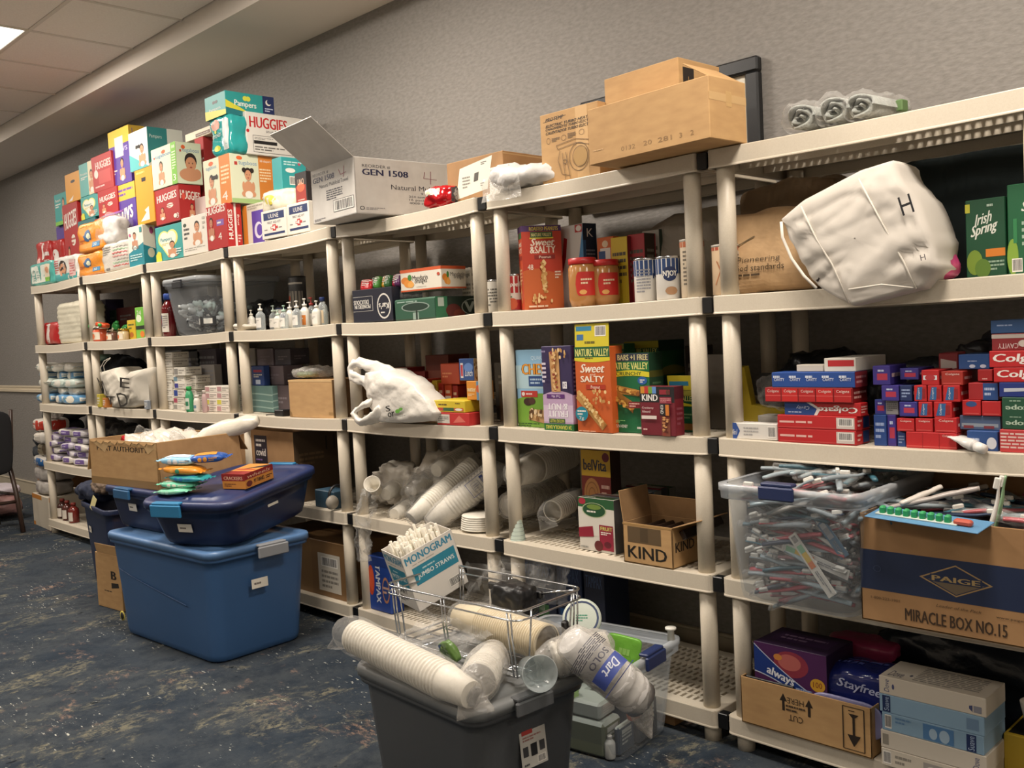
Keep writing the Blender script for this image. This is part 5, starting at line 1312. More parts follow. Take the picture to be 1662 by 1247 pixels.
# U2 tote with letters
tb2, o2 = tote_bag('tote_bag', 'white fabric tote with black letters and thin handles in the second unit', [(164, 604), (190, 597), (203, 618), (218, 602), (246, 596), (247, 655), (215, 663), (190, 659), (172, 640)], .02, .14, 'cbc4b6:m', [], 5)
g = G()
for st, q in (('M', [(176, 634), (186, 640), (168, 612)]), ('E', [(196, 612), (202, 620), (186, 598)]), ('E', [(206, 628), (222, 630), (206, 612)]), ('D', [(206, 660), (222, 658), (200, 638)]), ('T', [(184, 655), (198, 656), (184, 642)])):
    a, b, d2 = [onY(*p_, .02)-o2 for p_ in q]
    a.y = b.y = d2.y = -.042; g.art(plane_frame(a, b-a, d2-a), [('t', st, 0, 0, 1, 1, '2a2622', {'b': -.01})])
g.build('lettering', tb2)
g = G(); g.tube([onY(px, py, .0)-o2 for px, py in ((165, 608), (163, 597), (169, 586), (179, 581))], .0022, 'd3ccc0:m', 6); g.tube([onY(px, py, .01)-o2 for px, py in ((170, 604), (168, 594), (173, 587), (179, 582))], .0022, 'd3ccc0:m', 6); g.build('handle', tb2)
for i, (px, c, h, lb) in enumerate(((163, 'b9a93c', .08, 'small yellow box left of the lettered tote'), (172, 'c07a3c', .06, 'small orange box left of the lettered tote'), (240, '8a9098', .05, 'small grey box at the right foot of the lettered tote'))):
    pbox('small_box', lb, 'box', px, -.005 if i < 2 else -.01, dz(2, px, .0), w=.045, h=h, d=.04 if i < 2 else .02, col=c, front=[('l', .1, .2, .9, .8, 3, 'd9d5cc')])
crumple_blob('dark_clothing', 'dark clothing piled at the back behind the lettered tote', 'clothing', .6, .18, .3, (sx(205, .3, K2), .30, dz(2, 205, .3)), 'mesh_dark', 9, .16, 4)
# U3 medicine boxes
r4 = random.Random(12)
bx = [(316, 258, 667), ]
MEDC = [('d6d0c4', '26408a'), ('d9d4c8', '8a8680'), ('d3cec3', '3a3a8a'), ('cfcabc', 'a0455a'), ('d8d3c8', '6b8a9a')]
nm_ = ['white medicine box with a blue label', 'cream medicine box with small grey print', 'white medicine box with a violet label', 'off-white medicine box with a red label', 'pale medicine box with a grey-blue label']
def med(px, y, z, w, d, h, c, l, lb, yaw=0):
    return pbox('medicine_box', lb, 'medicine box', px, y, z, w=w, d=d, h=h, col=c, yaw=yaw, front=[('r', .04, .15, .38, .85, l), ('l', .45, .2, .95, .8, 2, '9a958c')], right=[('l', .1, .2, .9, .8, 2, '9a958c')])
for ci, (px, y, wd, n, hh) in enumerate(((280, .05, .155, 8, .036), (300, .05, .14, 6, .036), (318, .09, .13, 5, .034))):
    z = dz(2, px, y)
    for j in range(n):
        c, l = MEDC[(ci+j*2) % 5]; hj = hh*(1+.3*((j+ci) % 3 == 0)); d_ = .10
        med(px+r4.uniform(-1, 1), y+r4.uniform(-.004, .004), z, wd-.01, d_, hj-.001, c, l, f'{nm_[(ci+j*2) % 5]}, {["lowest", "second", "third", "fourth", "fifth", "sixth", "seventh", "topmost"][j]} in the {["left", "middle", "right"][ci]} stack')
        z += hj
for ci, (px, y, n) in enumerate(((352, .05, 4), (372, .05, 4))):
    z = dz(2, px, y)
    for j in range(n):
        med(px, y, z, .13, .10, .033, 'dad2c6' if j % 2 else 'd9cfc4', ('c9c04a' if j == 1 else 'b58a8a'), f'cream medicine box, {["lowest", "second", "third", "top"][j]} of the {["left", "right"][ci]} low stack by the green bottle')
        z += .034
for i, (px, top_, c, cap_, lb) in enumerate(((308, 627, '3f9a6a:p', '2fa04e:p', 'green mouthwash bottle with a green cap in front of the medicine boxes'), (320, 641, 'd6d2c8:p', 'd9d6ce:p', 'small white bottle beside the green mouthwash bottle'))):
    x = sx(px, .015, K2); z = deckz(2, x); bottle('medicine_bottle', lb, 'bottle', (x, .018, z), .021 if not i else .018, sz(top_, x, .0)-z, c, cap_, lab='cfd6c8' if not i else 'd9d5cc', ops=[('r', .2, .3, .8, .7, '2f7a58' if not i else '6a8a9a')], neck=.5)
x = sx(333, .02, K2); bottle('medicine_tube', 'slanted clear tube with a pink label leaning by the small bottles', 'tube', (x, .02, dz(2, 333, .02)), .014, .12, 'b59a98:p', 'c9c0b8:p', neck=.5)
for i, (px, tp, c, lb) in enumerate(((300, 568, '5c6068', 'grey-blue carton at the upper back left'), (330, 570, '33384a', 'dark blue carton at the upper back middle'), (356, 566, '4a4450', 'dark violet carton at the upper back right'), (352, 592, '8d8884', 'grey carton with faint print above the low stacks'))):
    y = .22 if i < 3 else .17
    pbox('medicine_carton', lb+' of the medicine shelf', 'carton', px, y, dz(2, px, y), w=.22 if i < 3 else .17, top=tp, d=.2 if i < 3 else .045, col=c, front=[('l', .1, .55, .9, .9, 4, '85868c'), ('r', .55, .1, .9, .3, '6a6c78')])
# U4 tissue boxes
z0 = dz(2, 430, .2)
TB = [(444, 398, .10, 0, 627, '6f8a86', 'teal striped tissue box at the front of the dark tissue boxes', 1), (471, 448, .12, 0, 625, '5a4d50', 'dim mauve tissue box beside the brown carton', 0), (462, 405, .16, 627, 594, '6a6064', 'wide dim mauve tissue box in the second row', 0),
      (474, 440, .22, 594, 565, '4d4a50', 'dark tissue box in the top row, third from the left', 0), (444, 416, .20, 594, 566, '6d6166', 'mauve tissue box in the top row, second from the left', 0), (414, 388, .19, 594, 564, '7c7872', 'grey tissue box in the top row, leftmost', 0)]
zt1 = None
def tissue(px, lx_, y, zb, tp, c, lb, st):
    ops = [('w', (lambda u, a=a: a+.03*math.sin(u*4)), (lambda u, a=a: a+.05+.03*math.sin(u*4)), 0, 1, '93ada6' if st else '8a8084') for a in (.15, .4, .65)] if st else [('l', .2, .3, .8, .6, 2, '7d747a')]
    return pbox('tissue_box', lb, 'tissue box', px, y, zb, lx=lx_, top=tp, d=.11 if not st else .12, col=c, front=ops, right=ops)
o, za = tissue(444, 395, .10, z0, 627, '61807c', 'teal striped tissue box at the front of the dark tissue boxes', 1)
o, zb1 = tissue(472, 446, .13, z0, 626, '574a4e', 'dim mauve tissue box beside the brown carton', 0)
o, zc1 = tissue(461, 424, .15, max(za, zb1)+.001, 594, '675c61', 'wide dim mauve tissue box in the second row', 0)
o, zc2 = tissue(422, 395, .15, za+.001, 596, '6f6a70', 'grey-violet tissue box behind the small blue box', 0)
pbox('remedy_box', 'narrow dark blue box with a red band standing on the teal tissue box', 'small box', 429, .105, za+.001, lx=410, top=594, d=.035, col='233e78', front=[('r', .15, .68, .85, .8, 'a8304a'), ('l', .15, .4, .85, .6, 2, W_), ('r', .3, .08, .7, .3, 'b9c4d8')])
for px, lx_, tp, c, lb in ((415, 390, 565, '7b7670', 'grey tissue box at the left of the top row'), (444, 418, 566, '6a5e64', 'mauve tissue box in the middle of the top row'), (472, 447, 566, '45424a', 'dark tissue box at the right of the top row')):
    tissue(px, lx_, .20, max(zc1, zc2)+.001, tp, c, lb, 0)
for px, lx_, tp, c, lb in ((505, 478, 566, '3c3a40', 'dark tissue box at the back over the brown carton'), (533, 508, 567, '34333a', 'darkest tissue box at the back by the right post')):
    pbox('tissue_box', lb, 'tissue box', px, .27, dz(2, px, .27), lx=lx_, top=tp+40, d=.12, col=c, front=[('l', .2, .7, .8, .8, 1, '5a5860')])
bc2 = pbox('open_brown_carton', 'open brown carton with worn corners beside the tissue boxes', 'carton', 542, .015, dz(2, 510, .05), lx=471, rx=600, top=617, col='card', front=[('p', [(0, 0), (.07, .0), (.05, .12), (0, .2)], '8a6a42'), ('r', .9, .1, 1, .17, 'a07c4e'), ('r', 0, .95, 1, 1, 'c9a878')], bev=.003, right=[('r', 0, 0, 1, 1, '7a5e3e')])
crumple_blob('plastic_wrap', 'clear and green plastic wrap heaped on the open brown carton', 'plastic wrap', .26, .16, .05, (sx(505, .1, bc2[1]), .12, bc2[1]+.001), 'filmmilky', 5, .2, 6)
crumple_blob('green_pack', 'small green pack under the plastic wrap on the brown carton', 'pack', .12, .07, .03, (sx(488, .06, bc2[1]), .10, bc2[1]+.002), '6f8f58:f', 6, .2, 6, sharp=False)
g = G(); g.box(.075, .05, .03, '141416:p', .003); pw = g.build('charger', None, (sx(455, .03, K2), .045, dz(2, 455, .03)))
tag(pw, 'small black charger lying in front of the tissue boxes', 'charger')
g = G(); p_ = [Vector((-.03, 0, .012)), Vector((-.06, -.01, .006)), Vector((-.09, .01, .004)), Vector((-.12, -.015, .004)), Vector((-.10, -.03, .004))]; q_, _ = resample(p_, [1]*5, 16); g.tube(q_, .0025, '141416:p', 6); g.build('cable', pw)
# U5 grocery bag
gb, o5 = tote_bag('grocery_bag', 'white plastic grocery bag with two handles, lying on its side over the shelf edge', [(596, 604), (625, 600), (655, 612), (680, 631), (699, 652), (709, 672), (702, 686), (672, 687), (640, 686), (616, 682), (603, 662), (597, 640), (592, 618)], -.02, .10, 'd6d1c8:f', [], 8)
g = G(); fr = plane_frame(onY(628, 679, -.062)-o5, onY(655, 673, -.062)-onY(628, 679, -.062), onY(624, 659, -.062)-onY(628, 679, -.062))
g.art(fr, [('t', 'S', .05, .5, .3, .95, '2a2a26', {'b': .03}), ('t', 'or', .1, .02, .5, .4, '2a2a26', {'b': .03}), ('e', .7, .35, .14, .16, '5f9a3c'), ('e', .9, .45, .12, .12, '5f9a3c'), ('l', -.1, -.22, 1.1, -.05, 2, '8a8a84')])
g.build('printed_mark', gb)
for pts in ([(604, 628, -.01), (588, 618, -.02), (572, 610, -.02), (568, 596, -.02), (580, 587, -.01), (602, 594, .0), (625, 606, .0), (640, 618, .01)], [(602, 632, -.02), (606, 648, -.035), (592, 658, -.04), (576, 670, -.05), (588, 686, -.06), (606, 680, -.05), (624, 668, -.03)]):
    P = [onY(a, b, y)-o5 for a, b, y in pts]; rr = [(.012, .026), (.010, .022), (.012, .018), (.010, .018), (.012, .020), (.012, .026), (.014, .036), (.014, .04)][:len(P)]
    q_, r_ = resample(P, rr, 30); g = G(); skin(g, q_, r_, 'd9d4cb:f', 20, .012, 26, 5); g.build('handle', gb)
# crackers etc
def food(px, y, zb, lx_, tp, c, lb, front=(), rx=None, d=.06, nm='snack_box', **k): return pbox(nm, lb, 'snack box', px, y, zb, lx=lx_, top=tp, rx=rx, d=d, col=c, front=front, **k)
zz5 = dz(2, 740, .05)
L1 = [('r', .1, .1, .9, .9, 'd9d0bc'), ('l', .2, .2, .8, .8, 3, '6a4a3a')]
o, zr1 = food(762, .0, zz5, 710, 671, 'b8302e', 'flat red snack box at the bottom of the pile by the grocery bag', [('r', 0, .15, .4, .85, 'c9c2b6'), ('l', .03, .3, .38, .7, 3, '6a6864'), ('p', [(.5, .2), (.9, .3), (.7, .8)], 'd06a5c')], rx=800)
o, zr2 = food(755, .0, zr1+.001, 705, 651, 'c9b02c', 'flat yellow snack box lying on the red one', [('r', .05, .12, .95, .38, '2f5a3a'), ('r', .05, .12, .3, .38, 'a83a24'), ('r', .65, .12, .95, .38, 'c05a2c'), ('e', .8, .25, .12, .1, W_), ('l', .15, .55, .6, .75, 1, '5a4a1c'), ('l', .7, .7, .95, .85, 1, '5a4a1c')], rx=800)
o, zr3 = food(783, .03, zr2+.001, 758, 619, 'c9822c', 'orange snack box standing upright beside the post', [('r', .65, 0, 1, 1, '5f86a4'), ('e', .75, .6, .12, .2, 'c05a3a'), ('t', 'nutter', .08, .45, .6, .65, 'e0cba0', {'b': .03}), ('l', .1, .2, .5, .35, 2, 'e0cba0')])
food(770, .045, zr3+.001, 746, 582, '26457a', 'blue lunch snack box with a red label, topmost by the post', [('q', [(.1, .12), (.28, .12), (.28, .8), (.1, .8)], 'c9c2bc'), ('r', .12, .2, .26, .72, 'a83440'), ('t', 'Lunch', .4, .2, .9, .5, 'd9dde0', {'s': .3}), ('e', .65, .6, .3, .2, '5a7ab0')], rx=779, right=[('r', 0, 0, 1, 1, 'c9b99a')]+peanuts(.1, .1, .9, .9, 10, 3, ('5a4434', 'a8825a', '8a6a48'), .12))
zb5 = dz(2, 700, .14)
rw = [(681, 664, 619, 'a8281e', 'red'), (691, 683, 616, 'b83a24', 'brick red'), (702, 694, 622, 'c9a02c', 'yellow'), (712, 704, 618, 'd2b03a', 'golden'), (722, 714, 622, 'b0301e', 'crimson'), (735, 724, 622, 'c04a24', 'rust'), (745, 737, 626, '9a2a24', 'dark red')]
for i, (px, lx_, tp, c, nm2) in enumerate(rw):
    food(px, .14, zb5, lx_, tp, c, f'{nm2} snack bar box standing in the row behind the flat boxes, number-free side out' if 0 else f'{nm2} snack bar box standing in the row behind the flat boxes', [('l', .2, .2, .8, .85, 4, 'e0c0a0'), ('r', .1, .5, .9, .66, 'e0d6c8')], d=.1)
food(746, .13, sz(622, sx(746, .2, zb5), .2), 716, 590, 'b5431f', 'orange-red cracker box lying on the row of snack bar boxes', [('l', .1, .3, .6, .6, 2, 'd98a5a')], d=.09)
food(732, .26, zb5, 695, 576, '6a2c1e', 'dim red cracker carton at the back', [('r', .1, .6, .9, .75, '8a4a3a'), ('r', .3, .3, .5, .45, '26406e')], d=.12)
food(665, .22, zb5, 637, 597, '8a2c22', 'white-topped cracker box behind the grocery bag', [('r', 0, .62, 1, 1, 'b0a89c'), ('l', .1, .7, .9, .9, 2, '7a3a34'), ('r', 0, .1, .8, .25, 'c9b0a0')], d=.1)
food(693, .24, zb5, 668, 603, '7a1c1a', 'deep red cracker box behind the row of bar boxes', [('r', .1, .3, .6, .6, '8a8480')], d=.1)
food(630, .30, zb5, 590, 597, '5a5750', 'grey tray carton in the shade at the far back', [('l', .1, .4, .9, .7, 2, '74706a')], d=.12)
# U6 third tier
zz6 = lambda px: dz(2, px, .05)
o, _ = food(893, .045, zz6(870), 842, 567, '8ab4d0', 'tall blue and green snack box with a chocolate bar picture, leftmost of the row', [('r', 0, .5, 1, .8, 'a9c4cc'), ('w', lambda u: 0, lambda u: .36+.08*math.sin(u*2), 0, 1, '6f9a34'), ('t', 'QUAKER', .5, .86, .98, .92, 'c9dce8'), ('t', 'CHEWY', .2, .68, .98+.3, .82, '2a1c14', {'b': .07}), ('t', 'CHEWY', .2, .68, .98+.3, .82, 'd98f2c', {'b': .03}), ('r', .4, .53, 1, .66, '26457a'), ('l', .45, .55, .95, .64, 2, 'a9c0d4'), ('r', .14, .39, .66, .47, 'b0342c'), ('e', .21, .43, .05, .025, 'd9d0c8'), ('l', .3, .41, .62, .45, 1, 'e0c8c0'),
      ('e', .35, .33, .14, .05, '3a241c'), ('e', .48, .34, .1, .045, '4a3024'), ('q', [(.35, .1), (1, .04), (1, .22), (.4, .24)], 'b08a5c')]+peanuts(.4, .1, .98, .22, 30, 5, ('c9a878', '8a6238', 'd9c09a', '5a3c24'), .04)+[('l', .04, .01, .7, .06, 2, '2a4a1c')], d=.06, nm='cereal_bar_box')
FN = [('w', lambda u: 0, lambda u: .42+.05*math.sin(u*3), 0, 1, 'b79ab8'), ('w', lambda u: .1, lambda u: .3, 0, 1, 'c9b4c8'), ('r', 0, 0, 1, .08, '2c6a34'), ('t', '24 GRANOLA BARS', .06, .015, .92, .06, 'd9d05a', {'rot': 180, 'b': .02}), ('r', .18, .085, .72, .14, '3a5a32'), ('t', 'NATURE VALLEY', .21, .095, .69, .13, 'd9d05a', {'rot': 180}), ('t', 'FRUIT', .15, .16, .82, .235, 'e9e2e6', {'rot': 180, 'b': .03}), ('t', '& NUT', .15, .245, .82, .32, 'e9e2e6', {'rot': 180, 'b': .03}), ('r', .14, .38, .74, .43, '5a2c6e'), ('t', 'Trail Mix', .3, .39, .6, .42, 'e0d0e0', {'rot': 180}),
      ('q', [(.32, .46), (.62, .46), (.60, .94), (.28, .93)], 'c0925e')]+bar(.46, .48, .44, .92, 44, 7, ('d2a670', 'e0bd8a', 'a8703c', '8a3a2c'))+peanuts(.35, .86, .85, .96, 12, 3)+[('r', .74, .50, .88, .58, 'ddd8dc'), ('t', '24', .76, .515, .86, .565, '3a2c54', {'rot': 180}), ('l', .06, .56, .2, .82, 5, 'd9cfdc'), ('l', .05, .92, .3, .96, 1, '8a80a0')]
o, _ = food(932, .005, zz6(906), 884, 561, '33284e', 'purple fruit and nut bar box standing upside down', FN, rx=943, right=[('r', 0, 0, 1, .08, '2c6a34'), ('w', lambda u: .08, lambda u: .42, 0, 1, 'b79ab8'), ('l', .25, .45, .8, .85, 8, '8a80a0')], nm='cereal_bar_box')
SS2 = [('r', 0, .87, 1, 1, '1e5a34'), ('t', 'NATURE VALLEY', .03, .89, .97, .975, 'd9d27a', {'b': .03, 'arc': .01}), ('w', lambda u: .84-.02*math.sin(u*3), lambda u: .875, 0, 1, 'd2c42c'), ('l', .3, .85, .7, .88, 1, '5a4a1c'), ('t', 'Sweet', .16, .70, .84, .80, 'efe0cc', {'s': .3, 'b': .03}), ('t', 'and', .42, .665, .58, .69, 'efe0cc'), ('t', 'SALTY', .16, .59, .82, .66, 'efe0cc', {'b': .03}), ('r', .3, .505, .85, .56, 'a8341c'), ('t', 'Peanut', .44, .515, .70, .55, 'efe0cc'),
       ('q', [(.1, .5), (.85, .1), (.72, .03), (.0, .40)], 'b98a4c')]+bar(.1, .47, .8, .09, 60, 11)+peanuts(.5, .35, .98, .5, 16, 8)+[('e', .2, .22, .18, .085, '1f7f92'), ('l', .08, .2, .32, .27, 2, W_), ('t', '7g', .12, .14, .26, .19, W_), ('l', .1, .01, .9, .03, 1, 'e8b090')]
o, zs2 = food(995, .0, zz6(966), 938, 562, 'c25a26', 'orange peanut cereal bar box with its yellow top flap standing up', SS2, d=.065, nm='cereal_bar_box')
f = G(); f.box(.0+o.dimensions.x-.004 if False else march(Vector((sx(995, 0, zs2), 0, zs2)), (-1, 0, 0), 938)-.004, .0025, .075, 'c9b92a', .0006)
wf = march(Vector((sx(995, 0, zs2), 0, zs2)), (-1, 0, 0), 938)-.004
f.art(box_frame(wf, .0025, .075, 'front'), [('r', .04, .7, .5, .9, '2f7a9a'), ('r', .06, .3, .26, .55, '3a6a9a'), ('bc', .6, .45, .92, .9), ('l', .3, .1, .8, .3, 1, '6a601c')])
fl2 = f.build('flap', o, (0, -.031, zs2-o.location.z-.001), (R(-3), 0, 0))
fl2.rotation_euler = (R(-3), 0, 0)
o, zg1 = food(1074, .20, zz6(1050), 1019, 553, '1c4d2c', 'dark green cereal bar box raised at the back of the row', [('r', 0, .92, 1, 1, 'a9a02c'), ('t', 'NATURE VALLEY', .05, .86, .95, .915, 'c9c46a', {'b': .03}), ('w', lambda u: .8, lambda u: .84, 0, 1, '8a822c')], rx=1115, right=[('r', 0, .88, 1, 1, '123020'), ('w', lambda u: .6, lambda u: .66+.05*math.sin(u*3), 0, 1, '6a6428'), ('t', 'CRUNCHY', .15, .4, .9, .55, '3c5a40'), ('l', .2, .1, .8, .3, 3, '3c5a40')])
food(1018, .12, zz6(1000), 994, 558, '1c4d2c', 'green cereal bar box wedged behind the orange one', [('r', 0, .94, 1, 1, '8a822c'), ('t', 'NATURE', .1, .86, .95, .91, 'a9a45a')], d=.06)
CR = [('r', 0, .90, 1, 1, '2a3040'), ('t', '48 BARS +1 FREE', .03, .915, .97, .985, 'c9bf8a', {'b': .03}), ('r', 0, .78, 1, .90, '1c6a36'), ('t', 'NATURE VALLEY', .03, .80, .97, .885, 'd9d27a', {'b': .03, 'arc': .01}), ('w', lambda u: .70+.02*math.sin(u*3), lambda u: .76+.03*math.sin(u*3), 0, 1, 'd2c42c'), ('t', 'CRUNCHY', .15, .725, .8, .77, '2a4a1c', {'b': .02}), ('e', .82, .66, .12, .05, '2a5a9a'), ('l', .76, .63, .88, .68, 2, W_),
      ('q', [(.0, .62), (.92, .52), (.98, .45), (.06, .50)], 'b5813a'), ('q', [(.0, .50), (.55, .25), (.6, .38), (.0, .58)], '9c6a2c')]+bar(.05, .57, .9, .49, 46, 3, ('c9923c', 'a86c28', 'd9aa54', '8a5420'))+bar(.05, .47, .55, .31, 36, 9, ('c08a3a', 'a0641f', 'd0a048', '7a4a1c'))+[('r', .5, .32, .8, .40, '7a1c24'), ('l', .52, .33, .78, .39, 2, 'e0b0a0'), ('t', "OATS 'N HONEY", .06, .07, .45, .11, W_), ('l', .04, .13, .4, .17, 2, '8ac070'), ('l', .7, .05, .95, .1, 1, W_)]
o, zcr = food(1058, .03, zz6(1030), 995, 573, '14633a', 'large green and yellow crunchy bar box with an oat bar picture', CR, rx=1080, right=[('r', 0, 0, 1, 1, '1c3c28'), ('w', lambda u: .7, lambda u: .78, 0, 1, '4a4a1c'), ('l', .2, .5, .8, .65, 3, '4a6a4a')], nm='cereal_bar_box')
KD = [('r', 0, .68, 1, 1, '1c1a1c'), ('t', 'KIND', .07, .71, .52, .84, 'e6e2dc', {'b': .03})]+[('r', .03+i*.115, .86, .03+(i+1)*.115, 1, c) for i, c in enumerate(('c98a2c', 'b8342c', '6f9a3a', '5f8ac4'))]+[('r', .58, .84, .88, .94, '8a2430'), ('e', .82, .89, .05, .05, '5a3024'), ('r', .58, .66, .92, .79, '8a2c3c'), ('l', .6, .68, .9, .77, 3, 'c98a8a'), ('r', .62, 0, .86, .40, '7a4030')]+bar(.73, .03, .75, .38, 24, 4, ('8a3a2c', 'c9925c', '5a2418', 'b0744a'))+[('r', .6, .42, .88, .66, '201c1e'), ('r', .76, .42, .86, .64, 'c9752c'), ('t', 'KIND', .62, .45, .7, .63, 'e6e2dc', {'rot': -90}), ('t', 'Cranberry', .08, .54, .42, .59, 'e0ccc8'), ('t', 'Almond', .08, .47, .32, .52, 'e0ccc8'), ('r', .06, .34, .5, .41, 'd9ccc4'), ('l', .1, .1, .3, .16, 1, 'd9b0a8')]
food(1097, -.005, zz6(1070), 1041, 628, '6e1c28', 'small dark red nut bar box with a rainbow strip, at the shelf edge', KD, rx=1112, right=[('r', 0, .75, 1, 1, '4a1420'), ('l', .2, .2, .8, .6, 4, '8a4450')])
o, _ = food(1130, .10, zz6(1110), 1094, 632, '17502f', 'green cereal bar box with an open yellow flap beside the right post', [('r', 0, .84, 1, 1, '8a822c'), ('t', 'VALLEY', .3, .72, .98, .84, 'c9c46a', {'b': .03}), ('w', lambda u: .6, lambda u: .68-.1*(u-.5), 0, 1, 'c9bc2c'), ('l', .5, .3, .9, .45, 2, '6a8a5a'), ('r', .4, .05, 1, .2, '8a5a28')], d=.06)
x_ = sx(1112, .105, zcr); f = G(); f.box(.11, .0025, .045, 'c2b22a', .0006); f.art(box_frame(.11, .0025, .045, 'front'), [('r', .05, .3, .7, .6, '2f7a9a')]); fo = f.build('flap', o, (0, -.03, (sz(632, sx(1130, .1, ZK[2]), .1)-ZK[2])-.001), (R(8), 0, 0))
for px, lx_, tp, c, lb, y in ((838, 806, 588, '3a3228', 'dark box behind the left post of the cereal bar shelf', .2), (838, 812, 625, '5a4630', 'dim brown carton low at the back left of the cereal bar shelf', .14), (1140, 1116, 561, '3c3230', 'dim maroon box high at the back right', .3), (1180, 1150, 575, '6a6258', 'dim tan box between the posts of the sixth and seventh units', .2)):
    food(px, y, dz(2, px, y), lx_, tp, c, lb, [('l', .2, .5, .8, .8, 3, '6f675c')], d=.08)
# ------- U7 toothpaste
ZU = lambda px, y=.05: dz(2, px, y)
def tp_box(px, y, zb, c, lb, lx=None, rx=None, top=None, front=(), right=(), name='toothpaste_box', **k):
    return pbox(name, lb, 'toothpaste box', px, y, zb, lx=lx, rx=rx, top=top, col=c, front=front, right=right, bev=.0012, **k)
RED, BLU = 'b01f22', '1f3f7c'
o, z1 = tp_box(1262, .012, ZU(1225), 'd3cfc8', 'long white toothpaste box with a blue arrow end, lying at the far left', lx=1187, top=689, d=.045, front=[('p', [(0, 0), (.12, 0), (.2, .5), (.12, 1), (0, 1)], '2a4a8c'), ('t', '4in1', .02, .25, .14, .6, W_, {'s': .3}), ('l', .28, .2, .6, .8, 3, 'a5a2a0'), ('bc', .8, .15, .97, .85)])
o, zz = tp_box(1284, .07, ZU(1260), '8f8b84', 'pale grey small box behind the white toothpaste box', lx=1231, top=676, d=.06, name='small_box')
RL = [('l', .03, .35, .74, .65, 1, 'd9a8a0'), ('r', .02, .1, .76, .14, 'c9504c'), ('r', .76, .1, .98, .9, 'c9bcb4'), ('bc', .78, .3, .96, .85)]
RS = [('r', .5, .1, .95, .9, '233a70'), ('l', .1, .2, .4, .8, 2, 'd9a8a0')]
o, za = tp_box(1390, .005, ZU(1330), RED, 'red wrapped toothpaste multipack, bottom of the left stack', lx=1263, rx=1412, top=700, front=RL, right=RS)
o, zb = tp_box(1390, .005, za+.0006, RED, 'red wrapped toothpaste multipack, second from the bottom of the left stack', lx=1262, rx=1412, top=677, front=RL, right=RS)
CG = [('p', [(0, 0), (0, 1), (.30, 1), (.44, .5), (.40, 0)], BLU), ('p', [(.30, 1), (.44, .5), (.40, 0), (.44, 0), (.49, .5), (.36, 1)], 'd3cdc8'), ('t', 'Colgate', .46, .22, .96, .80, 'e6ddd8', {'rot': 180, 'b': .03, 's': .1}), ('t', 'Cavity', .16, .42, .34, .78, 'b9c4dc', {'rot': 180, 's': .2}), ('l', .05, .15, .35, .3, 1, 'a9b5d0')]
o, zc = tp_box(1397, .012, zb+.0006, RED, 'large red and blue toothpaste box lying upside down in the left stack', lx=1274, rx=1409, top=655, front=CG, right=[('l', .1, .2, .9, .8, 3, 'd9a8a0')])
C5 = []
for i in range(5):
    C5 += [('r', .005+i*.2, .06, .19+i*.2, .94, 'b8201f' if i % 2 else 'a81c1e'), ('r', .005+i*.2, .42, .19+i*.2, .48, 'c9504c'), ('t', 'Colgate', .03+i*.2, .62, .17+i*.2, .86, 'dfc4bc')]
o, zd = tp_box(1384, .003, zc+.0006, '7e1618', 'shrink-wrapped red toothpaste five-pack with its ends showing', lx=1242, rx=1408, top=630, front=C5, right=[('l', .1, .2, .9, .8, 2, 'd9a8a0')])
B5 = []
for i in range(5): B5 += [('l', .02+i*.2, .55, .16+i*.2, .85, 1, 'c9d0e0'), ('t', 'CAVITY', .03+i*.2, .42, .16+i*.2, .62, 'd6dae4')]
o, ze = tp_box(1388, .006, zd+.0006, '20468c', 'shrink-wrapped blue toothpaste five-pack on top of the red one', lx=1253, rx=1408, top=604, front=B5, right=[('r', 0, 0, 1, 1, '8a2a34'), ('l', .1, .2, .9, .8, 2, 'c98a90')])
o, zf = tp_box(1389, .02, ze+.0006, 'd6d1c6', 'white box with a red panel topping the left toothpaste stack', lx=1338, rx=1438, top=581, front=[('r', .12, .38, .95, .85, 'b5282c')], name='small_box')
tp_box(1336, .03, ze+.0006, 'c9c0b2', 'small cream box beside the white box on the left stack', lx=1293, top=592, d=.05, name='small_box')
crumple_blob('plastic_wrap', 'loose clear film over the left toothpaste stack', 'plastic wrap', .16, .05, .10, (sx(1262, .1, zc), .13, zz+.002), 'film', 8, .3, 5)
# yellow and black goggles case / sandal shapes
yt = thing('yellow_tray', 'yellow-rimmed dark tray standing behind the white toothpaste box', 'tray', (sx(1240, .16, ZK[2]), .17, ZU(1240, .16)), (R(8), 0, R(-4)))
g = G(); ow = [(-.08, 0), (.10, 0), (.10, .07), (-.03, .085), (-.04, .20), (-.075, .20), (-.095, .13)]
iw = [(-.04+.0, .035), (.09, .035), (.09, .06), (-.04, .07), (-.05, .18), (-.065, .18), (-.07, .12)]
g.loft([[(x, -.012, z) for x, z in ow], [(x, .012, z) for x, z in ow]], 'a8922a:g', True, False); g.build('rim', yt)
G().box(.10, .01, .10, '14130f:p', .002, (.04, .022, .075)).build('panel', yt)
sd = thing('sandal', 'yellow sandal sole with a black edge leaning at the back', 'sandal', (sx(1288, .25, ZK[2]), .28, ZU(1290, .28)+.002), (R(-60), R(28), 0))
g = G(); pts = [(math.sin(a)*.036*(1+.15*math.cos(a)), .11-math.cos(a)*.11) for a in [i*PI/12 for i in range(24)]]
g.loft([[(x, y, 0) for x, y in pts], [(x, y, .012) for x, y in pts]], '1a1813:p', True, False); g.loft([[(x*.86, y*.93+.007, .012) for x, y in pts], [(x*.86, y*.93+.007, .018) for x, y in pts]], 'a98d2c:p', True, False); g.build('sole', sd)
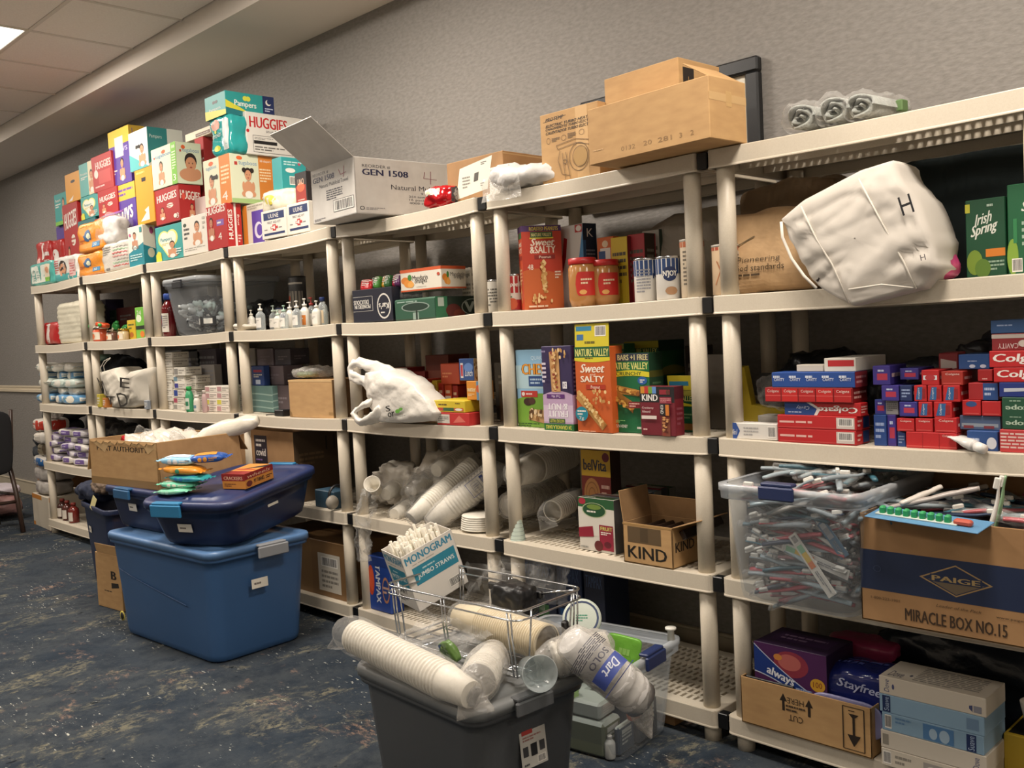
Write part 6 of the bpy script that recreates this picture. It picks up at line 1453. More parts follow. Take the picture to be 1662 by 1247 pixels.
# loose boxes, right cluster: stacked from the shelf upward in measured cells
cells_ = [  # px_right, px_left, top, y0, colour, style, base ref
    (0, 1460, 1431, 712, .03, BLU, 'b', None), (1, 1474, 1461, 712, .035, '3c2a78', 'p', None),
    (2, 1470, 1431, 672, .032, '22387c', 'b', 0), (3, 1490, 1472, 672, .036, '4a2f84', 'p', 1)]
zl = ZU(1450)
lab7 = {}
def small_tp(px, lx_, tp, y, zb, c, lb, st='r', d=.10, roll=0, yaw=0):
    f = {'r': [('r', .08, .1, .92, .16, 'c9504c'), ('t', 'Colgate', .2, .70, .85, .88, 'dfc4bc')], 'l': [('q', [(.12, .1), (.62, .1), (.7, .9), (.3, .9)], '2a5a8c'), ('t', 'Colgate', .32, .15, .46, .85, 'e0d8d4', {'rot': 90}), ('r', .66, .2, .9, .8, '8a1c20')],
         'p': [('r', .1, .1, .9, .9, '3a2f80'), ('r', .25, .25, .85, .6, 'a83048'), ('l', .3, .65, .9, .85, 1, 'b9c4dc')], 'b': [('l', .15, .2, .85, .8, 3, '8fa0c4')], 'g': [('l', .1, .2, .9, .8, 5, '5a5856')], 's': [('r', .1, .35, .9, .65, 'c9ccd0'), ('e', .5, .5, .3, .2, 'a83036')]}[st]
    return pbox('toothpaste_box', lb, 'toothpaste box', px, y, zb, lx=lx_, top=tp, d=d, col=c, front=f, right=[('l', .1, .3, .9, .7, 1, 'c9b0b0')], bev=.001, roll=roll, yaw=yaw)
o, a1 = small_tp(1439, 1419, 674, .03, zl, BLU, 'blue toothpaste box end at the left foot of the middle cluster', 'b')
o, a2 = small_tp(1455, 1441, 674, .035, zl, '3c2a78', 'violet toothpaste box end beside the blue one at the foot of the cluster', 'p')
o, a3 = small_tp(1470, 1457, 702, .035, zl, BLU, 'short blue toothpaste box end left of the long red row', 'b')
o, a4 = small_tp(1438, 1420, 649, .04, a1+.0006, '2f3f84', 'blue-violet toothpaste box end in the second row, leftmost', 'p')
o, a5 = small_tp(1458, 1438, 646, .04, a2+.0006, '8f8d8c', 'grey barcoded toothpaste box end in the middle of the cluster', 'g')
o, b0 = tp_box(1553, .02, zl, RED, 'row of three joined red toothpaste boxes at the foot of the cluster', lx=1471, top=704, d=.11, front=[('r', .0, .1, 1, .16, 'c9504c'), ('r', .33, 0, .337, 1, '7e1618'), ('r', .66, 0, .667, 1, '7e1618'), ('t', 'Colgate', .73, .72, .93, .9, 'd9b8b0')])
bz = b0
cl = []
for i, (px, lx_, tp) in enumerate(((1484, 1456, 680), (1514, 1486, 680), (1553, 1517, 679))):
    base = bz if i else b0
    o, q = small_tp(px, lx_, tp, .022, b0+.0006, RED, f'bright red toothpaste box end, {["left", "middle", "right"][i]} of the three over the joined row', 'r'); cl.append(q)
cm = max(cl)+.0006; c3 = []
for i, (px, lx_, st, c, lb) in enumerate(((1489, 1460, 'p', '2e2c78', 'violet and red toothpaste box end, left in the third row of the cluster'), (1513, 1491, 'l', RED, 'red and blue toothpaste box end, middle of the third row'), (1545, 1516, 'l', RED, 'red and blue toothpaste box end, right in the third row'))):
    o, q = small_tp(px, lx_, 653, .024, cm, c, lb, st); c3.append(q)
dm = max(c3)+.0006; d3 = []
for i, (px, lx_, st, c, lb) in enumerate(((1459, 1431, 'p', '3a2f80', 'violet toothpaste box end at the left of the fourth row'), (1480, 1461, 'b', '1c2c58', 'dark blue toothpaste box end in the fourth row'), (1504, 1484, 'l', RED, 'first red and blue toothpaste box end in the fourth row'), (1528, 1506, 'l', RED, 'second red and blue toothpaste box end in the fourth row'), (1558, 1531, 'l', RED, 'rightmost red and blue toothpaste box end in the fourth row'))):
    zb_ = dm if i else max(a5, dm-.002)+.0006
    o, q = small_tp(px, lx_, 626, .028, dm, c, lb, st); d3.append(q)
em = max(d3)+.0006
small_tp(1445, 1417, 594, .032, em, '3a2f80', 'glossy violet toothpaste box standing at the top left of the cluster', 'p')
small_tp(1491, 1461, 598, .05, em+.012, '33307a', 'violet toothpaste box tipped on its corner at the top of the cluster', 'p', roll=0).__class__
small_tp(1524, 1496, 601, .03, em, RED, 'red toothpaste box with a silver swoosh on top of the cluster', 's')
small_tp(1563, 1528, 603, .032, em, '9a2a20', 'red toothpaste box with a yellow corner on top of the cluster', 'r')
pbox('toothpaste_box', 'red and white toothpaste box lying askew above the cluster', 'toothpaste box', 1556, .12, em+.02, lx=1524, top=573, d=.1, col='7e2226', front=[('q', [(.1, .2), (.9, .3), (.9, .6), (.1, .75)], 'b9b4ae')], yaw=R(10))
# right stack
o, r0 = tp_box(1620, .02, ZU(1600), '24467e', 'blue toothpaste box behind the squeezed tube', lx=1570, top=701, d=.06, front=[('e', .8, .4, .16, .3, 'c9ccd4'), ('l', .1, .4, .6, .7, 1, 'b5c0d8')])
o, r0b = tp_box(1700, .01, ZU(1660), 'b8383a', 'red and white striped toothpaste multipack at the lower right edge', lx=1623, top=700, d=.06, front=[('l', .02, .15, .98, .9, 5, 'd9b8b0')])
o, r1 = tp_box(1624, .04, r0+.0006, '4a5a78', 'silver-blue toothpaste box above the squeezed tube', lx=1558, top=676, d=.08, front=[('r', .05, .2, .95, .45, '8a939c'), ('r', .1, .1, .35, .3, '7a3038'), ('r', .6, .1, .85, .3, '7a3038')])
o, r2 = tp_box(1592, .035, r1+.0006, RED, 'red toothpaste box end with a small blue badge, right stack', lx=1562, top=650, d=.1, front=[('e', .5, .75, .3, .18, '2f4a7c'), ('r', .1, .1, .9, .16, 'c9504c')])
o, r3 = tp_box(1625, .035, r1+.0006, RED, 'plain red toothpaste box end beside the green twin-pack', lx=1594, top=652, d=.1, front=[('r', .1, .1, .9, .16, 'c9504c')])
GR = [('t', 'scope', .1, .62, .8, .78, 'a9bca8', {'rot': 180, 'b': .03}), ('t', 'scope', .1, .14, .8, .30, 'a9bca8', {'rot': 180, 'b': .03}), ('l', .2, .36, .7, .42, 1, '8aa690'), ('l', .2, .86, .7, .93, 1, '8aa690')]
o, r4_ = tp_box(1690, .015, r0b+.0006, '1d4a34', 'green mouthwash twin-pack box standing upside down at the right', lx=1627, top=646, d=.05, front=GR)
rr_ = max(r2, r3)+.0006
o, r5 = tp_box(1620, .04, rr_, '9c2226', 'deep red toothpaste box under the blue one, right stack', lx=1572, top=622, d=.1, front=[('r', .5, 0, 1, 1, '24467e'), ('l', .55, .2, .9, .8, 2, 'a9b5d0')])
o, r6 = tp_box(1700, .02, max(r4_, rr_)+.0006, '1c2f74', 'dark blue and silver toothpaste box above the green twin-pack', lx=1622, top=621, d=.08, front=[('q', [(.1, .35), (.9, .45), (.85, .65), (.1, .6)], 'b5bac4')])
CGn = [('t', 'Colgate', .06, .18, .9, .82, 'e3d8d2', {'b': .03, 's': .1}), ('p', [(.7, 0), (1, 0), (1, .4)], BLU)]
o, r7 = tp_box(1720, .02, max(r5, r6)+.0006, RED, 'large red toothpaste box with white script, lower of the two at the right edge', lx=1613, top=596, d=.09, front=CGn)
o, r7b = tp_box(1611, .05, max(r5, r6)+.0006, '9c1e20', 'short red toothpaste box left of the large script boxes', lx=1587, top=600, d=.09, front=[('l', .3, .1, .9, .3, 1, 'd9a8a0')])
o, r8 = tp_box(1606, .06, r7b+.0006, '22477e', 'blue toothpaste box jutting left at the top of the right stack', lx=1556, top=575, d=.08, front=[('l', .3, .5, .8, .6, 1, 'a9b5d0'), ('e', .45, .2, .1, .12, 'b5bccc'), ('e', .8, .2, .1, .12, 'b5bccc')])
o, r9 = tp_box(1720, .02, r7+.0006, RED, 'large red toothpaste box with white script, upper of the two at the right edge', lx=1606, top=568, d=.09, front=CGn)
o, r10 = tp_box(1715, .03, r9+.0006, '7a2226', 'dim red cavity toothpaste box under the top blue one', lx=1610, top=539, d=.09, front=[('r', 0, .72, .7, .95, 'a9a098'), ('t', 'CAVITY', .1, .12, .42, .42, 'c9b8b4', {'rot': 180}), ('e', .5, .4, .08, .2, 'b9b0a8')])
tp_box(1715, .03, r10+.0006, '2a4a74', 'blue toothpaste box topmost at the right edge', lx=1608, top=516, d=.09, front=[('l', .1, .5, .5, .7, 1, '8a9ab8'), ('p', [(.7, .2), (1, .4), (1, 1), (.8, 1)], '9a8a7a')])
# squeezed tube
tt = thing('toothpaste_tube', 'half-squeezed white toothpaste tube lying on its side at the shelf edge', 'toothpaste tube', (sx(1580, -.01, ZK[2]), .0, ZU(1580)+.014), (0, R(10), R(-30)))
g = G(); q_, r_ = resample([(-.066, 0, .006), (-.045, 0, .004), (-.02, 0, .0), (0, 0, 0)], [(.026, .002), (.022, .008), (.016, .013), (.012, .012)], 14); skin(g, q_, r_, 'cfccc8:g', 16, .002, 30, 2); g.build('tube', tt)
g = G(); g.lathe([(.008, -.002), (.008, .006), (.0125, .007), (.0115, .030), (.0001, .031)], 'dcdad4:p', 16, xf=Matrix.Rotation(PI/2, 4, 'Y')); g.build('cap', tt)
for i, (px, y, w, h, c, lb) in enumerate(((1500, .28, .3, .19, '23252a:f', 'dark crumpled plastic bag behind the toothpaste cluster'), (1340, .32, .28, .22, '1a1c20:f', 'dark crumpled bag behind the left toothpaste stack'), (1640, .3, .3, .25, '1d1c22:f', 'dark crumpled bag behind the right toothpaste stack'))):
    crumple_blob('dark_bag', lb, 'bag', w, .16, h, (sx(px, y, ZK[2]), y+.03, ZU(px, y)), c, i+2, .18, 5)
# ================================================================== fourth tier (k=3)
K3, K4 = ZK[3], ZK[4]
k = 0
for lay in range(5):
    for j, px in enumerate((96, 122, 143)):
        if lay == 4 and j == 0: continue
        y = .09+.02*(lay % 2); x = sx(px+(lay % 2)*5, y, K3); k += 1
        soft_pack('wipes_pack', f'white and purple wipes pack, {["bottom", "second", "third", "fourth", "top"][lay]} layer {["left", "middle", "right"][j]}, fourth shelf far left', 'wipes pack', .20, .12, .05, (x, y, deckz(3, x)+.004+lay*.047), (0, R(rnd.uniform(-4, 4)), R(rnd.uniform(-16, 16))), ('c9c4c6:f', 'bdb6c2:f', 'cfcac2:f')[(k+lay) % 3],
                  [('r', .25, .2, .75, .8, '6a548f'), ('l', .3, .4, .7, .6, 1, 'c9c0d6')], [('r', .2, .2, .8, .75, '7a68a0')], [('r', .3, .2, .7, .8, '7a68a0')], pinch=.5, k=4, amp=.004, seed=k, n=8, fins='c9c4c6:f')
crumple_blob('grey_bag', 'grey translucent bag behind the purple wipes packs', 'bag', .4, .16, .27, (-.62, .33, dz(3, 110, .3)), '5c5c60:f', 4, .14, 5)
crumple_blob('dark_bag', 'dark bag of supplies behind the open printed carton', 'bag', .7, .18, .26, (sx(200, .3, K3), .30, dz(3, 200, .3)), '25262c:f', 5, .14, 5)
x = sx(158, .02, K3); bottle('clear_bottle', 'clear empty bottle standing at the post left of the open printed carton', 'bottle', (x, .03, deckz(3, x)), .03, .17, 'pet', 'd0d0cc:p', neck=.4)
pbox('wipes_carton', 'large brown wipes carton with a dark square label on the fourth shelf', 'carton', 482, .03, dz(3, 440, .1), lx=388, rx=560, top=702, col='card2', front=[('r', .34, .50, .56, .92, '231a28'), ('l', .37, .74, .53, .88, 2, 'c9c0b8'), ('t', 'covid', .37, .62, .53, .73, 'd9d0c8', {'b': .02}), ('l', .36, .54, .54, .58, 1, '8a6aa0'), ('t', 'Antibacterial Wipes X70', .08, .28, .92, .38, '3a2c20', {'b': .01})],
     right=[('r', 0, 0, 1, 1, '4a3a28'), ('l', .1, .5, .6, .7, 3, '6a543a'), ('t', '11', .65, .7, .85, .9, '2a2018')])
ub = pbox('blue_box', 'small dull blue box beside the post under the wipes carton level', 'box', 543, .03, dz(3, 530, .05), lx=512, top=799, d=.09, col='2f4a5c', bev=.003)
g = thing('headphones', 'black and silver headphones resting on the small blue box', 'headphones', (sx(543, .03, K3)+.02, .05, dz(3, 540, .05)+.004))
q = G(); q.tube([(0, -.015+.045*math.cos(a), .055+.05*math.sin(a)) for a in [i*PI/10 for i in range(-2, 13)]], .006, '15161a:p', 8); q.build('headband', g)
q = G(); q.lathe([(.028, 0), (.032, .008), (.028, .02), (.0001, .022)], '8a8378:p', 18, xf=Matrix.Translation((.0, -.05, .035)) @ Matrix.Rotation(PI/2, 4, 'Y')); q.build('ear_cup', g)
# --- cup sleeves on U5
GC = 'sleeves of cups heaped on the fourth shelf'
def csl(lb, p0, y0_, p1, y1_, r0, **k):
    return cup_sleeve(lb, onY(*p0, y0_), onY(*p1, y1_), r0, group=GC, **k)
zc3 = deckz(3, 3.2)
csl('long sleeve of ribbed foam cups slanting up across the heap, bottoms at the shelf edge', (668, 842), -.06, (772, 752), .24, .040, pitch=.011, bag='film', seed=1, tail=.08)
csl('thick sleeve of cups with a printed blue square, front right of the heap', (700, 850), .0, (800, 770), .18, .048, pitch=.014, bag='filmmilky', seed=2, tail=.05)
t = bpy.context.scene.collection.objects
csl('sleeve of foam cups lying at the upper left of the heap', (626, 803), .08, (672, 775), .30, .036, pitch=.012, bag='film', seed=3, tail=.04)
csl('short sleeve of foam cups in the middle of the heap', (668, 796), .12, (718, 760), .34, .036, pitch=.012, bag='filmmilky', seed=4, tail=.04)
csl('sleeve of foam cups at the top of the heap', (708, 764), .16, (760, 735), .38, .040, pitch=.012, bag='film', seed=5, tail=.04)
csl('sleeve of cups at the bottom left of the heap by the crumpled film', (640, 836), .05, (700, 808), .30, .038, pitch=.012, bag='film', seed=6, tail=.05)
csl('sleeve of cups half under the printed sleeve', (700, 815), .10, (765, 790), .36, .042, pitch=.012, bag='film', seed=7, tail=.04)
csl('sleeve of cups low at the back right of the heap', (745, 800), .16, (800, 775), .40, .042, pitch=.012, bag='filmmilky', seed=8, tail=.04)
lbl = G(); a = onY(735, 812, .045); b = onY(783, 790, .10); c_ = onY(742, 790, .06)
# printed square on the thick sleeve
pr = G(); fr = plane_frame((0, 0, 0), (.085, 0, 0), (0, 0, .06)); pr.art(fr, [('ln', [(0, 0), (1, 0), (1, 1), (0, 1), (0, 0)], .03, '3c4a84'), ('ln', [(.2, .2), (.6, .2), (.6, .8), (.2, .8), (.2, .2)], .02, '6a6c84'), ('r', .72, .1, .9, .9, '2c3a78'), ('l', .25, .3, .55, .7, 3, '8a8c9c')])
slv = [o for o in COL.objects if o.get('label', '').startswith('thick sleeve of cups')][0]
po = pr.build('printed_panel', slv); po.location = (.20, -.054, -.02); po.rotation_euler = (R(-8), 0, 0)
sc1 = thing('single_cup', 'single white cup with crumpled film trailing over the shelf edge', 'cup', onY(604, 786, .0))
g = G(); g.lathe([(.026, -.08), (.034, -.0), (.036, 0), (.036, .004), (.033, .004), (.024, -.076), (.0001, -.076)], 'cup', 24, xf=Matrix.Rotation(R(62), 4, Vector((1, .9, 0)).normalized())); g.build('cup', sc1)
g = G(); q_, r_ = resample([(.0, .0, -.02), (-.01, -.02, -.06), (-.015, -.035, -.12), (-.01, -.05, -.18), (-.015, -.05, -.25), (-.01, -.05, -.31)], [(.02, .02), (.045, .03), (.055, .03), (.05, .025), (.055, .025), (.045, .012)], 30); skin(g, q_, r_, 'film', 20, .028, 34, 6, True, True, .12); g.build('plastic_film', sc1)
pl = thing('foam_bowls', 'stack of white foam bowls at the right front of the cup heap', 'bowls', (sx(770, .05, K3), .09, dz(3, 770, .05)))
g = G(); pr_ = []
for i in range(7): pr_ += [(.075-.001*i, .006+i*.008), (.082-.001*i, .010+i*.008), (.080-.001*i, .012+i*.008)]
g.lathe([(.05, 0)]+pr_+[(.04, .062), (.0001, .063)], 'cup', 32); g.build('bowls', pl)
crumple_blob('plastic_film', 'loose clear film bulging among the cup sleeves', 'plastic film', .3, .18, .16, (sx(690, .1, K3), .16, dz(3, 690, .1)), 'film', 4, .3, 6, k=3)
for i, (px, y, w, h) in enumerate(((650, .22, .26, .17), (735, .30, .34, .25))):
    crumple_blob('plastic_film', ['whitish crumpled film heaped behind the cup sleeves at the left', 'whitish crumpled film heaped high behind the cup sleeves at the right'][i], 'plastic film', w, .14, h, (sx(px, y, K3), y, dz(3, px, y)), 'cfc8bc:f', i+12, .22, 6)
# --- U6 k3
csl('huge sleeve of foam cups reaching back from the left post of the sixth unit', (835, 772), .06, (925, 735), .44, .060, pitch=.016, bag='film', seed=9, tail=.02)
csl('second large foam sleeve under the huge one behind the left post', (825, 822), .08, (905, 795), .44, .056, pitch=.016, bag='filmmilky', seed=10, tail=.02)
pb_ = cup_sleeve('short printed sleeve of foam cups lying on the slatted deck', onY(942, 806, .30), onY(893, 832, .10), .040, pitch=.012, bag='film', seed=11, tail=.01)
g = G(); g.art(cyl_frame(.046, .14, .06, -2.6, -.3), [('l', .1, .1, .9, .9, 6, '3a3c44'), ('r', .35, .3, .6, .5, '3a3c44')]); lo_ = g.build('printed_panel', pb_); lo_.rotation_euler = (0, PI/2, 0)
t = thing('lid_stack', 'small stack of pale green cup lids standing beside the left post', 'lids', (sx(839, .03, K3), .035, dz(3, 839, .03)))
g = G(); pr_ = [(.028, 0)]
for i in range(7): r_i = .028-.002*i; pr_ += [(r_i, i*.014), (r_i, i*.014+.004, '55605c:p'), (r_i-.001, i*.014+.005), (r_i-.001, i*.014+.013)]
g.lathe(pr_+[(.008, .10), (.008, .115), (.0001, .116)], 'a9b5a8:p', 24); g.build('lids', t)
BV = [('r', 0, .72, 1, 1, 'c9a02c'), ('t', 'belVita', .08, .78, .86, .9, '2a2a3c', {'b': .03}), ('e', .85, .93, .12, .05, '6a1c2a'), ('r', 0, .0, 1, .72, '7a2c24'), ('e', .35, .52, .28, .18, 'b07a44'), ('o', .35, .52, .22, .14, .1, '8a5a30'), ('o', .35, .52, .12, .08, .15, '8a5a30'), ('l', .68, .5, .95, .65, 2, 'd9b0a0')]
pbox('biscuit_box', 'tall yellow and maroon biscuit box standing behind the fruit snack boxes', 'biscuit box', 996, .16, dz(3, 970, .2), lx=949, rx=1012, top=733, col='7a2c24', front=BV, right=[('r', 0, 0, 1, 1, '3a2420')])
FB = [('r', 0, .82, 1, 1, '2a5a34'), ('r', 0, .3, 1, .82, 'd3cdc2'), ('e', .12, .93, .1, .06, 'a82a3c'), ('e', .45, .78, .34, .14, '1f4a2c'), ('o', .45, .78, .34, .14, .08, 'a9b58a'), ('e', .45, .84, .2, .05, '6f8a3c'), ('l', .25, .72, .66, .78, 1, W_), ('q', [(0, .24), (.42, .28), (.40, .48), (0, .42)], '8a1c30'), ('r', .58, .05, .96, .52, '8a1c34'), ('t', 'FRUIT', .62, .42, .94, .49, 'c9cf6a', {'b': .02}), ('l', .62, .33, .9, .4, 2, W_), ('e', .55, .12, .12, .1, '5a1c1c'), ('e', .8, .16, .1, .06, '5a1020'), ('l', .05, .04, .4, .1, 1, '8a8a84')]
x0_ = sx(1001, .06, K3)
for i in range(8):
    pbox('fruit_snack_box', ['foremost fruit snack box with a green oval badge in the file of snack boxes', 'second', 'third', 'fourth', 'fifth', 'sixth', 'seventh', 'rearmost'][i]+(' fruit snack box in the file running back from the green-badged one' if i else ''), 'fruit snack box', 1003, .055+i*.043, dz(3, 990, .1)+.0, x1=x0_+.0+(.003 if i % 2 else 0), w=.155, h=.175+(.004 if i % 3 == 0 else 0), d=.041,
         col=('c9c4ba', '5a6c78', '7a2a34', '3a5a3c')[i % 4] if i else 'c9c4ba', front=FB if i == 0 else (), topo=[('r', .05, .15, .95, .85, ('2f5a38', '8a9aa0', 'b9b5a8', '3c6a3c')[i % 4]), ('l', .1, .3, .6, .7, 1, 'd3cdc2')], right=[('r', 0, 0, 1, 1, '8a8a84' if i % 2 else '4a4c50')])
zc = dz(3, 1050, .05)
C = Vector((sx(1093, .0, zc), .0, zc)); w_ = march(C, (-1, 0, 0), 1013); d_ = march(C, (0, 1, 0), 1139); h_ = sz(858, C.x, C.y)-zc
kc = carton('bar_carton', 'brown carton of nut bars with torn upright flap and tape window on the fourth shelf', 'carton', w_, d_, h_, (C.x-w_/2, C.y+d_/2, zc), 0, 'card', 'cardin', [('left', 8, .10), ('right', 72, .11), ('back', -10, .07)],
            [('r', .10, .52, .78, .92, '5f4c34'), ('r', .36, .56, .52, .90, '4f3f2b'), ('t', 'KIND', .10, .14, .88, .44, '1d1812', {'b': .02}), ('q', [(.0, .95), (1, .95), (1, 1), (0, 1)], 'a3804f')], [('t', 'KIND', .1, .38, .75, .62, '2a2118', {'b': .02})])
for i in range(9):
    o = bpy.data.objects.new('nut_bar', (G().box(.030, .115, .018, '2a1f1c:g', .003).mesh('nut_bar') if i == 0 else nb_)); nb_ = o.data; COL.objects.link(o)
    o.location = (C.x-w_+.05+.036*(i % 5)+.02*(i // 5), C.y+.09+.13*(i // 5), zc+h_-.03-.0); o.rotation_euler = (0, R(62), R(3)); tag(o, 'dark wrapped nut bar standing in the open bar carton', 'nut bar', 'nut bars in the open bar carton')
pbox('nut_bar_block', 'bundle of nut bars filling the lower part of the open bar carton', 'nut bars', 1080, .03, zc+.005, x1=C.x-.012, w=w_-.03, d=d_-.04, h=h_-.06, col='3a2a24')
# --- U7 k3: clear bin of toothbrushes
zb = dz(3, 1300, .05)
C7 = Vector((sx(1388, -.16, zb), -.16, zb+.0006))
w7 = march(C7, (-1, 0, 0), 1196)
wt, dt, ht = w7/.88, .46, sz(805, C7.x, -.19)-zb
TB7 = clear_bin('open clear bin heaped with toothbrushes, its navy latch facing the room', (C7.x-w7/2, -.16+dt*.88/2+.0, zb+.0006), wt, dt, ht, 0, False, '1f2c54:p', r=.04, taper=.88)
def brush_mesh(col, col2, L=.19, card=False):
    g = G(); pts = [(-L/2, 0, 0), (-L*.25, 0, .002), (0, 0, .0), (L*.22, 0, -.001), (L*.36, 0, .002), (L/2, 0, .002)]
    q_, r_ = resample(pts, [(.007, .005), (.0085, .006), (.008, .0055), (.0045, .004), (.006, .003), (.006, .003)], 14)
    skin(g, q_, r_, col, 8); g.box(.026, .010, .011, col2, .002, (L*.42, 0, .003)); return g.mesh('toothbrush')
BC = [('b54a54:p', 'red'), ('8f9aa0:p', 'grey'), ('d0ccc4:p', 'white'), ('34606e:p', 'teal'), ('c98a90:p', 'pink'), ('2a3a54:p', 'navy'), ('9aaab0:g', 'clear'), ('7f9f7a:p', 'green')]
BM = [brush_mesh(c, 'd9d6ce:p') for c, n in BC]
wrapm = G(); q_, r_ = resample([(-.11, 0, 0), (-.1, 0, 0), (0, 0, .002), (.1, 0, 0), (.11, 0, 0)], [(.012, .002), (.013, .007), (.014, .009), (.013, .008), (.012, .002)], 12); skin(wrapm, q_, r_, 'film', 10, .003, 50, 2); WM = wrapm.mesh('wrapper')
r5 = random.Random(9); ctr = TB7.location.copy()
def put_brush(i, loc, rot, k, where):
    o = bpy.data.objects.new('toothbrush', BM[k]); COL.objects.link(o); o.location = loc; o.rotation_euler = rot
    tag(o, f'{BC[k][1]} toothbrush jumbled {where}', 'toothbrush', f'{BC[k][1]} toothbrushes {where}')
    if i % 3 == 0:
        q = bpy.data.objects.new('wrapper', WM); COL.objects.link(q); q.parent = o
for i in range(190):
    f_ = i/190; z = .02+f_*(ht-.03); hx = (wt*.88/2+(wt*.06)*z/ht)-.03; hy = (dt*.88/2+(dt*.06)*z/ht)-.03
    if i % 4 < 2: lx_, ly_, rz = r5.uniform(-hx+.09, hx-.09), -hy+r5.uniform(0, .04), r5.uniform(-.25, .25)
    elif i % 4 == 2: lx_, ly_, rz = hx-r5.uniform(0, .04), r5.uniform(-hy+.09, hy-.09), PI/2+r5.uniform(-.25, .25)
    else: lx_, ly_, rz = r5.uniform(-hx+.1, hx-.1), r5.uniform(-hy+.1, hy-.1), r5.uniform(0, PI)
    put_brush(i, ctr+Vector((lx_, ly_, z)), (r5.uniform(-.5, .5), r5.uniform(-.45, .45) if i % 4 < 3 else 0, rz+PI*(i % 2)), r5.choice((0, 1, 1, 2, 2, 3, 4, 5, 6, 6)), 'in the clear bin')
for i in range(26):
    put_brush(i, ctr+Vector((r5.uniform(-.12, .12), r5.uniform(-.12, .12), ht+.01+.018*(i/12)*r5.random())), (0, r5.uniform(-.12, .12), r5.uniform(0, PI)), r5.choice((1, 2, 3, 5, 5, 6)), 'in the clear bin')
# carded brushes seen through the front
for lb, p0, p1, c, y in (('carded toothbrush with a rainbow strip standing aslant behind the bin front', (1285, 868), (1352, 968), 'cfcac0', -.158), ('carded toothbrush with grey print crossing the rainbow one', (1255, 880), (1378, 935), 'c2bfb8', -.150), ('blue toothbrush card upright in the bin', (1325, 838), (1372, 905), '4a6f8a', -.155)):
    a, b = onY(*p0, y), onY(*p1, y); d = b-a; L = d.length; g = G(); g.box(L, .002, .026, c, .001, (L/2, 0, -.013)); g.art(plane_frame((0, -.0012, -.013), (L, 0, 0), (0, 0, .026)), [('r', .3, .2, .45, .8, 'c9a83c' if 'rainbow' in lb else '8a8c90'), ('r', .45, .2, .55, .8, 'c9703c' if 'rainbow' in lb else '9a9ca0'), ('r', .18, .2, .3, .8, '7fae8a' if 'rainbow' in lb else 'b0b2b4'), ('bc', .02, .15, .14, .85), ('l', .6, .3, .95, .7, 2, '7a7c80')])
    tag(g.build('toothbrush_card', None, a, d.to_track_quat('X', 'Z').to_euler()), lb, 'toothbrush')
# --- big printed carton
zb = dz(3, 1500, .05)
Cp = Vector((sx(1399, -.13, zb), -.13, zb+.0006)); hp = sz(833, Cp.x, Cp.y)-zb; wp, dp = .50, .42
PG = [('r', 0, .30, 1, .67, '1d2a48'), ('p', [(.285, .485), (.45, .625), (.61, .485), (.45, .345)], 'a08458'), ('p', [(.30, .485), (.45, .613), (.595, .485), (.45, .357)], '1d2a48'), ('p', [(.325, .475), (.575, .475), (.45, .365)], '6d5f4c'), ('r', .335, .458, .565, .525, '1d2a48'), ('t', 'PAIGE', .345, .468, .555, .515, 'a9905f', {'b': .03}),
      ('t', 'MIRACLE BOX NO.15', .215, .065, .665, .175, '3c2c1e', {'b': .025}), ('t', '1-800-223-1901', .05, .215, .19, .24, '5a432c'), ('t', 'Leader of the Pack', .36, .235, .56, .26, '5a432c', {'s': .3}), ('t', 'www.paigecompany.com', .62, .215, .87, .24, '3c2c1e'), ('o', .085, .5, .02, .03, .2, '3a4664')]
PB7 = carton('printed_carton', 'large brown carton with a navy band and diamond logo, full of toothbrushes', 'carton', wp, dp, hp, (Cp.x+wp/2, Cp.y+dp/2, Cp.z), 0, 'card2', 'cardin', [('back', 4, .05), ('right', 20, .12)], PG)
fl_ = G(); s = Soft(wp-.04, dp-.04, hp-.03, k=12, amp=.008, sc=9); s.geo(fl_, '3a3434:f', 10); tag(fl_.build('packed_brushes', None, PB7.location+Vector((0, 0, .006))), 'dark mass of wrapped toothbrushes filling the printed carton', 'toothbrushes', kind='stuff')
for i in range(46):
    put_brush(i, PB7.location+Vector((r5.uniform(-.2, .2), r5.uniform(-.17, .17), hp-.012+.02*r5.random())), (r5.uniform(-.3, .3), r5.uniform(-.15, .15), r5.uniform(-.9, .9)), r5.choice((0, 1, 3, 5, 5, 6)), 'on top of the printed carton')
bl = thing('brush_blister', 'blue-backed card of green toothbrush heads lying across the carton rim', 'toothbrush card', onY(1505, 832, -.15)); bl.location.z = Cp.z+hp+.004; bl.rotation_euler = (R(6), R(2), R(-3))
g = G(); g.box(.26, .09, .003, '5a8ab0:p', .001); g.build('card', bl)
g = G()
for i in range(9): g.box(.013, .016, .02, '2f9a5c:p', .003, (-.10+i*.019, -.012, .003))
g.box(.04, .018, .014, 'b5503c:p', .004, (.085, -.01, .003)); g.box(.19, .02, .004, 'c9d2c9:p', .001, (-.02, -.012, .003)); g.build('brush_heads', bl)
for lb, p0, p1, c in (('long packaged toothbrush lying high over the green card', (1445, 824), (1590, 792), 'a39a94:f'), ('white packaged toothbrush slanting up at the top left of the printed carton', (1462, 818), (1528, 790), 'c2bbb2:f')):
    a, b = onY(*p0, -.10), onY(*p1, -.02); g = G(); q_, r_ = resample([a-a, (b-a)*.3, (b-a)*.7, b-a], [(.006, .004), (.011, .007), (.010, .007), (.007, .006)], 16); skin(g, q_, r_, c, 10, .002, 40, 2)
    tag(g.build('toothbrush', None, a), lb, 'toothbrush')
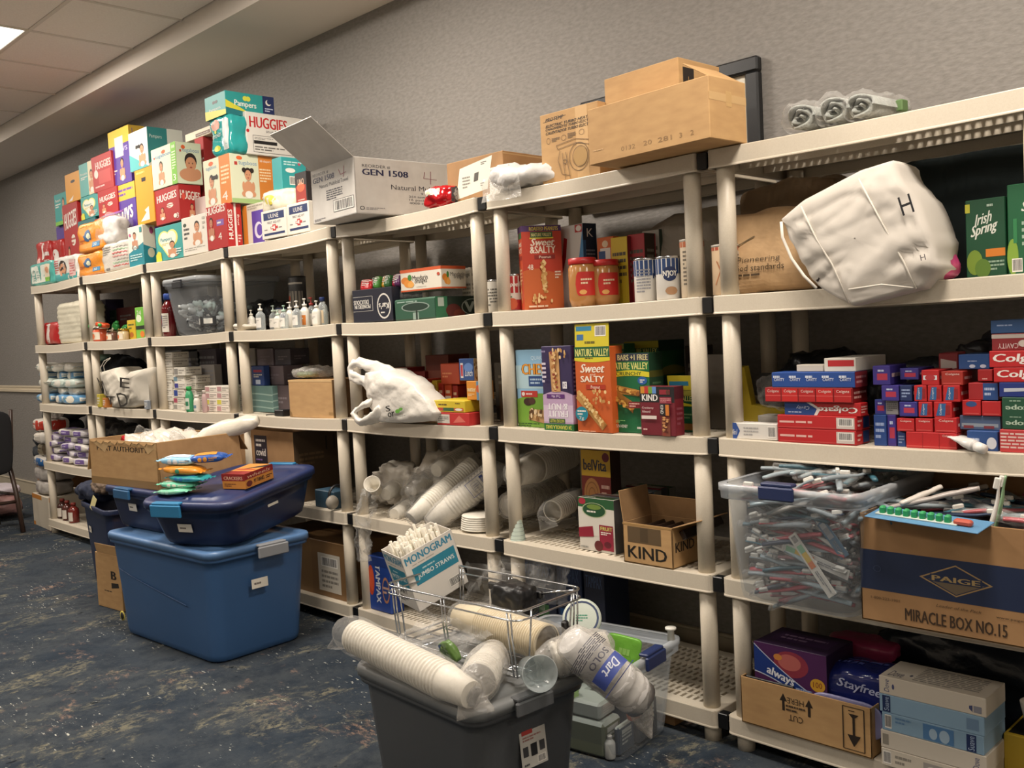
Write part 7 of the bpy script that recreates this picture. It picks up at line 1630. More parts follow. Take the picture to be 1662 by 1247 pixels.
for k_, (px, yy) in enumerate(((1612, -.09), (1620, -.06))):
    a = onY(px, 850, yy); a.z = Cp.z+hp-.03; o = bpy.data.objects.new('toothbrush', BM[(2, 7)[k_]]); COL.objects.link(o); o.location = a+Vector((0, 0, .04)); o.rotation_euler = (0, R(-78), R(20)); tag(o, ['white upright toothbrush standing at the right of the printed carton', 'green upright toothbrush standing at the right of the printed carton'][k_], 'toothbrush')
# ================================================================== bottom tier (k=4)
for i, (px, y, c, lb) in enumerate(((98, .06, '3c201c:g', 'dark red-brown bottle on the bottom shelf at the far left'), (106, .05, '4a221c:g', 'brown bottle with a white label on the bottom shelf'), (116, .04, '6a2620:g', 'red bottle beside the navy bin on the bottom shelf'))):
    x = sx(px, y, K4); bottle('bottle', lb, 'bottle', (x, y+.02, deckz(4, x)), .035, .14, c, '7a2c24:p', lab='c9c0b4')
crumple_blob('dark_bag', 'dark bag at the back of the bottom shelf at the far left', 'bag', .66, .2, .28, (-.55, .30, deckz(4, -.5)), '26272c:m', 3, .15, 4)
CB = [('r', .40, 0, .58, 1, '8a6a44'), ('r', .66, .1, .93, .78, 'c9c2b4'), ('bc', .7, .55, .9, .72), ('l', .7, .15, .9, .5, 4, '8a847a'), ('r', .04, .12, .2, .62, 'b9b2a4'), ('l', .06, .2, .18, .5, 3, '8a847a')]
pbox('brown_carton', 'brown carton with two shipping labels on the bottom shelf behind the blue bin', 'carton', 565, .03, dz(4, 520, .1), lx=440, top=886, d=.3, col='82623f', front=CB)
TX = [('e', .22, .55, .13, .28, 'b5401f'), ('e', .25, .55, .1, .2, 'c9502c'), ('t', 'TAMPAX', .42, .16, .60, .86, 'd3d6dc', {'rot': -90, 'b': .03}), ('e', .82, .42, .15, .24, 'b07a5c'), ('e', .82, .42, .12, .19, '26407e'), ('l', .7, .34, .95, .5, 2, 'd3a88a'), ('r', 0, .84, 1, 1, '1c3474')]
pbox('tampon_box', 'blue tampon box with an orange oval by the post, behind the straw box', 'tampon box', 636, .03, dz(4, 620, .1), lx=597, top=909, d=.07, col='1d3f8c', front=TX, bev=.004)
for i, (px, lx_, tp, c, lb) in enumerate(((905, 850, 908, '17233f', 'dark blue tampon box on the bottom shelf behind the wire basket'), (948, 908, 915, '1a2c52', 'dark blue box in the middle of the bottom shelf of the sixth unit'), (985, 952, 925, '16203a', 'dark navy box at the right of the bottom shelf boxes'))):
    pbox('tampon_box', lb, 'tampon box', px, .22, dz(4, px, .2), lx=lx_, top=tp, d=.14, col=c, front=[('t', 'TAMPAX', .1, .75, .9, .9, '3c5078', {'b': .02}), ('r', .1, .1, .4, .4, '1f5a9a'), ('r', .5, .1, .8, .4, '3a6a3c')])
# always box carton
zb = dz(4, 1300, .05); Ca = Vector((sx(1416, -.01, zb), -.01, zb)); wa = march(Ca, (-1, 0, 0), 1204); ha = sz(1151, Ca.x, Ca.y)-zb
AR = [('p', [(.32, .7), (.35, .86), (.38, .7)], '2c2118'), ('r', .34, .5, .36, .72, '2c2118'), ('p', [(.52, .7), (.55, .86), (.58, .7)], '2c2118'), ('r', .54, .5, .56, .72, '2c2118'), ('t', 'CUT', .39, .32, .50, .45, '2c2118', {'rot': 180}), ('t', 'HERE', .38, .68, .51, .80, '3a2c20', {'rot': 180}), ('l', .37, .5, .52, .66, 2, '4a3a2a'),
      ('ln', [(.80, .08), (.95, .08), (.95, .93), (.80, .93), (.80, .08)], .008, '2c2118', 2.0), ('r', .868, .35, .885, .8, '2c2118'), ('p', [(.83, .38), (.875, .15), (.925, .38)], '2c2118'), ('p', [(.84, .8), (.875, .7), (.915, .8)], '2c2118'), ('l', .84, .84, .92, .88, 1, '2c2118')]
carton('cut_carton', 'cut-down brown carton with printed arrows holding the purple pad boxes', 'carton', wa, .36, ha, (Ca.x-wa/2, Ca.y+.18, zb), 0, 'card', 'cardin', [], AR)
AW = [('r', 0, 0, 1, 1, '4a1f50'), ('e', .52, .80, .24, .16, '8a3040'), ('e', .50, .82, .16, .1, 'b5605a'), ('e', .34, .86, .06, .04, 'c9823c'), ('e', .56, .22, .2, .12, 'b0354a'), ('e', .76, .12, .12, .08, 'c9a08a'), ('w', lambda u: .62-.42*u+.3*u*(1-u), lambda u: .98-.66*u+.18*u*(u-.5), 0, 1, 'b9c0d6'), ('w', lambda u: .635-.42*u+.3*u*(1-u), lambda u: .965-.66*u+.18*u*(u-.5), 0, 1, '16347c'),
      ('t', 'always', .18, .60, .56, .74, 'e0e2e8', {'s': .25, 'b': .03, 'slope': -.10}), ('l', .58, .46, .8, .54, 2, '9fb0d6'), ('e', .88, .62, .1, .08, 'c9982c'), ('t', '100', .82, .59, .94, .66, '7a1c1c')]
za_ = zb+.006
pbox('pad_box', 'tall purple and blue sanitary pad box leaning in the cut-down carton', 'pad box', 1345, .022, za_, lx=1228, top=1066, d=.16, col='2c1838', front=AW, topo=[('r', .1, .3, .9, .8, '3a2048'), ('l', .2, .4, .8, .7, 2, '8a7090')])
soft_pack('pad_pack', 'glossy dark blue sanitary pad pack in the cut-down carton', 'pad pack', .185, .15, .20, (sx(1386, .05, zb)+.012, .11, za_), (0, 0, 0), '1b2360:g', [('t', 'Stayfree', .25, .72, .9, .88, 'b0b4d0', {'s': .3, 'b': .02, 'slope': -.04}), ('e', .62, .34, .05, .1, W_), ('e', .58, .40, .05, .05, W_), ('e', .67, .40, .05, .05, W_), ('r', .86, .3, 1, .5, 'c9ccd6'), ('l', .1, .55, .5, .62, 1, '4a54a0')], topo=[('l', .1, .3, .8, .7, 2, '5a64a8')], k=6, amp=.010, sc=14)
soft_pack('pad_pack', 'pink pad pack lying behind the glossy blue pack', 'pad pack', .2, .1, .06, (sx(1400, .24, zb), .26, za_+.16), (0, 0, .1), 'a83a64:f', k=4, amp=.006)
pbox('black_tray', 'black box low at the left inside the cut-down carton', 'box', 1290, .012, za_, lx=1212, h=.125, d=.007, col='16161a')
soft_pack('pad_pack', 'translucent violet pad pack low at the front of the cut-down carton', 'pad pack', .20, .012, .10, (sx(1376, .02, zb), .0155, za_+.03), (0, 0, 0), '8a88b0:f', k=4, amp=.003)
# soap bar boxes
zd = dz(4, 1520, .05); y_ = -.02
Cd = sx(1601, y_, zd)
SB = [('c9c0b0', 1214, 'lowest'), ('cbc2b3', 1188, 'second from the bottom'), ('86a5bd', 1163, 'middle'), ('8babc4', 1136, 'fourth'), ('d2c8b8', 0, 'top')]
lv = [1240, 1214, 1189, 1164, 1134]
base = zd
hh_ = []
for i in range(5):
    t_ = sz(lv[i]-0, Cd, y_)
dv_bot = [('bc', .02, .15, .1, .85), ('l', .14, .2, .3, .8, 2, '8a847a'), ('r', .42, .1, .7, .8, '9a948e'), ('e', .5, .4, .05, .25, 'c9c4bc'), ('e', .6, .45, .05, .3, 'c9c4bc'), ('t', 'Dove', .88, .2, .94, .8, '4a5078', {'rot': 90, 's': .2})]
sv = [('r', .03, .05, .11, .95, '1d2f5c'), ('t', 'Suave', .045, .12, .095, .88, 'a9bcd4', {'rot': 90}), ('r', .84, .2, .95, .8, '6f8ba8')]
sv2 = [('bc', .03, .15, .1, .9), ('r', .42, .08, .72, .92, '4f7aa8'), ('e', .52, .45, .04, .3, 'a0b8cc'), ('e', .63, .45, .05, .35, 'a0b8cc'), ('r', .84, .05, .93, .95, '1d2f5c'), ('t', 'Suave', .855, .12, .915, .88, 'a9bcd4', {'rot': 90}), ('l', .14, .5, .3, .9, 2, '5f84aa')]
dv_top = [('t', 'Dove', .05, .15, .10, .85, '4a5078', {'rot': 90, 's': .2}), ('e', .14, .5, .012, .15, '4a5078'), ('p', [(.85, .3), (.88, .15), (.88, .5), (.85, .45)], '4a5078'), ('r', .89, .15, .96, .5, '8a8a94')]
arts = [dv_bot, [('r', .02, .2, .08, .8, '8a8478'), ('t', 'Dove', .88, .2, .94, .8, '4a5078', {'rot': 90})], sv2, sv, dv_top]
for i in range(5):
    tz_ = sz(lv[i], Cd, y_); lo_ = sz(lv[i]+26, Cd, y_)
zt = sz(1134, Cd, y_); hs = (zt-zd)/5
for i in range(5):
    pbox('soap_box', ['cream soap box, lowest in the stack of five soap boxes', 'cream soap box, second from the bottom of the five', 'sky blue soap box with a darker panel, middle of the five', 'sky blue soap box just under the cream top one', 'cream soap box with a grey printed lid, topmost of the five'][i], 'soap box', 1600, y_, zd+i*hs, x1=Cd+(0, .002, -.003, -.001, .004)[i], lx=(1431, 1430, 1432, 1428, 1427)[i], rx=1632, h=hs-.0006, col=SB[i][0], front=arts[i], bev=.0015,
         topo=[('t', 'Dove', .06, .1, .2, .4, '5a5a68', {'s': .2}), ('l', .3, .1, .9, .9, 9, '8f897f'), ('e', .26, .3, .015, .05, '5a5a68')] if i == 4 else ())
pbox('yellow_bin', 'yellow plastic box edge at the lower right behind the soap boxes', 'box', 1720, .10, dz(4, 1650, .1), lx=1630, h=.11, d=.2, col='b5982a', topo=[('r', .06, .06, .94, .94, '14120c')])
x = sx(1672, .08, K4); g = G(); g.lathe([(.025, 0), (.04, .075), (.038, .075), (.0235, .004), (.0001, .004)], 'd0cbc0:p', 24); tag(g.build('paper_cup', None, (x, .15, dz(4, 1660, .1)+.1105)), 'white cup standing on the yellow box at the right edge', 'cup')
crumple_blob('dark_bag', 'dark translucent bag behind the soap boxes', 'bag', .5, .16, .26, (sx(1560, .32, K4), .35, dz(4, 1560, .3)), '1d222a:f', 6, .15, 5)
# ================================================================== the floor
def tote(label, C, w, d, h, yaw, m, lidm=None, latchm=None, z0=0, r=.05, taper=.86, ribs=False, stick=(), lat=('left', 'right'), name='storage_tote', tilt=(0, 0)):
    t = thing(name, label, 'storage tote', (C[0], C[1], z0+.0006), (tilt[0], tilt[1], yaw))
    tote_geo(w, d, h, m, taper, r, .003, .012, .028, ribs, lidm is None).build('body', t)
    if lidm: lid_geo(w+.024, d+.024, lidm, r, .028, .004).build('lid', t, (0, 0, h-.012))
    if latchm:
        if 'left' in lat: latch(t, -w/2-.024, 0, h+.003, -PI/2, latchm, .13, .04)
        if 'right' in lat: latch(t, w/2+.024, 0, h+.003, PI/2, latchm, .13, .04)
        if 'front' in lat: latch(t, 0, -d/2-.024, h+.003, 0, latchm, .13, .04)
    return t
# big blue bin: base corners measured on the floor
yb = R(3.1); bx, by = 2.219, -.424
BB = tote('large medium-blue storage tote with a grey latch, standing on the carpet under the navy totes', (bx, by), .856, .462, .441, yb, '3a5c88:p', '5578a4:p', None, 0, .06, .90, False)
latch(BB, .45+.026, .02, .438, PI/2, '8a8c90:p', .14, .045)
sticker(BB, .075, .038, (.447, -.03, .30), (R(-3), 0, PI/2))
g = G(); g.lathe([(.022, 0), (.022, .002)], 'c9b84a', 24, xf=Matrix.Rotation(PI/2, 4, 'X')); g.lathe([(.016, 0), (.016, .0026)], '1a1c20', 24, xf=Matrix.Rotation(PI/2, 4, 'X')); g.build('recycling_sticker', BB, (-.385, -.2115, .075), (0, 0, 0))
# seam groove
g = G(); g.tube([(-.36+.58*i/14, -.2225-.0005*i, .295-.075*(i/14)**.8) for i in range(15)], .0025, '2f4d76:p', 6); g.build('groove', BB)
Z1 = .441-.012+.028+.001
def corner(C, w, d, yaw): return (C[0]-w/2*math.cos(yaw)-d/2*math.sin(yaw), C[1]-w/2*math.sin(yaw)+d/2*math.cos(yaw))
yn = R(23)
cn = corner((2.675, -.535), .40, .56, yn)
NR = tote('navy storage tote with teal latches, tipped back onto the shelf, wipes on its lid', cn, .44, .62, .175, yn, '172242:p', '29345c:p', '2f7aa8:p', Z1, .09, .86, lat=(), tilt=(R(5), 0))
NR.rotation_euler = Euler((R(5.5), 0, yn), 'XYZ'); NR.location.z = Z1+.028
latch(NR, -.06, -.31-.026, .175, 0, '2f7aa8:p', .15, .05); latch(NR, .02, .31+.026, .175, PI, '2f7aa8:p', .15, .05)
sticker(NR, .07, .035, (-.02, -.292, .08), (R(8), 0, 0)); sticker(NR, .07, .035, (.208, -.02, .12), (R(-6), 0, PI/2))
NL = tote('navy storage tote on the left half of the blue one, under the open brown carton', (1.91, -.40), .47, .42, .175, R(4), '172242:p', '29345c:p', None, Z1, .05, .86)
latch(NL, -.03, -.21-.026, .175, 0, '2a5a84:p', .14, .04); sticker(NL, .07, .034, (.0, -.2105, .105), (R(8), 0, 0))
RN = tote('tall navy storage tote behind the blue one, by the first shelving unit', (.96, -.22), .52, .38, .445, R(-8), '1b2746:p', None, None, 0, .05, .86)
sticker(RN, .05, .035, (-.12, -.186, .30), (R(4), 0, 0))
cl = crumple_blob('dark_clothing', 'dark cloth with striped edge hanging over the rim of the tall navy tote', 'clothing', .30, .20, .10, (.78, -.30, .43), '1a2238:m', 3, .25, 6)
kcap = crumple_blob('knit_cap', 'brown and white patterned cap on top of the tall navy tote', 'cap', .16, .12, .07, (.92, -.33, .485), '6a5a4c:m', 6, .2, 6)
G().box(.05, .002, .075, 'c9bf8a', .001).build('price_tag', kcap, (.02, -.09, -.06), (R(-8), R(25), 0))
wb = thing('white_bag', 'long thin white plastic bag hanging down beside the tall navy tote', 'plastic bag', (.60, -.26, .02))
g = G(); q_, r_ = resample([(0, 0, 0), (0, 0, .08), (-.01, 0, .2), (-.02, 0, .3), (-.01, 0, .36)], [(.03, .012), (.045, .02), (.04, .02), (.05, .025), (.03, .02)], 22); skin(g, q_, r_, 'd3cfc8:f', 16, .014, 26, 4); g.build('bag', wb)
sb = pbox('small_brown_carton', 'small brown carton with black print standing behind the blue tote', 'carton', 199, -.522, .0006, x1=1.52, w=.24, h=.27, d=.16, col='card', yaw=R(6), front=[('t', 'B', .62, .55, .80, .70, '241c16', {'b': .05}), ('q', [(.6, .38), (.9, .42), (.88, .50), (.6, .48)], '241c16'), ('l', .3, .3, .8, .34, 1, '5a4630')])
f = G(); f.box(.20, .003, .05, 'card', .001); f.build('flap', sb[0], (0, -.078, .27), (R(12), 0, 0))
# open brown carton with bags
yc = R(7); cw_, cd_, chh = .56, .42, .205
cc = corner((2.118, -.572), cw_, cd_, yc)
zc_ = Z1+.175-.012+.028+.001
OC = carton('open_carton', 'open brown carton with a torn printed edge, full of plastic bags, on the navy tote', 'carton', cw_, cd_, chh, (cc[0], cc[1], zc_), yc, 'card', 'cardin', [('left', 165, .15), ('right', 172, .17), ('back', 150, .10)],
            [('t', 'PORT AUTHORITY', .12, .76, .88, .87, '2c2218', {'b': .02}), ('p', [(0, 1), (.1, .9), (.25, .86), (.45, .93), (.7, .9), (1, .84), (1, 1)], 'c2a070'), ('p', [(.03, .97), (.24, .72), (.3, .88)], 'c7a677'), ('p', [(.82, .9), (.88, .74), (.97, .86)], 'c7a677'), ('r', 0, 0, 1, .16, '8f7148')])
g = G()
for i in range(9):
    a = -.27+.06*i; g.add([(a, -cd_/2-.001, chh-.002), (a+.065, -cd_/2-.001, chh-.002), (a+.045, -cd_/2-.004, chh-.012-.007*(i % 2)), (a+.01, -cd_/2-.003, chh-.010)], [(0, 1, 2, 3), (3, 2, 1, 0)], 'card')
g.build('torn_edge', OC)
def obag(lb, lx_, ly, w, h, m, sd, inner=None, top=.5, rz=0):
    p = OC.matrix_basis @ Vector((lx_, ly, .006)); t = thing('plastic_bag', lb, 'plastic bag', p, (0, 0, yc+rz))
    if inner: s = Soft(w*.8, w*.6, h*.7, k=3, amp=.01, sc=20, seed=sd); g = G(); s.geo(g, inner, 8); g.build('contents', t)
    g = G(); q_, r_ = resample([(0, 0, 0), (0, 0, h*.3), (.01, 0, h*.6), (.01, 0, h*.85), (.02, 0, h)], [(w*.5, w*.38), (w*.52, w*.4), (w*.46, w*.34), (w*.25, w*.15), (w*.12, w*.05)], 24); skin(g, q_, r_, m, 20, .018, 22, sd, True, True, .05); g.build('bag', t); return t
rb_ = obag('clear bag with white contents and a red tie in the open carton', -.12, -.05, .13, .245, 'film', 2, 'd9cfc8:m')
G().box(.05, .02, .03, 'b0232c:g', .006).build('red_tie', rb_, (-.05, -.05, .17), (0, R(35), 0))
obag('clear bag with green contents in the middle of the open carton', .03, -.10, .15, .235, 'film', 4, '4a6a5a:m')
obag('white crumpled plastic bag right of the middle of the open carton', .14, -.03, .17, .225, 'filmmilky', 5, 'cfc8bc:m')
obag('pale plastic bag at the back of the open carton', .05, .10, .18, .22, 'filmmilky', 6, 'd3ccc0:m')
crumple_blob('plastic_bag', 'heap of white plastic bags filling the open carton', 'plastic bag', .46, .30, .185, OC.matrix_basis @ Vector((0, .02, .006)), 'cdc6ba:f', 15, .2, 7, rot=(0, 0, yc))
t = thing('white_roll', 'white wrapped roll sticking out of the back right of the open carton', 'roll', OC.matrix_basis @ Vector((.12, .08, .15)), (0, R(-14), yc+R(38)))
g = G(); q_, r_ = resample([(0, 0, 0), (.05, 0, .02), (.15, 0, .03), (.26, 0, .03), (.32, 0, .03)], [(.03, .03), (.045, .04), (.05, .045), (.045, .04), (.02, .02)], 20); skin(g, q_, r_, 'd6cfc0:f', 18, .008, 24, 7); g.build('roll', t)
# wipes on the navy lid (stack leaning), cracker box
MN = Matrix.Translation(NR.location) @ NR.rotation_euler.to_matrix().to_4x4()
def onlid(x, y, z): return MN @ Vector((x, y, .193+z))
WK = [('mint green wipes pack at the bottom of the stack on the navy lid', '7fc9a8:f', -.13, -.19, .0, .18, R(-8), '9fd6bc'), ('pale green and white wipes pack, second in the stack on the navy lid', '6fc0a0:f', -.12, -.17, .024, .17, R(6), 'd9d6c4'), ('teal and blue wipes pack, third in the stack on the navy lid', '2f8f94:f', -.08, -.16, .048, .19, R(-4), '2a6aa8'),
      ('orange wipes pack with green dots, fourth in the stack on the navy lid', 'd98a2c:f', -.11, -.15, .074, .19, R(3), 'e0a04a'), ('blue and white wipes pack on top of the stack on the navy lid', '8fc0dc:f', -.14, -.13, .108, .17, R(12), 'd3dce2'), ('dark blue wipes pack lying topmost beside the pale blue one', '24509c:f', -.02, -.10, .112, .15, R(20), 'c9882c')]
for i, (lb, m, x, y, z, w, rz, c2) in enumerate(WK):
    p = onlid(x, y, z); soft_pack('wipes_pack', lb, 'wipes pack', w, .10, .026 if i < 3 else .036, p, (R(3), R(rnd.uniform(-4, 4)), yn+rz), m, [('e', .35, .5, .06, .25, c2), ('e', .5, .5, .06, .25, '3f8a6a' if i == 3 else c2), ('l', .6, .3, .85, .7, 2, c2)], topo=[('q', [(.1, .1), (.8, .2), (.7, .8), (.1, .9)], c2)], pinch=.6, k=3, amp=.004, seed=i, n=10, fins=m)
pc_ = onlid(.10, -.02, .0)
CKF = [('r', 0, .55, 1, 1, '8a1f1c'), ('t', 'CRACKERS', .1, .62, .9, .85, 'd9b090', {'b': .02}), ('l', .1, .15, .6, .4, 2, '6a3a1c')]
g = G(); g.box(.115, .19, .062, 'c98436', .0015); g.art(box_frame(.115, .19, .062, 'front'), CKF); g.art(box_frame(.115, .19, .062, 'right'), [('r', 0, .6, 1, 1, '8a1f1c'), ('t', 'wheels', .1, .66, .9, .88, 'd9b090', {'s': .3}), ('t', 'MY THINNIES', .3, .22, .66, .48, '2a1a12', {'b': .03}), ('e', .14, .3, .1, .2, '6a2a1c'), ('l', .72, .2, .95, .45, 2, '2a1a12')])
g.art(box_frame(.115, .19, .062, 'top'), [('r', 0, 0, 1, .3, '8a1f1c'), ('r', .1, .4, .9, .5, 'b0401c'), ('p', [(.3, .45), (1, 1), (1, .7)], '1c1210')])
tag(g.build('cracker_box', None, pc_, (R(5), 0, yn)), 'orange and maroon cracker box lying on the navy tote beside the wipes stack', 'cracker box')
# ---- left floor: chair, boxes, packs, clothes
ch = thing('dining_chair', 'dark chair with a black padded back, cut by the left edge of the picture', 'chair', (-1.52, -.33, 0), (0, 0, R(-90)))
# local: back at +y is turned to +x of the room
s = Soft(.44, .42, .07, k=6, amp=.002); g = G(); s.geo(g, '1a1a1c:m'); g.build('seat', ch, (0, 0, .42))
s = Soft(.42, .05, .46, k=6, amp=.002); g = G(); s.geo(g, '141416:m'); g.build('backrest', ch, (0, .24, .42), (R(-6), 0, 0))
for sx_ in (-1, 1):
    G().tube([(sx_*.21, .18, .45), (sx_*.215, .245, .30), (sx_*.22, .33, 0)], .017, '3a2a22:p', 8).build('leg', ch)
    G().tube([(sx_*.20, -.17, .43), (sx_*.215, -.20, 0)], .015, '3a2a22:p', 8).build('leg', ch)
    G().tube([(sx_*.21, .18, .45), (sx_*.21, .235, .60), (sx_*.21, .285, .88)], .015, '3a2a22:p', 8).build('back_post', ch)
G().tube([(-.215, .27, .22), (.215, .27, .22)], .012, '3a2a22:p', 8).build('stretcher', ch)
G().tube([(-.21, -.185, .25), (-.21, .24, .27)], .010, '3a2a22:p', 8).build('stretcher', ch)
wbx = pbox('white_carton', 'white carton with orange corners standing at the left end of the shelves', 'carton', 80, .03, .0006, x1=-1.065, w=.42, d=.30, h=.235, col='d0c6b4', front=[('r', 0, .86, .6, 1, 'c9822c'), ('r', .0, .0, .12, .12, 'c9822c')], right=[('r', .02, .86, .2, 1, 'c9822c'), ('e', .12, .12, .1, .1, 'c98a2c'), ('l', .05, .7, .2, .75, 1, '8a8478')], yaw=R(-4))
zs_ = wbx[1]
for i, (lb, m, h, dx, dyy, rz, c2) in enumerate((('grey-white diaper pack lying on the white carton', 'a09a94:f', .105, 0, 0, 0, 'b5afa8'), ('second grey-white diaper pack on the stack at the left', 'a39d98:f', .105, .01, .01, .08, 'b5afa8'), ('blue and white diaper pack in the stack left of the shelves', 'bdb8b0:f', .085, -.02, .0, -.1, '1f5a94'),
                                           ('brown and cream pack in the stack left of the shelves', '8a8068:f', .10, .05, .02, .1, '5a4c38'), ('white crumpled pack near the top of the left stack', 'cfc8bc:f', .09, .07, .0, .3, 'd9d4ca'), ('white pack with a red panel topmost on the left stack', 'd0c9c0:f', .095, .02, .0, 0, 'b5321f'))):
    soft_pack('diaper_pack', lb, 'diaper pack', .34 if i < 3 else .28, .20, h, (-1.27+dx, .15+dyy, zs_), (0, 0, rz), m, [('r', .45, .15, .95, .85, c2), ('l', .1, .3, .4, .7, 2, c2)], [('r', .1, .15, .8, .85, c2)] if i in (2, 5) else (), k=4, amp=.008, seed=i, n=10)
    zs_ += h*.96
crumple_blob('white_bag', 'small white bag on the very top of the left stack', 'plastic bag', .14, .1, .07, (-1.16, .15, zs_), 'd3cdc2:f', 4, .25, 5)
pbox('brown_carton', 'plain brown carton under the dark clothes at the far left', 'carton', 50, .24, .16, x1=-1.50, w=.4, d=.28, h=.26, col='9a7048')
pbox('grey_carton', 'low grey carton under the plain brown one at the far left', 'carton', 50, .22, .0006, x1=-1.50, w=.5, d=.32, h=.158, col='6a645c')
for i, (x, y, z, w, h, c) in enumerate(((-1.75, .36, .422, .52, .12, '20262c'), (-1.72, .36, .535, .48, .11, '2a3036'), (-1.70, .36, .64, .42, .10, '181b20'), (-1.62, .38, .735, .30, .10, '14161a'))):
    crumple_blob('folded_garment', ['lowest dark garment of the pile at the far left', 'second dark garment of the pile at the far left', 'third dark garment of the pile at the far left', 'black garment on top of the pile at the far left'][i], 'clothing', w, .3, h, (x, y, z), c+':m', i+2, .2, 5)
crumple_blob('pink_bag', 'pink bag on the carpet under the chair at the far left', 'bag', .55, .3, .20, (-2.1, -.02, 0), 'a8807c:f', 5, .12, 4)
soft_pack('diaper_pack', 'white pack with purple print lying on the pink bag behind the chair', 'diaper pack', .4, .22, .07, (-2.05, .0, .19), (0, 0, .1), 'c9bfc6:f', [('r', .3, .2, .5, .8, '6a54a0')], k=4, amp=.006)
# ---- grey tote with cups and basket
yg = R(-3.5); GH = .36
cg = corner((4.42, -.862), .435, .294, yg)
GT = tote('grey storage tote in the foreground with cup sleeves and a wire basket on top', cg, .505, .365, GH, yg, '4a4c4e:p', '7c7e7e:p', None, 0, .055, .86)
st = sticker(GT, .085, .15, (.245, .0, .258), (R(-5), 0, PI/2), 'product_label', [('r', .08, .62, .92, .97, '4a4e54'), ('p', [(.25, .68), (.75, .68), (.85, .9), (.15, .9)], '2c2e32'), ('r', .08, .55, .5, .62, 'a83a34'), ('l', .1, .44, .8, .53, 2, '9a6a64'), ('r', .08, .2, .28, .36, '3a3a3c'), ('r', .38, .18, .62, .38, '1e1e20'), ('r', .72, .22, .92, .38, '3a3a3c'), ('bc', .6, .04, .92, .16), ('l', .08, .04, .4, .1, 1, '4a4a4c')], 'bdbab2')
latch(GT, .2525+.024, -.02, GH+.002, PI/2, '5a5c5e:p', .12, .035)
ZG = GH+.017
def P3(px, py, z): return onZ(px, py, z)
csz = lambda lb, a, b, r, **k: cup_sleeve(lb, a, b, r, group='sleeves of cups on the grey tote', **k)
csz('long sleeve of ribbed white paper cups lying across the front of the grey tote', P3(765, 1128, .415), P3(572, 1030, .455), .046, pitch=.0135, bag='film', seed=21, tail=.03, bagr=1.15, m='cup')
csz('short cup sleeve with its open mouth and crumpled film facing the room', P3(800, 1062, .43), P3(775, 1108, .42), .046, pitch=.013, bag='filmmilky', seed=22, tail=.05)
s22 = [o for o in COL.objects if o.get('label', '').startswith('short cup sleeve with its open')][0]
cq = thing('clear_cup', 'clear plastic cup lying on the grey tote rim under the basket', 'cup', P3(868, 1090, .43)+Vector((0, 0, 0)), (0, R(78), R(-30)))
g = G(); g.lathe([(.030, -.05), (.031, -.05), (.042, .045), (.044, .048), (.042, .049), (.030, -.046), (.0001, -.047)], 'pet', 28); g.build('cup', cq)
# printed sleeves drooping over the right rim
a, b = onY(925, 1040, -.66), onY(1020, 1120, -.52)
SO = cup_sleeve('printed cup sleeve drooping over the right rim of the grey tote', a, b, .052, pitch=.05, bag='filmmilky', seed=24, tail=.08, group='sleeves of cups on the grey tote', bagr=1.05, m='d6d3d0:p')
L_ = (b-a).length
g = G(); fr = cyl_frame(.0565, L_*.62, L_*.18, -PI/2-1.5, -PI/2+1.5)
g.art(fr, [('r', .2, .50, .8, .78, '3a4a90'), ('t', 'Dart', .3, .55, .6, .72, 'c9ccd8', {'b': .02, 's': .3}), ('t', 'SOLO', .28, .32, .66, .44, '3a3a48', {'b': .02}), ('l', .1, .02, .9, .26, 7, '4a4a54'), ('ln', [(.1, .84), (.9, .84)], .015, '3a4a90')])
pp = g.build('printed_panel', SO); pp.rotation_euler = (R(40), PI/2, 0)
cup_sleeve('printed white cup sleeve lying on the grey tote under the basket', onY(985, 1045, -.50), onY(900, 1070, -.62), .045, pitch=.02, bag='filmmilky', seed=25, tail=.02, group='sleeves of cups on the grey tote')
# wire basket
WB = thing('wire_basket', 'chrome wire basket with black handles on the grey tote', 'basket', (4.185, -.615, GH+.03), (0, 0, R(3)))
bw, bd, bh = .50, .265, .175
g = G(); g.tube(rrect(bw/2, bd/2, .035, bh, 5), .0032, 'chrome', 8, True); g.build('rim_wire', WB)
g = G(); g.tube(rrect(bw/2+.002, bd/2+.002, .035, bh-.022, 5), .0026, 'chrome', 8, True); g.build('rim_wire', WB)
g = G(); g.tube(rrect(bw/2-.02, bd/2-.015, .03, 0.004, 5), .0030, 'chrome', 8, True); g.build('base_wire', WB)
g = G(); g.tube(rrect(bw/2-.018, bd/2-.013, .03, .020, 5), .0024, 'chrome', 8, True); g.build('base_wire', WB)
for x in (-.16, -.08, 0, .08, .16):
    G().tube([(x, -bd/2+.015, .002), (x, bd/2-.015, .002)], .002, 'chrome', 6).build('floor_wire', WB)
for y in (-.06, 0, .06): G().tube([(-bw/2+.02, y, .004), (bw/2-.02, y, .004)], .002, 'chrome', 6).build('floor_wire', WB)
for x, y in ((-bw/2+.035, -1), (-.02, -1), (bw/2-.035, -1), (-bw/2+.035, 1), (-.02, 1), (bw/2-.035, 1)):
    for dx in (0, .012): G().tube([(x+dx, y*(bd/2), bh-.005), (x+dx, y*(bd/2-.003), bh*.6), (x+dx, y*(bd/2-.015), .004)], .0024, 'chrome', 6).build('upright_wire', WB)
for sx_ in (-1, 1):
    for y in (-.08, .08): G().tube([(sx_*(bw/2+.001), y, bh), (sx_*(bw/2-.02), y, .004)], .0024, 'chrome', 6).build('upright_wire', WB)
G().box(.20, .014, .022, '141416:p', .004, (.02, bd/2-.02, bh-.045)).build('handle', WB)
G().tube([(.12, bd/2-.02, bh-.03), (.16, bd/2-.01, bh-.02), (.22, bd/2, bh-.01)], .003, 'chrome', 6).build('handle_wire', WB)
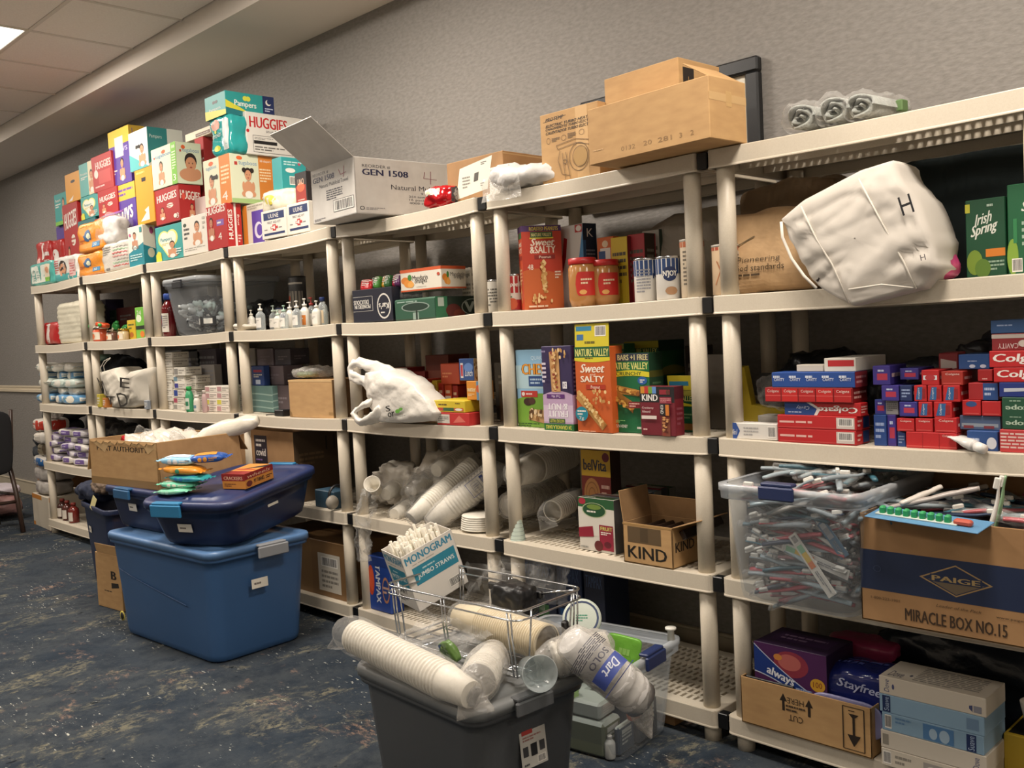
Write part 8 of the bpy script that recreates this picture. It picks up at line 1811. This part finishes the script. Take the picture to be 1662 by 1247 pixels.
G().box(.016, .10, .018, '141416:p', .004, (bw/2-.012, .10, .035)).build('handle_end', WB); G().box(.018, .018, .07, '141416:p', .004, (bw/2-.01, .06, .035)).build('handle_end', WB)
# straw box leaning in the basket
Sb = thing('straw_box', 'white and teal straw box leaning in the wire basket, open at the top', 'straw box', onX(681, 994, 3.93))
wS, dS, hS = .118, .18, .18
Mx = Matrix.Rotation(R(-14), 3, cf) @ Matrix.Rotation(R(13), 3, cr) @ Matrix.Rotation(R(-12), 3, 'Z')
Sb.rotation_euler = Mx.to_euler()
Sb.location = onX(681, 994, 3.93) - Mx @ Vector((wS/2, -dS/2, 0))
g = G(); t_ = .002
g.box(wS, dS, t_, 'd3cec6', .0003)
for sg in (-1, 1):
    g.box(t_, dS, hS, 'd6d1c9', .0005, (sg*(wS-t_)/2, 0, 0)); g.box(wS, t_, hS, 'd6d1c9', .0005, (0, sg*(dS-t_)/2, 0))
MG = lambda st: [('t', 'MONOGRAM', .05, .82, .95, .95, '3a86a4', {'b': .035}), ('l', .15, .76, .85, .79, 1, 'a5a098'), ('r', .12, .42, .95, .73, '2c8098'), ('t', st, .18, .50, .90, .60, 'dfe3e0', {'b': .02}), ('l', .3, .63, .7, .68, 1, 'a9c9d0')]
g.art(box_frame(wS, dS, hS, 'front'), MG('PIPOTES JUMBO')+[('t', 'CARY', .2, .26, .7, .37, '2a2a2c', {'b': -.01}), ('l', .2, .1, .6, .22, 3, '6a6864')])
g.art(box_frame(wS, dS, hS, 'right'), MG('JUMBO STRAWS')+[('bc', .66, .08, .92, .24)])
g.build('body', Sb)
g = G(); g.tube([(0, 0, 0), (.002, .001, .09), (0, 0, .172)], .0046, 'd9d3c4:m', 6); SM = g.mesh('straw')
for i in range(100):
    if i % 3 == 0: lx_ = rnd.uniform(-.042, .042); ly = rnd.uniform(-.072, .072)
    else: lx_ = -.044+.0088*(i % 11); ly = -.074+.0148*((i//11) % 11)
    o = bpy.data.objects.new('wrapped_straw', SM); COL.objects.link(o)
    o.matrix_world = Matrix.Translation(Sb.location) @ Mx.to_4x4() @ Matrix.Translation((lx_*.9-.006, ly*.9, .006+rnd.uniform(0, .026))) @ Euler((rnd.uniform(-.07, .07), rnd.uniform(-.08, .08), 0)).to_matrix().to_4x4()
    tag(o, 'white paper-wrapped straw packed upright in the open straw box', 'straw', 'paper-wrapped straws in the straw box')
# filters roll, film and black scoop in the basket
cup_sleeve('roll of pleated cream coffee filters lying in the wire basket', onZ(745, 1000, .46), onZ(893, 1045, .45), .048, pitch=.008, bag='film', seed=31, tail=.05, cat='coffee filters', m='d3c4a4:m')
crumple_blob('black_scoop', 'black plastic scoop half covered by film in the wire basket', 'scoop', .12, .08, .09, onZ(835, 985, .50)-Vector((0, 0, .03)), '121214:p', 3, .1, 5, k=5, sharp=False)
t = thing('crumpled_film', 'shiny crumpled clear film standing up in the wire basket', 'plastic film', onZ(835, 985, .47))
g = G()
for i in range(3): flat_sheet(g, (-.14+.01*i, -.06+.05*i, -.0), (.26, .03*(i-1), .01), (.0, .02, .12), 'film', 16, 12, .035, 22, i+3)
g.build('film', t)
t = thing('crumpled_film', 'crumpled clear film spilling between the basket and the paper cups', 'plastic film', onZ(715, 1050, .42))
g = G(); flat_sheet(g, (-.12, -.05, 0), (.26, .02, -.02), (0, .1, .07), 'film', 18, 12, .03, 22, 9); flat_sheet(g, (-.10, -.07, .02), (.22, .03, -.01), (0, .09, .03), 'film', 18, 12, .03, 24, 5); g.build('film', t)
soft_pack('produce_bag', 'green and blue printed bag corner under the basket', 'bag', .085, .02, .06, onZ(738, 1075, .41), (R(20), R(-20), R(-20)), '5a7a3c:f', [('p', [(0, .7), (.4, 1), (0, 1)], '26508a')]+peanuts(.2, .1, .9, .8, 16, 3, ('6f8f4a', '8aa45c', '4a6a30'), .09), k=6, amp=.006)
pt = onZ(905, 1010, .44); G_ = G(); G_.lathe([(.055, 0), (.06, .004), (.06, .012), (.05, .014), (.0001, .014)], 'bcc4b8:p', 32); G_.art(Frame(lambda u, v, n: Vector(((u-.5)*.12, (v-.5)*.12, .014+n))), [('o', .5, .5, .44, .44, .12, '2a3a5c'), ('l', .35, .4, .65, .6, 3, '4a8a70')])
tag(G_.build('round_tub_lid', None, onZ(945, 1005, .36), (R(60), 0, R(35))), 'round pale green tub lid with a dark blue ring behind the basket', 'lid')
# ---- clear tote on the floor behind
CT = clear_bin('open clear storage bin on the carpet between the grey tote and the shelves', (4.15, -.17, .0006), .48, .33, .29, R(7.9), False, '22305c:p', r=.04, taper=.86, latches=())
latch(CT, .24+.018, -.02, .29, PI/2, '22305c:p', .11, .04)
def inct(x, y, z): return Vector((4.15+x*math.cos(R(7.9))-y*math.sin(R(7.9)), -.17+x*math.sin(R(7.9))+y*math.cos(R(7.9)), z))
soft_pack('green_card_pack', 'bright green packet standing up in the clear floor bin', 'packet', .11, .02, .13, inct(.10, .03, .18), (R(-8), R(12), R(30)), '6fae3c:f', [('q', [(.1, .1), (.5, .3), (.3, .6)], 'd3d6c0'), ('l', .4, .5, .9, .8, 1, '8fc060')], k=8, amp=.002)
crumple_blob('orange_sponge', 'orange packet pressed against the right side of the clear floor bin', 'packet', .02, .10, .13, inct(.205, -.05, .10), 'b5502c:f', 3, .15, 5, sharp=False, rot=(0, 0, R(8)))
for i, (x, y, z, w, d, h, c, lb) in enumerate(((.06, -.09, .004, .18, .10, .10, '6a7058', 'flat olive container at the bottom of the clear floor bin'), (.14, .05, .004, .10, .12, .12, '2a3038', 'dark blue container at the back of the clear floor bin'), (-.08, -.02, .004, .16, .14, .13, '8f948c', 'pale container at the left of the clear floor bin'), (.05, -.08, .106, .16, .09, .05, '9aa09a', 'translucent food box resting on the olive container'), (.17, -.06, .004, .018, .09, .085, '3a4654', 'dark card pack against the right wall of the clear floor bin'))):
    g = G(); g.box(w, d, h, c+':p', .008, faces={'top': '9aa29a:p'}); g.art(box_frame(w, d, h, 'right'), [('l', .2, .3, .8, .7, 3, 'b5b8b0'), ('r', .2, .7, .8, .85, 'b5b8b0')]); tag(g.build('container', None, inct(x, y, z), (0, 0, R(7.9))), lb, 'container')
bottle('white_bottle', 'small white bottle lying low in the front corner of the clear floor bin', 'bottle', inct(.16, -.125, .005), .016, .07, 'd0cec6:p')
crumple_blob('green_packet', 'pale green packet low behind the drooping sleeve in the clear floor bin', 'packet', .12, .05, .09, inct(-.02, -.10, .11), '8fae6a:f', 4, .2, 5)
q = thing('white_clip', 'white plastic clip standing on the right corner of the clear floor bin', 'clip', inct(.235, .13, .29)); G().lathe([(.012, 0), (.010, .03), (.017, .034), (.017, .04), (.0001, .04)], 'd9d6cc:p', 16).build('clip', q)
pbox('flattened_carton', 'scrap of brown cardboard on the carpet under the shelf edge', 'cardboard', 1095, .03, .0006, lx=1040, h=.04, d=.12, col='card2', yaw=0, front=[('e', .3, .6, .06, .2, '241c16')])
